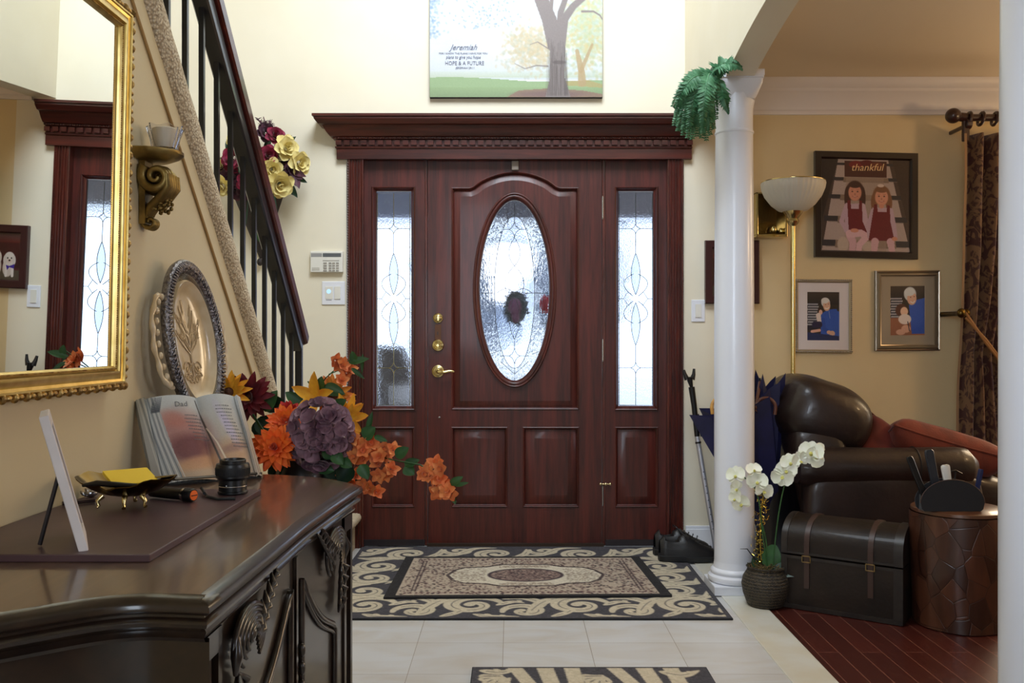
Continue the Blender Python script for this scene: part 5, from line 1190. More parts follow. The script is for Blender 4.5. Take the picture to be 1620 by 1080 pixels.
# ------------------------------------------------------------------ rugs
def px(v): return int(round(v))
dark, tan = (66, 64, 70), (196, 184, 160)
def scrollrug(w, h, seed, lst, edge=5):
    cv = Canvas(w, h, dark)
    for s_ in lst:
        kind = s_[0]
        if kind == 's': _, cx, cy_, r0, a0, tn, sy, w0 = s_; cv.line(spiral(cx, cy_, r0, 2.5, a0, tn, sy), w0*.5, w0, tan); cv.ell(cx, cy_, w0*.75, w0*.75, tan)
        elif kind == 'c':
            _, cx, cy_, r0, a0, tn, sy, w0 = s_; sp_ = spiral(cx, cy_, r0, 4, a0, tn, sy); cv.line(sp_, lambda q: 2+w0*math.sin(min(1, q*1.15+.08)*PI*.82)**.8, 0, tan); cv.line(sp_[6:-10], 1.3, 1.0, dark, .8); cv.ell(sp_[-1][0], sp_[-1][1], w0*.4, w0*.4, tan)
        elif kind == 'lf':
            _, pts, w0 = s_; q_ = smooth_pts(pts, 8); cv.line(q_, lambda q: 1.5+w0*math.sin(q**.8*PI)**.9, 0, tan); cv.line(q_[3:-5], 1.0, .8, dark, .8)
            for q in (.35, .6): e = q_[int(len(q_)*q)]; cv.ell(e[0]+w0*.45, e[1]-w0*.4, w0*.42, w0*.3, tan, 35)
        elif kind == 'l': _, pts, w0, w1 = s_; cv.line(pts, w0, w1, tan)
        elif kind == 'f':
            _, x, y, a, L = s_
            for q in (-.9, -.45, 0, .45, .9):
                e = (x+L*math.cos(a+q)*(1-.25*abs(q)), y+L*math.sin(a+q)*(1-.25*abs(q))); cv.line([(x, y), ((x+e[0])/2+L*.08*math.sin(a), (y+e[1])/2-L*.08*math.cos(a)), e], 5, 9, tan)
                cv.line([(x, y), e], 1.2, 1.0, dark)
    cv.rect(0, 0, w, edge-1, dark); cv.rect(0, h-edge, w, h, dark); cv.rect(0, 0, edge-1, h, dark); cv.rect(w-edge, 0, w, h, dark)
    cv.noise(5, seed); cv.noise(4, seed+1, 3); return cv
rw, rh = 406, 306; L = []
for i in range(4):
    cx = 46+i*108; m1 = 1 if i % 2 else -1
    L += [('c', cx, 262, 30, -PI*.1, -1.35, 1, 15), ('c', cx+52, 282, 22, PI*.95, 1.15, 1, 11), ('lf', [(cx-54, 294), (cx-36, 250), (cx-6, 228), (cx+22, 226)], 13), ('lf', [(cx+2, 292), (cx+20, 300), (cx+46, 300)], 9), ('lf', [(cx+30, 240), (cx+52, 236), (cx+70, 256), (cx+66, 276)], 11)]
    L += [('lf', [(cx+24, 262), (cx+40, 250), (cx+52, 254)], 8), ('lf', [(cx-30, 300), (cx-14, 286), (cx-8, 272)], 8)]
    L += [('c', cx+20, 40, 27, PI*.2, 1.3, 1, 14), ('c', cx-28, 24, 19, PI*1.1, -1.1, 1, 10), ('lf', [(cx-34, 66), (cx-8, 62), (cx+10, 70)], 9), ('lf', [(cx-52, 50), (cx-30, 44), (cx-8, 12), (cx+20, 8)], 11), ('lf', [(cx+40, 64), (cx+56, 40), (cx+58, 14)], 10)]
for sx in (-1, 1):
    X0 = 203+sx*166
    for j, y0 in enumerate((96, 150, 204)):
        L += [('c', X0, y0+6, 27, PI*.5*sx, sx*1.3, 1, 13), ('lf', [(X0+sx*32, y0-34), (X0+sx*4, y0-26), (X0-sx*22, y0-34)], 10), ('lf', [(X0+sx*34, y0+4), (X0+sx*28, y0+26), (X0+sx*4, y0+36)], 10), ('lf', [(X0-sx*30, y0-8), (X0-sx*30, y0+14), (X0-sx*18, y0+30)], 8)]
cv = scrollrug(rw, rh, 3, L)
rx0, rx1, ry0, ry1 = -.775, .846, 3.512, 4.735
rug = thing('area_rug', 'large charcoal rug with beige scrolls, directly before the front door', 'rug', ((rx0+rx1)/2, (ry0+ry1)/2, 0))
cv.build('pile', (rx0, ry1, .0085), (rx1-rx0, 0, 0), (0, ry0-ry1, 0), M_rug, rug)
M_bind = mat('black_rug_binding', (26, 26, 30), .9)
mb = MB(); mb.b2(rx0-.003, rx1+.003, ry0-.003, ry1+.001, .0005, .008); mb.build('binding', M_bind, rug, bevel=.002)
# small oriental mat
ow, oh = 300, 180; cv = Canvas(ow, oh, (34, 32, 34)); rn = np.random.RandomState(12)
base = (176, 160, 142)
cv.rect(12, 8, ow-13, oh-9, base)
def speck(n, x0, y0, x1, y1, cols, r=(.8, 2.0)):
    for k in range(n): cv.ell(rn.uniform(x0, x1), rn.uniform(y0, y1), rn.uniform(*r), rn.uniform(*r), cols[k % len(cols)], 0, .5, .85)
cols = [(70, 50, 52), (104, 78, 76), (52, 44, 48), (126, 104, 96)]
speck(2600, 14, 10, ow-14, oh-10, cols)
for q in (26, 30): cv.line([(q, 22), (q, oh-23)], 1.5, 1.5, (56, 40, 44)); cv.line([(ow-q, 22), (ow-q, oh-23)], 1.5, 1.5, (56, 40, 44))
cv.poly([(58, 90), (66, 66), (78, 54), (104, 50), (120, 40), (180, 40), (196, 50), (222, 54), (234, 66), (242, 90), (234, 114), (222, 126), (196, 130), (180, 140), (120, 140), (104, 130), (78, 126), (66, 114)], (72, 58, 58))
cv.poly([(62, 90), (70, 68), (80, 58), (106, 54), (122, 44), (178, 44), (194, 54), (220, 58), (230, 68), (238, 90), (230, 112), (220, 122), (194, 126), (178, 136), (122, 136), (106, 126), (80, 122), (70, 112)], (206, 196, 176))
for sx in (-1, 1):
    for k in range(220): cv.ell(150+sx*rn.uniform(46, 84)*1.0, 90+rn.normal(0, 18), 1.3, 1.3, (150, 134, 118), 0, .5, .8)
    for k in range(160): cv.ell(150+rn.uniform(-30, 30), 90+sx*rn.uniform(34, 44), 1.2, 1.2, (150, 134, 118), 0, .5, .8)
cv.ell(150, 90, 44, 30, (66, 52, 56), 0, .05); cv.ell(150, 90, 40, 26, (150, 128, 116), 0, .05)
for k in range(700):
    a, q = rn.uniform(0, 2*PI), rn.uniform(0, 1)**.6; cv.ell(150+39*q*math.cos(a), 90+25*q*math.sin(a), 1.2, 1.1, cols[k % 4], 0, .5, .9)
for i in range(44):
    cv.ell(20+i*6.05, 16, 1.6, 2.2, (88, 56, 60), 0, .4); cv.ell(20+i*6.05, oh-17, 1.6, 2.2, (88, 56, 60), 0, .4)
cv.noise(6, 9); cv.noise(4, 8, 2)
mt = thing('oriental_mat', 'small beige and brown oriental mat with an oval medallion, lying on the larger rug', 'rug', (.06, 4.13, .009))
bl, br_, tl, tr_ = Vector((-.530, 3.765, 0)), Vector((.665, 3.795, 0)), Vector((-.520, 4.475, 0)), Vector((.622, 4.485, 0))
def bil(u, v_, z): return tl*(1-u)*(1-v_)+tr_*u*(1-v_)+bl*(1-u)*v_+br_*u*v_+Vector((0, 0, z))
def mfn(pts, U_, V_):
    u, v_ = U_, V_
    A = [np.array(q) for q in (tl, tr_, bl, br_)]
    out = A[0]*(1-u)*(1-v_)+A[1]*u*(1-v_)+A[2]*(1-u)*v_+A[3]*u*v_; out = out+np.array([0, 0, .0175]); return out
cv.build('pile', (0, 0, 0), (1, 0, 0), (0, 1, 0), M_rug, mt, fn=mfn)
mb = MB(); mb.prism([(p.x, p.y) for p in (bl, br_, tr_, tl)], [], 'Z', .0095, .017); mb.build('binding', M_bind, mt, bevel=.002)
# front rug
L = []
for i in range(2):
    cx = 56+i*80
    L += [('l', [(cx-22, 2), (cx-10, 40), (cx-30, 90)], 12, 12), ('l', [(cx+2, 0), (cx+8, 50), (cx, 90)], 14, 12), ('l', [(cx+24, 4), (cx+26, 40), (cx+46, 90)], 13, 13), ('s', cx+8, 130, 26, 1, 1.3, 1, 10), ('f', cx-34, 20, 2.2, 16)]
L += [('lf', [(6, 8), (22, 12), (34, 6)], 9), ('lf', [(30, 24), (20, 50), (28, 80)], 10), ('lf', [(150, 10), (166, 18), (182, 8)], 10), ('c', 170, 60, 18, 0, 1.2, 1, 9), ('s', 96, 210, 40, 0, 1.5, 1, 12), ('s', 40, 250, 28, 2, -1.3, 1, 10), ('s', 150, 250, 28, 1, 1.3, 1, 10), ('f', 96, 290, -1.6, 30), ('l', [(96, 60), (96, 160)], 8, 12)]
cv = scrollrug(190, 330, 6, L, 3)
r2 = thing('runner_rug', 'charcoal and beige runner whose far edge shows at the bottom of the picture', 'rug', (.252, 2.33, 0))
fx0, fx1, fy0, fy1 = -.127, .632, 1.66, 2.985
cv.build('pile', (fx0, fy1, .0085), (fx1-fx0, 0, 0), (0, fy0-fy1, 0), M_rug, r2)
mb = MB(); mb.b2(fx0-.003, fx1+.003, fy0-.002, fy1+.003, .0005, .008); mb.build('binding', M_bind, r2, bevel=.002)

# ------------------------------------------------------------------ shoes
def shoe(c, yaw, label, s=1.0):
    root = thing('sneaker', label, 'shoe', tuple(c), 'black sneakers by the door')
    rt = Matrix.Rotation(yaw, 3, 'Z')
    def T(x, y, z): return Vector(c)+rt @ Vector((x*s, y*s, z*s))
    def section(x):  # x: 0 heel .. .29 toe
        t = x/.29; w = .036+.014*math.sin(min(1, t*1.25)*PI*.62)**2; w *= (1-max(0, (t-.84)/.16)**2*.75)*(1-max(0, (.1-t)/.1)**2*.4)
        return w
    mb = MB(); rows = []
    for i in range(25):
        t = i/24; x = .29*t; w = section(x); th_ = .028 if t < .45 else .022; kick = .012*max(0, (t-.8)/.2)**2
        rows.append([T(x, y_*w, z) for y_, z in ((-1.06, .004+kick), (-1.1, th_+kick), (-.9, th_+.004+kick), (.9, th_+.004+kick), (1.1, th_+kick), (1.06, .004+kick), (.9, kick), (-.9, kick))])
    mb.quadgrid(rows, closeu=True); o = len(mb.v)-8; mb.f += [tuple(range(o, o+8)), tuple(range(o-24*8, o-23*8))]; mb.m += [0, 0]; mb.build('sole', M_rub, root, smooth=45)
    mb = MB(); rows = []
    for i in range(25):
        t = i/24; x = .004+.28*t; w = section(x)*.98; h = np.interp(t, [0, .08, .2, .32, .42, .55, .7, .85, .95, 1], [.10, .125, .112, .115, .128, .112, .084, .066, .054, .036])
        op = 1 if .1 < t < .33 else 0
        row = []
        for j in range(13):
            a = PI*j/12; y_ = w*math.cos(a)*(1 if math.sin(a) < .5 else 1-.35*(math.sin(a)-.5)*(h/.08)); z = .022+(h-.022)*math.sin(a)**.75
            if op and 3 < j < 9: z -= .035
            row.append(T(x, y_, z))
        rows.append(row)
    mb.quadgrid(rows); mb.build('upper', mat('black_leather_upper', (22, 21, 23), .42, bump=.2, bscale=200) if 'black_leather_upper' not in bpy.data.materials else bpy.data.materials['black_leather_upper'], root, smooth=60)
    mb = MB()
    for k in range(5):
        x = .125+.022*k; z = .124-.0095*k; mb.tube([T(x, -.02, z-.006), T(x+.008, 0, z+.004), T(x+.016, .02, z-.006)], .0022, 6)
    mb.tube([T(.122, 0, .130), T(.10, .02, .142), T(.115, .035, .12)], .002, 6); mb.tube([T(.122, 0, .130), T(.10, -.02, .146), T(.13, -.036, .118)], .002, 6)
    mb.build('laces', M_black, root, smooth=60)
    return root
q0 = atZ(1040, 886, .0); shoe((q0.x, 4.435, .0085), R(2), 'black lace-up sneaker nearer the camera, at the back right corner of the rug')
shoe((q0.x-.005, 4.56, .0095), R(4), 'black lace-up sneaker behind the other one, against the door casing')

# ------------------------------------------------------------------ reacher cane
rc = thing('reacher_grabber', 'silver and black reacher stick leaning on the wall beside the door casing', 'reacher', tuple(atZ(1134, 852, 0)))
g0 = P(1091, 600, 4.62); g1 = P(1103, 690, 4.60); g2 = P(1134, 858, 4.55); g2.z = .01
ax = (g2-g1).normalized(); g_mid = P(1098, 640, 4.61)
mb = MB(); mb.tube([g1, g1+(g2-g1)*.06, g2], [.012, .0125, .0125], 16); mb.build('tube', mat('brushed_silver', (190, 190, 198), .4, metal=.6), rc, smooth=50)
mb = MB(); mb.tube([g1+(g2-g1)*.045, g1+(g2-g1)*.06], .015, 16); mb.tube([P(1094, 612, 4.61), g_mid, g1], [.016, .014, .013], 12); mb.build('shaft_grip', M_blackp, rc, smooth=50)
mb = MB(); a = P(1090, 600, 4.61); rows = []
mb.tube([P(1094, 612, 4.61), P(1091.5, 602, 4.61), P(1091, 596, 4.61)], [.014, .024, .026], 14, flat=.55); mb.tube([P(1087, 600, 4.61), P(1083.5, 592, 4.61), P(1081.5, 585, 4.61)], [.014, .010, .007], 8); mb.tube([P(1095, 600, 4.61), P(1097.5, 592, 4.61), P(1098, 583, 4.61)], [.014, .009, .006], 8); mb.build('claw', M_blackp, rc, smooth=60)
mb = MB(); mb.tube([P(1103, 655, 4.62), P(1111, 690, 4.60)], .009, 8); mb.build('trigger_rod', M_black, rc)
mb = MB()
for k in range(9): mb.sell(g1+(g2-g1)*(.3+.06*k)+Vector((0, -.0125, 0)), (.003, .0015, .003), n=8, m=5)
mb.build('adjust_hole', M_black, rc)['kind'] = 'stuff'

# ------------------------------------------------------------------ umbrellas and stand
def umbrella(label, axis_top, tip, wtop, hook_dir, hookmat, seed, jag, d):
    u = thing('umbrella', label, 'umbrella', tuple(tip), None); rr = random.Random(seed)
    A, T = Vector(axis_top), Vector(tip); ax = (A-T); L = ax.length; ax.normalize(); n, a, b_ = basis(ax)
    a = Vector((1, 0, 0)); a = (a-ax*a.dot(ax)).normalized(); b_ = ax.cross(a)
    mb = MB(); rows = []; N = 48; ph = [rr.uniform(.85, 1.15) for _ in range(8)]; tl = [jag[k % len(jag)] for k in range(8)]
    for i in range(21):
        t = i/20; row = []
        for j in range(N):
            an = 2*PI*j/N; k = (j*8/N); f = k-int(k); sc = math.sin(f*PI)   # between ribs the cloth sags inwards
            k0, k1 = int(k) % 8, (int(k)+1) % 8; amp = ph[k0]*(1-f)+ph[k1]*f; ex = tl[k0]*(1-f)+tl[k1]*f
            r_ = (.012+wtop*t**.9)*amp*(1-.42*sc*t)
            h = L*t+(ex*(1-sc*1.1)-.03*sc)*(t**6)
            row.append(T+ax*h+a*(r_*math.cos(an))+b_*(r_*math.sin(an)*.55))
        rows.append(row)
    mb.quadgrid(rows, closeu=True); mb.build('canopy', M_navy, u, smooth=50)
    mb = MB(); mb.tube([T-ax*.06, T+ax*.02], [.003, .006], 8); mb.tube([T, A+ax*.02], .005, 8); mb.build('shaft', M_black, u, smooth=50)
    mb = MB(); h0 = Vector(hook_dir[0]); pts = [h0+Vector((hook_dir[1]*.045*(1-math.cos(q)), 0, .045*math.sin(q))) for q in [PI*i/12 for i in range(13)]]
    pts = [A+ax*.0, (A+h0)/2+Vector((0, 0, .0)), h0+Vector((0, 0, -.02))]+pts+[pts[-1]+Vector((-.004*hook_dir[1], 0, -.03))]
    mb.tube(pts, [.008]*len(pts), 10); mb.build('handle', hookmat, u, smooth=60)
    return u
M_cane = mat('blond_cane', (206, 152, 72), .4, coat=.4, c2=(180, 126, 54), nscale=20); M_cane2 = mat('dark_cane', (96, 54, 40), .4, coat=.3)
s0 = Vector((1.245, 4.30, 0))
umbrella('navy umbrella with a blond hooked handle, leaning left of the far column', (1.01, 4.19, .79), (1.27, 4.33, .05), .185, ((.985, 4.10, .775), -1), M_cane, 3, [.01, .0, .015, .0], 4.2)
umbrella('dark navy umbrella with a brown hooked handle, right of the far column', (1.155, 4.26, .88), (1.225, 4.36, .05), .105, ((1.10, 4.13, .77), 1), M_cane2, 5, [.035, .015, .05, .0], 4.2)
us = thing('umbrella_stand', 'black and gold umbrella stand behind the far column and orchid', 'umbrella stand', (s0.x+.02, 4.33, 0))
mb = MB(); mb.lathe([(0, .01), (.12, .01), (.125, .0), (.125, .03), (.115, .05), (.11, .42), (.118, .43), (.112, .44), (.105, .42), (.108, .05), (0, .04)], (s0.x+.02, 4.33, 0), 40); mb.build('body', mat('black_lacquer', (14, 13, 16), .3, coat=.4), us, smooth=50)

# ------------------------------------------------------------------ floor lamp
lx, ly = (1254.5-810)*4.50/F, 4.50
la = thing('floor_lamp', 'brass torchiere floor lamp with a ribbed frosted glass bowl', 'lamp', (lx, ly, 0))
zz = lambda py: H-(py-540)*ly/F
mb = MB(); mb.lathe([(0, 0), (.14, 0), (.145, .01), (.13, .022), (.05, .035), (.02, .05), (.012, .06)], (lx, ly, 0), 48); mb.build('base', M_brass, la, smooth=50)
mb = MB(); mb.tube([(lx, ly, .05), (lx, ly, zz(628))], .0125, 20); mb.tube([(lx, ly, zz(630)), (lx, ly, zz(622))], .0145, 20); mb.tube([(lx, ly, zz(626)), (lx, ly, zz(352))], .0115, 20); mb.build('pole', mat('lamp_brass', (206, 182, 120), .2, metal=1), la, smooth=50)
mb = MB(); mb.lathe([(.011, zz(358)), (.024, zz(354)), (.030, zz(350)), (.024, zz(346)), (.034, zz(342)), (.046, zz(337)), (.052, zz(333)), (.046, zz(331)), (0, zz(331))], (lx, ly, 0), 40); mb.build('cup', M_brass, la, smooth=40)
mb = MB(); rows = []
for r_, py in ((.03, 336), (.07, 333), (.105, 324), (.135, 311), (.150, 299), (.154, 291), (.151, 288), (.147, 291), (.13, 312), (.10, 325), (.03, 332)):
    rows.append([(lx+r_*(1+.010*math.cos(40*a))*math.cos(a), ly+r_*(1+.010*math.cos(40*a))*math.sin(a), zz(py)) for a in [2*PI*i/240 for i in range(240)]])
mb.quadgrid(rows, closeu=True); mb.build('glass_bowl', mat('frosted_glass', (206, 200, 186), .4, spec=.4), la, smooth=60)
mb = MB(); mb.tube([(lx+.152*math.cos(a), ly+.152*math.sin(a), zz(288)) for a in [2*PI*i/48 for i in range(49)]], .0028, 6); mb.build('brass_rim', M_brass, la, smooth=60)

# ------------------------------------------------------------------ pictures in the living room
def picframe(label, px0, px1, py0, py1, w, depth, prof, fm_, matw, matm, cv, name='picture_frame', tilt=0, y=YW, group=None, bead=None, slant=0):
    a, c = P(px0, py1, y-depth), P(px1, py0, y-depth)
    pf = thing(name, label, 'picture', ((a.x+c.x)/2, y, a.z), group)
    fn = lambda p, q, d: (p, y-d, q+(p-a.x)*slant)
    mb = MB(); frame_rect(mb, [(0, 0.001)]+[(i*w, d*depth) for i, d in prof], a.x, c.x, a.z, c.z, fn); mb.build('frame_moulding', fm_, pf, smooth=30)
    q = w
    if bead:
        mb = MB()
        per = 2*((c.x-a.x)+(c.z-a.z)); n = int(per/.0105)
        for i in range(n):
            s_ = per*i/n; X, Z = c.x-a.x, c.z-a.z; e = w*.35
            if s_ < X: p = (a.x+s_, a.z+e)
            elif s_ < X+Z: p = (c.x-e, a.z+s_-X)
            elif s_ < 2*X+Z: p = (c.x-(s_-X-Z), c.z-e)
            else: p = (a.x+e, c.z-(s_-2*X-Z))
            mb.sell((p[0], y-depth, p[1]), (.0036, .004, .0036), n=8, m=5)
        o = mb.build('beaded_edge', bead, pf, smooth=60); o['kind'] = 'stuff'
    if matm:
        mb = MB(); frame_rect(mb, [(w-.002, depth*.55), (w+matw, depth*.55), (w+matw+.002, depth*.5)], a.x, c.x, a.z, c.z, fn); mb.build('mat_board', matm, pf)
        q = w+matw
    u = Vector((c.x-a.x-2*q, 0, (c.x-a.x-2*q)*slant)); v_ = Vector((0, 0, -(c.z-a.z-2*q)))
    cv.build('photograph', (a.x+q, y-depth*.5, c.z-q+q*slant), u, v_, M_print, pf)
    return pf
def face(cv, cx, cy_, r, skin, hair, smile=True, long_=0):
    cv.ell(cx, cy_-r*.15, r*1.12, r*1.25, hair)
    if long_: cv.ell(cx-r*.95, cy_+r*.8, r*.42, r*long_, hair); cv.ell(cx+r*.95, cy_+r*.8, r*.42, r*long_, hair)
    cv.ell(cx, cy_+r*.12, r*.84, r*1.05, skin); cv.ell(cx, cy_-r*.85, r*.8, r*.38, hair)
    sh = tuple(int(x*.45) for x in skin)
    for s_ in (-1, 1): cv.ell(cx+s_*r*.34, cy_-r*.02, r*.13, r*.09, sh); cv.line([(cx+s_*r*.5, cy_-r*.26), (cx+s_*r*.2, cy_-r*.28)], .7, .7, sh, .7)
    cv.ell(cx, cy_+r*.32, r*.1, r*.12, tuple(int(x*.8) for x in skin)); cv.line([(cx-r*.32, cy_+r*.58), (cx, cy_+r*.72), (cx+r*.32, cy_+r*.58)], 1.4, 1.4, (150, 70, 64)); 
    if smile: cv.line([(cx-r*.22, cy_+r*.6), (cx, cy_+r*.66), (cx+r*.22, cy_+r*.6)], .9, .9, (225, 210, 200))
# two girls on the white staircase
cv = Canvas(216, 222, (70, 58, 54)); sc_k = 216/720
cv.poly([(40, 0), (162, 0), (216, 222), (0, 222)], (176, 168, 164))
for i, (y0, l0, l1, r0, r1) in enumerate([(9, 30, 60, 156, 184), (44, 24, 54, 162, 192), (86, 16, 46, 170, 200), (138, 6, 40, 178, 208), (196, 0, 34, 180, 214)]):
    h = 5+i*2.4; cv.rect(l0, y0, l1, y0+h, (50, 48, 56)); cv.rect(r0, y0, r1, y0+h, (50, 48, 56)); cv.poly([(l1, y0), (r0, y0), (r0+2, y0+h+4), (l1-2, y0+h+4)], (134, 120, 106))
    if i: cv.rect(l0+10, y0+h, r1-8, y0+h+2, (120, 112, 108), .6)
cv.poly([(60, 5), (150, 5), (158, 222), (56, 222)], (160, 148, 136), .55)
for k in range(22): cv.line([(62+k*4.2, 50), (62+k*4.2, 216)], .8, .8, (120, 108, 98), .35)
cv.rect(56, 4, 158, 42, (76, 40, 34)); cv.ell(84, 12, 18, 9, (120, 30, 34)); cv.ell(110, 8, 16, 7, (96, 24, 30)); cv.ell(134, 14, 16, 9, (112, 54, 40))
cv.poly([(172, 0), (216, 0), (216, 150), (206, 140)], (58, 46, 42)); cv.poly([(40, 0), (0, 0), (0, 150)], (46, 38, 38))
tig, mar, skin = (206, 176, 190), (106, 24, 38), (206, 150, 128)
cv.ell(52, 206, 14, 18, (188, 180, 168)); cv.ell(112, 210, 14, 12, (188, 180, 168))
# left girl
face(cv, 81, 78, 19, skin, (66, 40, 34), long_=1.5)
cv.poly([(60, 108), (102, 106), (112, 172), (54, 176)], (190, 172, 194)); cv.line([(62, 112), (48, 150), (62, 176)], 13, 10, (190, 172, 194)); cv.line([(100, 112), (108, 148), (86, 172)], 13, 10, (196, 178, 198))
cv.poly([(62, 100), (70, 98), (72, 120), (90, 120), (92, 98), (98, 100), (100, 150), (112, 178), (66, 178)], mar)
cv.line([(70, 186), (76, 200), (74, 222)], 20, 15, tig); cv.line([(68, 180), (96, 178), (110, 186), (92, 206), (90, 222)], 19, 14, (214, 186, 200)); cv.ell(80, 172, 10, 5, skin)
# right girl
face(cv, 146, 88, 19, (212, 158, 134), (128, 92, 64), long_=1.2); cv.ell(144, 62, 8, 4, (214, 206, 200))
cv.line([(126, 124), (114, 160), (116, 186)], 13, 10, (190, 172, 194)); cv.line([(168, 122), (176, 158), (180, 186)], 13, 10, (190, 172, 194))
cv.poly([(124, 116), (170, 116), (174, 180), (118, 182)], (190, 172, 194)); cv.poly([(128, 108), (135, 108), (137, 126), (158, 126), (160, 108), (166, 110), (168, 150), (178, 196), (114, 196)], mar)
cv.line([(130, 198), (128, 222)], 19, 15, tig); cv.line([(168, 198), (172, 222)], 19, 15, tig); cv.ell(178, 190, 7, 5, skin)
cv.ell(146, 112, 6, 5, (206, 150, 128)); cv.noise(3, 2)
cv.a *= np.array([.96, .9, .88])
g = picframe('large dark-framed photograph of two girls in maroon jumpers on white stairs', 1290, 1453, 238, 406, .038, .03, [(0, .9), (.05, 1), (.8, 1), (.9, .8), (1, .5)], mat('espresso_frame', (34, 22, 20), .3, coat=.4), 0, None, cv, slant=-.025)
gx = P(1372, 268, YW-.018)
to_mesh(textobj('lettering', 'thankful', .052, (gx.x, YW-.0165, gx.z-.006), (PI/2, 0, 0), mat('wood_letters', (226, 190, 140), .6), g, .25))
def man_and_child(seed, ox=0):
    cv = Canvas(120, 156, (52, 44, 38)); cv.vgrad(0, 40, (66, 54, 46), (40, 34, 34))
    cv.rect(0, 36, 40, 120, (34, 34, 48)); 
    for i in range(8):
        for j in range(9): cv.ell(3+i*5+(j % 2)*2.5, 40+j*8, 1.8, 2.8, (190, 190, 196), 30)
    return cv
cv = man_and_child(1); blue = (50, 88, 176)
cv.poly([(52, 70), (78, 56), (108, 54), (118, 80), (118, 156), (50, 156)], blue); cv.line([(112, 70), (112, 110), (96, 130)], 18, 12, blue); cv.line([(58, 90), (62, 116), (88, 134)], 16, 11, (44, 78, 160)); cv.ell(92, 132, 10, 9, (206, 164, 140)); cv.ell(80, 128, 8, 6, (206, 164, 140))
cv.ell(68, 34, 16, 15, (206, 204, 200)); cv.ell(72, 44, 13, 17, (214, 170, 144)); cv.ell(66, 28, 14, 9, (214, 212, 210)); cv.line([(66, 52), (74, 54), (80, 50)], 2.5, 2.5, (232, 226, 220)); cv.ell(68, 41, 1.6, 1.2, (60, 40, 40)); cv.ell(78, 39, 1.6, 1.2, (60, 40, 40)); cv.line([(80, 60), (84, 84)], 1, 1, (190, 190, 196))
cv.ell(48, 62, 10, 11, (60, 36, 30)); cv.ell(50, 65, 6.5, 8, (222, 176, 158)); cv.line([(42, 76), (46, 100)], 18, 15, (222, 206, 200)); cv.line([(28, 104), (46, 104)], 20, 20, (40, 34, 66)); cv.line([(18, 126), (46, 122)], 9, 9, (222, 170, 150)); cv.poly([(0, 128), (120, 140), (120, 156), (0, 156)], (36, 48, 92)); cv.noise(3, 5)
picframe('small picture with beaded silver frame and white mat, right of the floor lamp', 1258, 1349, 441, 558, .018, .02, [(0, .7), (.2, 1), (.6, 1), (.8, .7), (1, .6)], mat('beaded_silver', (176, 164, 140), .35, metal=.8), .046, mat('white_mat', (214, 206, 206), .7), cv, bead=M_silver, slant=-.01)
cv = man_and_child(2); cv.rect(0, 100, 120, 156, (150, 96, 70))
cv.poly([(64, 60), (84, 46), (120, 38), (120, 150), (74, 150)], blue); cv.line([(112, 60), (104, 110), (84, 132)], 22, 14, blue); cv.ell(68, 26, 21, 22, (200, 204, 206)); cv.ell(74, 40, 16, 20, (214, 168, 142)); cv.ell(66, 20, 18, 12, (210, 214, 214))
cv.ell(70, 36, 1.8, 1.4, (60, 40, 40)); cv.ell(82, 34, 1.8, 1.4, (60, 40, 40)); cv.line([(70, 50), (78, 54), (84, 48)], 3, 3, (226, 220, 214)); cv.ell(38, 76, 20, 20, (84, 50, 38)); cv.ell(48, 80, 13, 14, (230, 190, 160)); cv.ell(50, 104, 22, 16, (226, 212, 202)); cv.ell(54, 134, 16, 12, (214, 164, 138)); cv.ell(36, 144, 16, 9, (214, 164, 138)); cv.line([(60, 112), (66, 140)], 3, 3, (40, 40, 60)); cv.noise(3, 6)
picframe('small picture with wide pewter frame and taupe mat, nearer the curtain', 1386, 1489, 428, 555, .034, .026, [(0, .7), (.15, .8), (.3, .7), (.45, 1), (.7, 1), (.8, .6), (1, .5)], mat('pewter_frame', (150, 138, 122), .3, metal=.85), .044, mat('taupe_mat', (160, 146, 124), .7), cv, slant=.008)
# dog picture behind the column
cv = Canvas(140, 150, (70, 22, 24)); cv.vgrad(0, 30, (84, 66, 66), (90, 28, 24)); cv.vgrad(30, 110, (66, 20, 22), (54, 20, 20)); cv.rect(0, 118, 140, 150, (74, 66, 54))
def dog(cx, cy_, r, bow):
    w_ = (216, 210, 206); cv.ell(cx+(6 if bow else -4), cy_+r*1.6, r*1.0, r*1.5, (200, 190, 182)); 
    for s_ in (-1, 1): cv.line([(cx+s_*r*.6, cy_+r*1.2), (cx+s_*r*.62, cy_+r*2.9)], r*.55, r*.5, w_)
    cv.ell(cx, cy_, r*1.05, r*1.1, w_); cv.ell(cx-r*.85, cy_+r*.3, r*.35, r*.8, (206, 198, 194)); cv.ell(cx+r*.85, cy_+r*.3, r*.35, r*.8, (206, 198, 194)); cv.ell(cx, cy_+r*.45, r*.5, r*.4, (214, 196, 188))
    for s_ in (-1, 1): cv.ell(cx+s_*r*.36, cy_-r*.05, r*.14, r*.16, (34, 26, 26))
    cv.ell(cx, cy_+r*.35, r*.2, r*.16, (30, 22, 24))
    if bow: cv.poly([(cx-r*1.0, cy_+r*.9), (cx, cy_+r*1.3), (cx+r*.7, cy_+r*1.1), (cx+r*.4, cy_+r*2.0), (cx, cy_+r*1.5), (cx-r*.9, cy_+r*1.7)], (56, 30, 150))
dog(92, 72, 21, False); dog(38, 80, 19, True); cv.noise(3, 7)
picframe('dark cherry-framed picture of two white dogs, half hidden by the far column', 1116, 1202, 380, 480, .042, .03, [(0, .9), (.1, 1), (.85, 1), (.95, .8), (1, .5)], mat('cherry_frame', (54, 20, 22), .35, coat=.3), 0, None, cv)
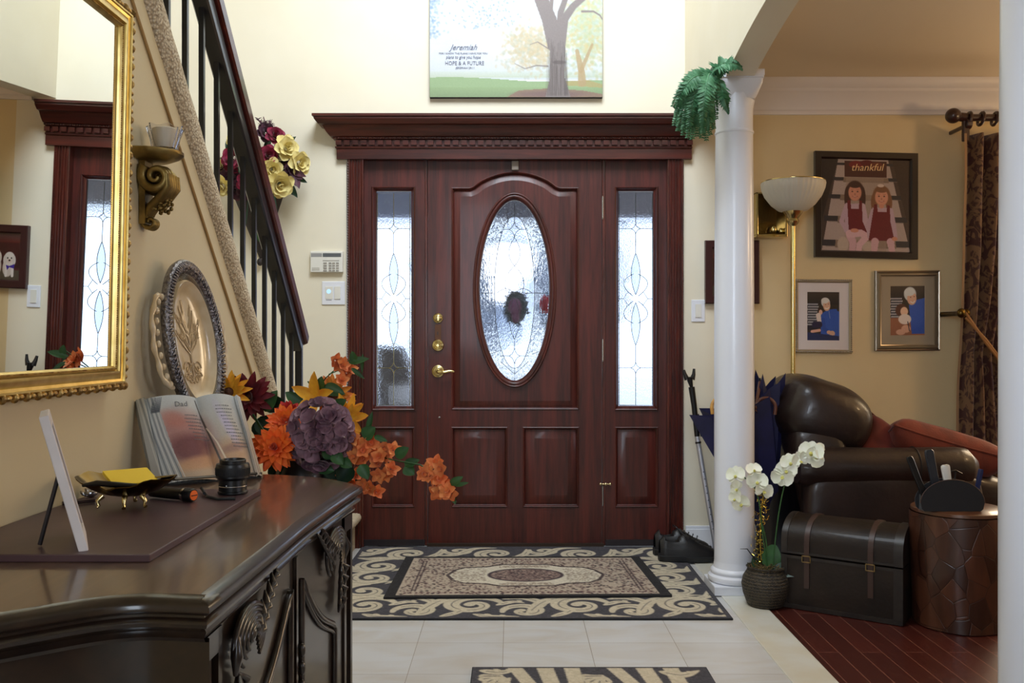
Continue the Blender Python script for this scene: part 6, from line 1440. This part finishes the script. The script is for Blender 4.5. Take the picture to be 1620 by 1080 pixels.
# brass shadow box behind the lamp
sb = thing('brass_box_frame', 'brass-edged mirrored wall box partly behind the lamp bowl', 'wall ornament', tuple(P(1222, 372, YW)))
a, c = P(1196, 372, 4.66), P(1246, 304, 4.66)
M_mbr = mat('smoked_mirror', (128, 106, 66), .12, metal=.9)
mb = MB(); mb.b2(a.x, a.x+.012, 4.66, YW, a.z, c.z); mb.b2(c.x-.012, c.x, 4.66, YW, a.z, c.z); mb.b2(a.x, c.x, 4.66, YW, a.z-.008, a.z+.006); mb.b2(a.x, c.x, 4.66, YW, c.z-.008, c.z); mb.build('brass_edges', M_brass, sb, bevel=.002)
mb = MB(); mb.b2(a.x+.011, c.x-.011, YW-.012, YW-.002, a.z, c.z); mb.build('mirror_back', M_mbr, sb)
mb = MB(); mb.b2(a.x+.010, c.x-.010, 4.665, YW-.01, a.z+.006, a.z+.010); mb.build('shelf', M_brassdk, sb)
mb = MB(); mb.sell((a.x+.10, 4.70, a.z+.034), (.018, .018, .024)); mb.sell((a.x+.14, 4.70, a.z+.026), (.012, .012, .016)); tag(mb.build('figurine', M_brass, smooth=60), 'small brass figure inside the mirrored wall box by the lamp', 'figurine')
# ------------------------------------------------------------------ orchid
oc = atZ(1217, 969, 0); oc = Vector((oc.x+.01, oc.y+.095, .004))
orc = thing('potted_orchid', 'white silk orchid in a brown woven basket in front of the far column', 'orchid', tuple(oc))
m, nt, b = new_mat('woven_basket'); tc = nt.nodes.new('ShaderNodeTexCoord'); wv_ = nt.nodes.new('ShaderNodeTexWave'); wv_.bands_direction = 'Z'; wv_.inputs['Scale'].default_value = 26; wv_.inputs['Distortion'].default_value = 5; wv_.inputs['Detail'].default_value = 2; wv_.inputs['Detail Scale'].default_value = 6
nt.links.new(tc.outputs['Object'], wv_.inputs['Vector']); r = nt.nodes.new('ShaderNodeValToRGB'); r.color_ramp.elements[0].color = S(30, 26, 20); r.color_ramp.elements[1].color = S(78, 66, 48); nt.links.new(wv_.outputs[0], r.inputs[0]); nt.links.new(r.outputs[0], b.inputs['Base Color'])
bp = nt.nodes.new('ShaderNodeBump'); bp.inputs['Strength'].default_value = .8; bp.inputs['Distance'].default_value = .004; nt.links.new(wv_.outputs[0], bp.inputs['Height']); nt.links.new(bp.outputs[0], b.inputs['Normal']); b.inputs['Roughness'].default_value = .6
M_bask = m
mb = MB(); mb.lathe([(0, 0), (.066, 0), (.072, .006), (.088, .05), (.094, .085), (.088, .115), (.074, .138), (.070, .150), (.076, .156), (.070, .158), (.062, .148), (0, .14)], oc, 48); mb.build('basket', M_bask, orc, smooth=50)
mb = MB(); rr = random.Random(31)
for k in range(90):
    a = rr.uniform(0, 2*PI); r_ = rr.uniform(.0, .075); c = oc+Vector((r_*math.cos(a), r_*math.sin(a), .15)); mb.tube([c, c+Vector((rr.uniform(-.03, .03), rr.uniform(-.03, .03), rr.uniform(.0, .022)))], .0016, 4)
mb.build('moss', mat('moss', (66, 62, 34), .9, c2=(110, 84, 46), nscale=50), orc)
def ol(a, mid, c, w, m_=M_greend):
    mb = MB(); A, B, C_ = P(*a), P(*mid), P(*c); rows = []
    for i in range(13):
        t = i/12; p = A*(1-t)**2+B*2*t*(1-t)+C_*t*t; tg = (B-A)*(1-t)+(C_-B)*t; s_ = tg.cross(Vector((0, -1, .45))).normalized(); ww = w*math.sin(min(1, t*.92+.08)*PI)**.7*.5+.001
        rows.append([p-s_*ww+Vector((0, 0, ww*.35)), p-s_*ww*.5+Vector((0, 0, ww*.1)), p, p+s_*ww*.5+Vector((0, 0, ww*.1)), p+s_*ww+Vector((0, 0, ww*.35))])
    mb.quadgrid(rows); mb.build('leaf', m_, orc, smooth=60, fixn=False)
dO = oc.y
ol((1222, 912, dO), (1216, 885, dO), (1228, 862, dO+.02), .075, M_green); ol((1218, 915, dO), (1240, 895, dO-.02), (1286, 913, dO-.05), .06); ol((1215, 912, dO), (1198, 900, dO+.03), (1192, 880, dO+.04), .05); ol((1228, 915, dO), (1240, 900, dO+.02), (1238, 880, dO+.03), .045)
mb = MB(); 
for pts in ([(1222, 910), (1226, 860), (1234, 800), (1245, 755), (1262, 725), (1290, 712)], [(1218, 910), (1210, 870), (1204, 820), (1200, 790), (1190, 765), (1172, 752)], [(1214, 880), (1212, 855), (1206, 830)]):
    mb.tube(smooth_pts([tuple(P(px_, py_, dO)) for px_, py_ in pts], 5), .0026, 8)
mb.build('stem', M_green, orc, smooth=60)
BLUNT[0] = True
def orchid(px_, py_, s, ang, dx_=0, dz_=0, seed=0):
    c = P(px_, py_, dO-.02); n = tocam(c, dx_, dz_); n, a, b_ = basis(n); mb = MB(); up = Vector((0, 0, 1)); up = (up-n*up.dot(n)).normalized(); rt = up.cross(n)
    for (q, L, w) in ((90, .042, .030), (210, .040, .026), (330, .040, .026)): th_ = R(q+ang); petal(mb, c, up*math.sin(th_)+rt*math.cos(th_), n, L*s, w*s, .05, .2, 6, 4)
    for q in (20, 160): th_ = R(q+ang); petal(mb, c+n*.004, up*math.sin(th_)+rt*math.cos(th_), n, .044*s, .052*s, .1, .15, 6, 6)
    o = mb.build('orchid_bloom', MF['white'], orc, smooth=60, fixn=False)
    m2 = MB(); m2.sell(c+n*.008-up*.006, (.006*s, .006*s, .008*s)); petal(m2, c+n*.004, n-up*.8, up, .018*s, .014*s, .2, .2); m2.build('lip', mat('orchid_lip', (206, 200, 110), .5) if 'orchid_lip' not in bpy.data.materials else bpy.data.materials['orchid_lip'], o, smooth=60)
for q in [(1165, 752, .95, 10, -.5, .2), (1167, 772, .8, 80, -.8, -.2), (1192, 744, .8, 10, .4, .6), (1198, 762, 1.0, 0, 0, .1), (1207, 776, .95, -20, .5, -.1), (1174, 796, .9, 30, -.4, -.3), (1164, 788, .7, 0, -.9, -.2),
          (1238, 752, 1.05, 170, -.1, -.3), (1244, 744, 1.0, 0, 0, 0), (1250, 732, .95, 10, .2, .2), (1265, 728, .9, 20, .5, -.1), (1283, 716, 1.15, -10, 0, .2), (1290, 722, 1.0, 120, .3, -.1), (1297, 714, .8, 60, .8, .3)]: orchid(*q)
mb = MB(); rr = random.Random(4); gs = P(1209, 800, dO+.02)
mb.tube(smooth_pts([tuple(P(a_, b_, dO+.02)) for a_, b_ in ((1206, 905), (1203, 860), (1204, 820), (1209, 775))], 5), .003, 8)
for k in range(230):
    t = rr.random(); p = P(1203+4*math.sin(t*7)+rr.gauss(0, 4.5), 772+130*t, dO+.02+rr.uniform(-.015, .015)); mb.tube([p, p+Vector((rr.uniform(-1, 1), rr.uniform(-1, 1), rr.uniform(-1, 1))).normalized()*.012], .0012, 4)
mb.build('gold_tinsel', mat('gold_tinsel', (196, 172, 80), .2, metal=1), orc)
mb = MB(); mb.tube([P(1210, 895, dO), P(1194, 884, dO-.03), P(1182, 868, dO-.05), P(1171, 868, dO-.06)], [.0015, .003, .002, .001], 6); mb.build('twig', M_black, orc)

BLUNT[0] = False
# ------------------------------------------------------------------ trunk
t0v, t1v = Vector((1.466, 3.432, 0)), Vector((1.466-.4576*.824, 3.432+.4576*.566, 0)); ex = (t0v-t1v).normalized(); ey = Vector((-ex.y, ex.x, 0)); Lt = (t0v-t1v).length; Dt = .27
tk = thing('trunk', 'small dark leather domed trunk with two buckled straps, on the wood floor', 'trunk', tuple((t0v+t1v)/2))
def tp(u, v_, z): return t1v+ex*(Lt*u)+ey*v_+Vector((0, 0, z))
M_tk = mat('aged_trunk_leather', (40, 29, 21), .5, spec=.3, c2=(26, 18, 12), nscale=7, bump=.3, bscale=70, coat=.1); M_tks = mat('trunk_strap', (62, 42, 34), .45); M_edge = mat('trunk_edge', (46, 40, 35), .4, c2=(34, 27, 24), nscale=30)
def tbox(mb, u0, u1, v0, v1, z0, z1): mb.add([tp(u, v_, z) for u in (u0, u1) for v_ in (v0, v1) for z in (z0, z1)], [(0, 1, 3, 2), (4, 6, 7, 5), (0, 4, 5, 1), (2, 3, 7, 6), (0, 2, 6, 4), (1, 5, 7, 3)])
hb = .215; mb = MB(); tbox(mb, 0, 1, 0, Dt, .005, hb); mb.build('body', M_tk, tk, bevel=.004)
def lidp(off=0, n=14): return [(Dt/2-(Dt/2+off)*math.cos(PI*i/n), .275+(.085+off)*math.sin(PI*i/n)) for i in range(n+1)]
def lidmesh(mb, u0, u1, off):
    lp = [(-off, hb+.006)]+lidp(off)+[(Dt+off, hb+.006)]
    rows = [[tp(u, v_, z) for v_, z in lp] for u in (u0, u1)]; mb.quadgrid(rows, closeu=True); o = len(mb.v)-2*len(lp); n = len(lp); mb.f += [tuple(range(o, o+n)), tuple(range(o+n, o+2*n))]; mb.m += [0, 0]
mb = MB(); lidmesh(mb, 0, 1, 0); mb.build('lid', M_tk, tk, smooth=30)
for (u0, u1) in ((-.004, .05), (.93, 1.004)):
    mb = MB(); lidmesh(mb, u0, u1, .004); tbox(mb, u0, u1, -.004, Dt+.004, .004, hb); mb.build('edge_band', M_edge, tk, smooth=30)
mb = MB(); tbox(mb, 0, 1, -.005, Dt+.005, hb-.012, hb-.001); tbox(mb, 0, 1, -.005, Dt+.005, hb+.007, hb+.016); tbox(mb, 0, 1, -.005, -.0, .003, .02); mb.build('rim_band', M_edge, tk)
for u in (.22, .75):
    sr = MB(); lidmesh(sr, u-.022, u+.022, .005); tbox(sr, u-.022, u+.022, -.007, 0, .09, .27); so = sr.build('strap', M_tks, tk, smooth=30)
    mb = MB(); q = tp(u, -.011, .195)
    for a_, c_ in (((-.016, .0), (.016, .0)), ((-.016, .024), (.016, .024)), ((-.016, 0), (-.016, .024)), ((.016, 0), (.016, .024))): mb.tube([q+ex*a_[0]+Vector((0, 0, a_[1])), q+ex*c_[0]+Vector((0, 0, c_[1]))], .0025, 6)
    mb.build('buckle', mat('aged_buckle', (150, 126, 84), .35, metal=.9), so, smooth=60)
# ------------------------------------------------------------------ stump table
sx_, sy_ = 1.695, 3.475; rS = .166
m, nt, b = new_mat('stump_wood'); tc = nt.nodes.new('ShaderNodeTexCoord'); vo = nt.nodes.new('ShaderNodeTexVoronoi'); vo.inputs['Scale'].default_value = 15; vo.feature = 'F1'; vd = nt.nodes.new('ShaderNodeTexVoronoi'); vd.inputs['Scale'].default_value = 15; vd.feature = 'DISTANCE_TO_EDGE'
mp = nt.nodes.new('ShaderNodeMapping'); mp.inputs['Scale'].default_value = (1, 1, .7); nt.links.new(tc.outputs['Object'], mp.inputs[0]); nt.links.new(mp.outputs[0], vo.inputs['Vector']); nt.links.new(mp.outputs[0], vd.inputs['Vector'])
r = nt.nodes.new('ShaderNodeValToRGB'); r.color_ramp.elements[0].color = S(52, 28, 19); r.color_ramp.elements[1].color = S(84, 48, 31); sep = nt.nodes.new('ShaderNodeSeparateColor'); nt.links.new(vo.outputs['Color'], sep.inputs[0]); nt.links.new(sep.outputs[0], r.inputs[0])
r2_ = nt.nodes.new('ShaderNodeValToRGB'); r2_.color_ramp.elements[0].position = .0; r2_.color_ramp.elements[1].position = .03; r2_.color_ramp.elements[0].color = (.5, .42, .38, 1); r2_.color_ramp.elements[1].color = (1, 1, 1, 1); nt.links.new(vd.outputs['Distance'], r2_.inputs[0])
mx = nt.nodes.new('ShaderNodeMix'); mx.data_type = 'RGBA'; mx.blend_type = 'MULTIPLY'; mx.inputs[0].default_value = 1; nt.links.new(r.outputs[0], mx.inputs[6]); nt.links.new(r2_.outputs[0], mx.inputs[7])
nz = nt.nodes.new('ShaderNodeTexNoise'); nz.inputs['Scale'].default_value = 30; mp3 = nt.nodes.new('ShaderNodeMapping'); mp3.inputs['Scale'].default_value = (1, 1, .15); nt.links.new(tc.outputs['Object'], mp3.inputs[0]); nt.links.new(mp3.outputs[0], nz.inputs['Vector'])
mx2 = nt.nodes.new('ShaderNodeMix'); mx2.data_type = 'RGBA'; mx2.blend_type = 'OVERLAY'; mx2.inputs[0].default_value = .6; nt.links.new(mx.outputs[2], mx2.inputs[6]); nt.links.new(nz.outputs[0], mx2.inputs[7]); nt.links.new(mx2.outputs[2], b.inputs['Base Color'])
b.inputs['Roughness'].default_value = .35; b.inputs['Coat Weight'].default_value = .3
bp = nt.nodes.new('ShaderNodeBump'); bp.inputs['Strength'].default_value = .4; bp.inputs['Distance'].default_value = .004; nt.links.new(r2_.outputs[0], bp.inputs['Height']); nt.links.new(bp.outputs[0], b.inputs['Normal'])
M_stump = m
stt = thing('stump_table', 'round mosaic wood stump side table carrying a black caddy', 'side table', (sx_, sy_, .004))
mb = MB(); rows = []
for z in [.004+.42*i/16 for i in range(17)]:
    rows.append([(sx_+rS*(1-.03*math.cos(z*9))*(1+.022*noise.noise(Vector((math.cos(a)*2, math.sin(a)*2, z*4))))*math.cos(a), sy_+rS*(1-.03*math.cos(z*9))*(1+.022*noise.noise(Vector((math.cos(a)*2, math.sin(a)*2, z*4))))*math.sin(a), z) for a in [2*PI*i/64 for i in range(64)]])
mb.quadgrid(rows, closeu=True); mb.f.append(tuple(range(64))[::-1]); mb.m.append(0); mb.build('mosaic_side', M_stump, stt, smooth=50)
mb = MB(); mb.lathe([(0, .423), (rS-.004, .423), (rS+.002, .428), (rS+.001, .439), (rS-.006, .443), (0, .443)], (sx_, sy_, 0), 64); mb.build('table_top', mat('stump_top', (104, 66, 42), .3, coat=.4, c2=(78, 46, 30), nscale=9), stt, smooth=40)
zT = .4435
# caddy with remote controls
cd = Vector((P(1502, 800, 3.40).x, 3.40, zT))
ca = thing('remote_caddy', 'black half-round caddy standing on the stump table', 'caddy', tuple(cd))
hw_, hc_ = .118, .116
prof2 = [(hw_*math.cos(a), .03+(hc_-.03)*math.sin(a)) for a in [PI*i/24 for i in range(25)]]+[(-hw_*.96, .008), (-hw_*.88, 0), (hw_*.88, 0), (hw_*.96, .008)]
M_felt = mat('black_felt', (24, 24, 28), .85, sheen=.2)
for yy, nm in ((-.026, 'front_panel'), (.022, 'back_panel')):
    mb = MB(); mb.prism([(cd.x+x, cd.z+z) for x, z in prof2], [], 'Y', cd.y+yy, cd.y+yy+.004); mb.build(nm, M_felt, ca, bevel=.001)
mb = MB(); mb.b2(cd.x-hw_*.88, cd.x+hw_*.88, cd.y-.022, cd.y+.022, zT, zT+.01); mb.build('bottom', M_felt, ca)
mb = MB(); mb.tube([(cd.x+x, cd.y-.024, cd.z+z) for x, z in prof2[:25]], .0022, 6); mb.build('piping', mat('brown_piping', (60, 36, 28), .6), ca, smooth=60)
for s_ in (-1, 1): mb = MB(); mb.box((cd.x+s_*.10, cd.y, cd.z+.03), (.006, .05, .05)); mb.build('gusset', M_felt, ca)
def rem(label, b0, t0_, w, th_, m_, name='remote_control'):
    b0, t0_ = Vector(b0), Vector(t0_); up = (t0_-b0); s_ = Vector((1, 0, 0)); s_ = (s_-up.normalized()*s_.dot(up.normalized())).normalized(); n_ = s_.cross(up.normalized())
    rt_ = thing(name, label, 'remote', tuple(b0), 'remotes in the caddy'); mb = MB(); L_ = up.length; rows = []
    for t, k in ((0, .8), (.02, .95), (.5, .9), (.9, 1), (.97, .92), (1, .6)): rows.append([b0+up*t+s_*(w/2*k*x)+n_*(th_/2*y_) for x, y_ in ((-1, -.6), (-.8, -1), (.8, -1), (1, -.6), (1, .6), (.8, 1), (-.8, 1), (-1, .6))])
    mb.quadgrid(rows, closeu=True); o = len(mb.v)-8; mb.f += [tuple(range(o, o+8)), tuple(range(o-40, o-32))]; mb.m += [0, 0]; mb.build('body', m_, rt_, smooth=40); return rt_, b0, up, s_, n_
rem('black remote leaning out of the caddy at its far left', (cd.x-.085, cd.y-.004, zT+.03), P(1438, 722, 3.40), .024, .014, M_blackp)
rem('dark grey remote, second from the left in the caddy', (cd.x-.035, cd.y+.008, zT+.03), P(1469, 711, 3.42), .034, .014, mat('charcoal_plastic', (40, 42, 48), .4))
rem('short white remote in the middle of the caddy', (cd.x+.0, cd.y, zT+.06), P(1495, 735, 3.40), .032, .012, M_pla)
rem('slim blue-black remote at the right end of the caddy', (cd.x+.093, cd.y, zT+.03), P(1552, 742, 3.40), .013, .02, mat('blueblack_plastic', (34, 44, 84), .3))
mb = MB(); mb.tube([P(1502, 746, 3.41), P(1512, 744, 3.41), P(1522, 749, 3.41)], [.003, .006, .004], 8, flat=.6); mb.tube([P(1512, 744, 3.41), Vector((cd.x+.02, cd.y+.012, zT+.02))], .0025, 6); tag(mb.build('eyeglasses_arm', M_blackp, smooth=60), 'small black clip sticking out of the caddy right of the white remote', 'clip')

# ------------------------------------------------------------------ recliner
rcn = thing('leather_recliner', 'dark brown leather recliner with a bulging headrest, against the living-room wall', 'armchair', (1.75, 4.32, .004))
ya0, ya1 = 3.98, 4.16
def roll(mb, x0, x1, y0, y1, zt, zb, n=18, m_=20):
    cy_, cz_ = (y0+y1)/2, zt-(y1-y0)/2
    rows = []
    for i in range(n+1):
        t = i/n; x = x0+(x1-x0)*t; e = 1-.55*max(0, (t-.92)/.08)**2-.2*max(0, (.05-t)/.05); row = []
        puff = 1+.02*math.sin(t*PI*3)
        for j in range(m_): a = 2*PI*j/m_; row.append((x, cy_+(y1-y0)/2*e*puff*math.cos(a), cz_+(y1-y0)/2*e*puff*math.sin(a)*.98))
        rows.append(row)
    mb.quadgrid(rows, closeu=True); o = len(mb.v)-m_; mb.f += [tuple(range(o, o+m_)), tuple(range(len(mb.v)-(n+1)*m_, len(mb.v)-n*m_))]; mb.m += [0, 0]
z_arm = H-(707-540)*4.05/F
for (y0, y1) in ((3.97, 4.15), (4.54, 4.72)):
    mb = MB(); roll(mb, 1.26, 2.055, y0, y1, z_arm, 0); ar = mb.build('armrest', M_leather, rcn, smooth=60)
    mb = MB(); xq = 1.78; mb.tube([(xq, (y0+y1)/2+.0915*math.cos(a), z_arm-.09+.0905*math.sin(a)) for a in [2*PI*i/32 for i in range(33)]], .0022, 6); mb.build('seam', mat('seam_thread', (30, 20, 18), .6), ar, smooth=60)
    mb = MB(); mb.sell((1.68, (y0+y1)/2, .245), (.385, .078, .245), .25, .25, n=24, m=16); mb.build('arm_side', M_leather, rcn, smooth=60)
mb = MB(); mb.sell((1.72, 4.345, .31), (.36, .2, .13), .35, .35, n=28, m=16); mb.build('seat', M_leather, rcn, smooth=60)
mb = MB(); mb.sell((2.13, 4.345, .36), (.16, .19, .11), .5, .5, n=28, m=16, rot=Matrix.Rotation(R(12), 3, 'Y')); mb.build('footrest', M_leather, rcn, smooth=60)
rtb = Matrix.Rotation(R(-14), 3, 'Y')
mb = MB(); mb.sell((1.44, 4.355, .40), (.13, .27, .32), .4, .4, rtb, n=28, m=18); mb.build('backrest', M_leather, rcn, smooth=60)
hd = P(1305, 658, 4.22)
def crease(p): 
    q = 1+.03*math.sin(p.z*26+p.x*9)*math.exp(-abs(p.z)*4); return Vector((p.x*q, p.y, p.z*(1+.02*math.sin(p.x*30))))
mb = MB(); mb.sell((hd.x, 4.36, hd.z), (.222, .275, .165), .72, .6, Matrix.Rotation(R(22), 3, 'Y'), n=40, m=26, fn=crease); mb.build('head_pillow', M_leather, rcn, smooth=60)
mb = MB(); mb.b2(1.3, 2.0, 4.06, 4.63, .004, .12); mb.build('base_frame', M_black, rcn, bevel=.01)
def cushion(label, c, w, h, t, rot, m_):
    o_ = thing('throw_pillow', label, 'pillow', tuple(c), 'rust pillows on the recliner'); mb = MB(); n = 18; R_ = rot
    for s_ in (-1, 1):
        rows = []
        for i in range(n+1):
            row = []
            for j in range(n+1):
                u, v_ = -1+2*i/n, -1+2*j/n; k = (1-u**4)*(1-v_**4); q = max(0, k)**.55
                pin = 1-.10*(1-abs(u)**2)*abs(v_)**3; pin2 = 1-.10*(1-abs(v_)**2)*abs(u)**3
                p = Vector((u*w/2*pin2, s_*t/2*q*(1+.12*noise.noise(Vector((u*2, v_*2, c[0])))), v_*h/2*pin)); row.append(Vector(c)+R_ @ p)
            rows.append(row)
        mb.quadgrid(rows)
    mb.build('cover', m_, o_, smooth=60, weld=True)
    mb = MB(); edge = []
    for (u0, v0, u1, v1) in ((-1, -1, 1, -1), (1, -1, 1, 1), (1, 1, -1, 1), (-1, 1, -1, -1)):
        for i in range(12):
            u, v_ = u0+(u1-u0)*i/12, v0+(v1-v0)*i/12; pin = 1-.10*(1-abs(u)**2)*abs(v_)**3; pin2 = 1-.10*(1-abs(v_)**2)*abs(u)**3; edge.append(Vector(c)+R_ @ Vector((u*w/2*pin2, 0, v_*h/2*pin)))
    mb.tube(edge+[edge[0]], .005, 6); mb.build('piping', m_, o_, smooth=60)
pz = P(1492, 706, 4.32)
cushion('large rust-orange velvet pillow lying across the recliner seat', (pz.x-.05, 4.34, pz.z-.04), .44, .58, .20, Matrix.Rotation(R(16), 3, 'Y') @ Matrix.Rotation(R(68), 3, 'X') @ Matrix.Rotation(R(90), 3, 'Y'), M_rust)
pz = P(1398, 700, 4.26)
cushion('smaller rust pillow with fringe tucked against the headrest', (pz.x, 4.24, pz.z-.03), .26, .26, .11, Matrix.Rotation(R(35), 3, 'Y') @ Matrix.Rotation(R(-30), 3, 'X'), mat('dark_rust_velvet', (104, 30, 14), .8, sheen=.1, c2=(84, 24, 11), nscale=14))

# ------------------------------------------------------------------ curtain
yc = 4.58
m, nt, b = new_mat('brown_damask'); tc = nt.nodes.new('ShaderNodeTexCoord'); n1 = nt.nodes.new('ShaderNodeTexNoise'); n1.inputs['Scale'].default_value = 13; n1.inputs['Detail'].default_value = 3; n1.inputs['Distortion'].default_value = 2.2
nt.links.new(tc.outputs['Object'], n1.inputs['Vector']); r = nt.nodes.new('ShaderNodeValToRGB'); r.color_ramp.interpolation = 'LINEAR'; r.color_ramp.elements[0].position = .47; r.color_ramp.elements[1].position = .53; r.color_ramp.elements[0].color = S(64, 24, 18); r.color_ramp.elements[1].color = S(124, 92, 60)
nt.links.new(n1.outputs[0], r.inputs[0]); nt.links.new(r.outputs[0], b.inputs['Base Color']); b.inputs['Roughness'].default_value = .6; b.inputs['Sheen Weight'].default_value = .3
M_dam = m
ct = thing('curtain', 'brown damask curtain held back by a rope, right of the framed pictures', 'curtain', (P(1560, 0, yc).x, yc, .3))
mb = MB(); rows = []; ztop = P(0, 212, yc).z; zbo = .12
zrope = P(0, 560, yc).z
for i in range(41):
    z = ztop+(zbo-ztop)*i/40; py = 540+(H-z)*F/yc
    xl_ = np.interp(py, [212, 480, 600, 700, 900], [1527, 1527, 1522, 1519, 1518]); xr_ = np.interp(py, [212, 400, 560, 700, 900], [1680, 1668, 1612, 1640, 1650])
    xa, xb = (xl_-810)*yc/F, (xr_-810)*yc/F; row = []
    for j in range(91):
        u = j/90; x = xa+(xb-xa)*u; row.append((x, yc+.045*math.sin(u*2*PI*6+.7*math.sin(z*2))*(.8+.2*math.sin(u*9))+.012*noise.noise(Vector((u*9, z*3, 1))), z))
    rows.append(row)
mb.quadgrid(rows); o = mb.build('cloth', M_dam, ct, smooth=60); s_ = o.modifiers.new('solid', 'SOLIDIFY'); s_.thickness = .004
mb = MB(); mb.quadgrid([[(x-.012, y_, z) for (x, y_, z) in [r_[0], ]]+[(r_[0][0], r_[0][1]-.002, r_[0][2])] for r_ in rows]); mb.build('edge_trim', mat('curtain_trim', (150, 116, 78), .6), ct)
cr = thing('curtain_rod', 'dark wood curtain rod with a ball finial and rings', 'curtain rod', tuple(P(1512, 200, yc)))
zr = P(0, 186, yc).z; xr0 = P(1524, 0, yc).x
mb = MB(); mb.tube([(xr0, yc, zr), (4.05, yc, zr)], .018, 16); M_rod = mat('dark_rod', (50, 22, 18), .35, coat=.4); mb.build('pole', M_rod, cr, smooth=60)
mb = MB(); fbx = P(1508, 183, yc); mb.sell(fbx, (.038, .038, .038), n=24, m=16); mb.tube([fbx, (xr0+.01, yc, zr)], [.02, .024], 12); mb.build('finial', M_rod, cr, smooth=60)
mb = MB(); q = P(1526, 0, yc).x; mb.b2(q-.012, q+.022, yc-.012, yc+.012, zr-.12, zr-.01); mb.b2(q-.0, q+.016, yc, YW, zr-.05, zr-.03); mb.tube([(q, yc, zr-.03), (q+.03, yc, zr-.03)], .03, 12); mb.build('bracket', M_rod, cr, bevel=.006)
for k, px_ in enumerate((1532, 1552, 1574, 1596, 1618)):
    q = P(px_, 0, yc).x; mb = MB(); mb.tube([(q+.006*math.sin(a*1), yc+.031*math.cos(a), zr-.006+.031*math.sin(a)) for a in [2*PI*i/20 for i in range(21)]], .008, 8); mb.build('ring', M_rod, cr, smooth=60)
hk = thing('tieback', 'antique brass holdback knob with a gold rope across the curtain', 'tieback', tuple(P(1522, 495, 4.54)))
mb = MB(); kb = P(1521, 495, 4.50); mb.sell(kb, (.022, .018, .024), n=20, m=14); mb.tube([kb, (kb.x+.03, 4.60, kb.z), (kb.x+.01, YW, kb.z)], [.010, .012, .014], 10); mb.sell((kb.x+.045, 4.54, kb.z), (.018, .018, .022), n=16, m=10); mb.build('knob', M_brassdk, hk, smooth=60)
mb = MB()
for q in (-.012, .012): mb.tube([(kb.x+.03, 4.52, kb.z-.01+q), P(1560, 540+q*200, 4.48), P(1590, 580+q*200, 4.50), P(1640, 600+q*200, 4.56)], .007, 8)
mb.build('rope', mat('gold_rope', (156, 108, 58), .6, bump=.8, bscale=260), hk, smooth=60)
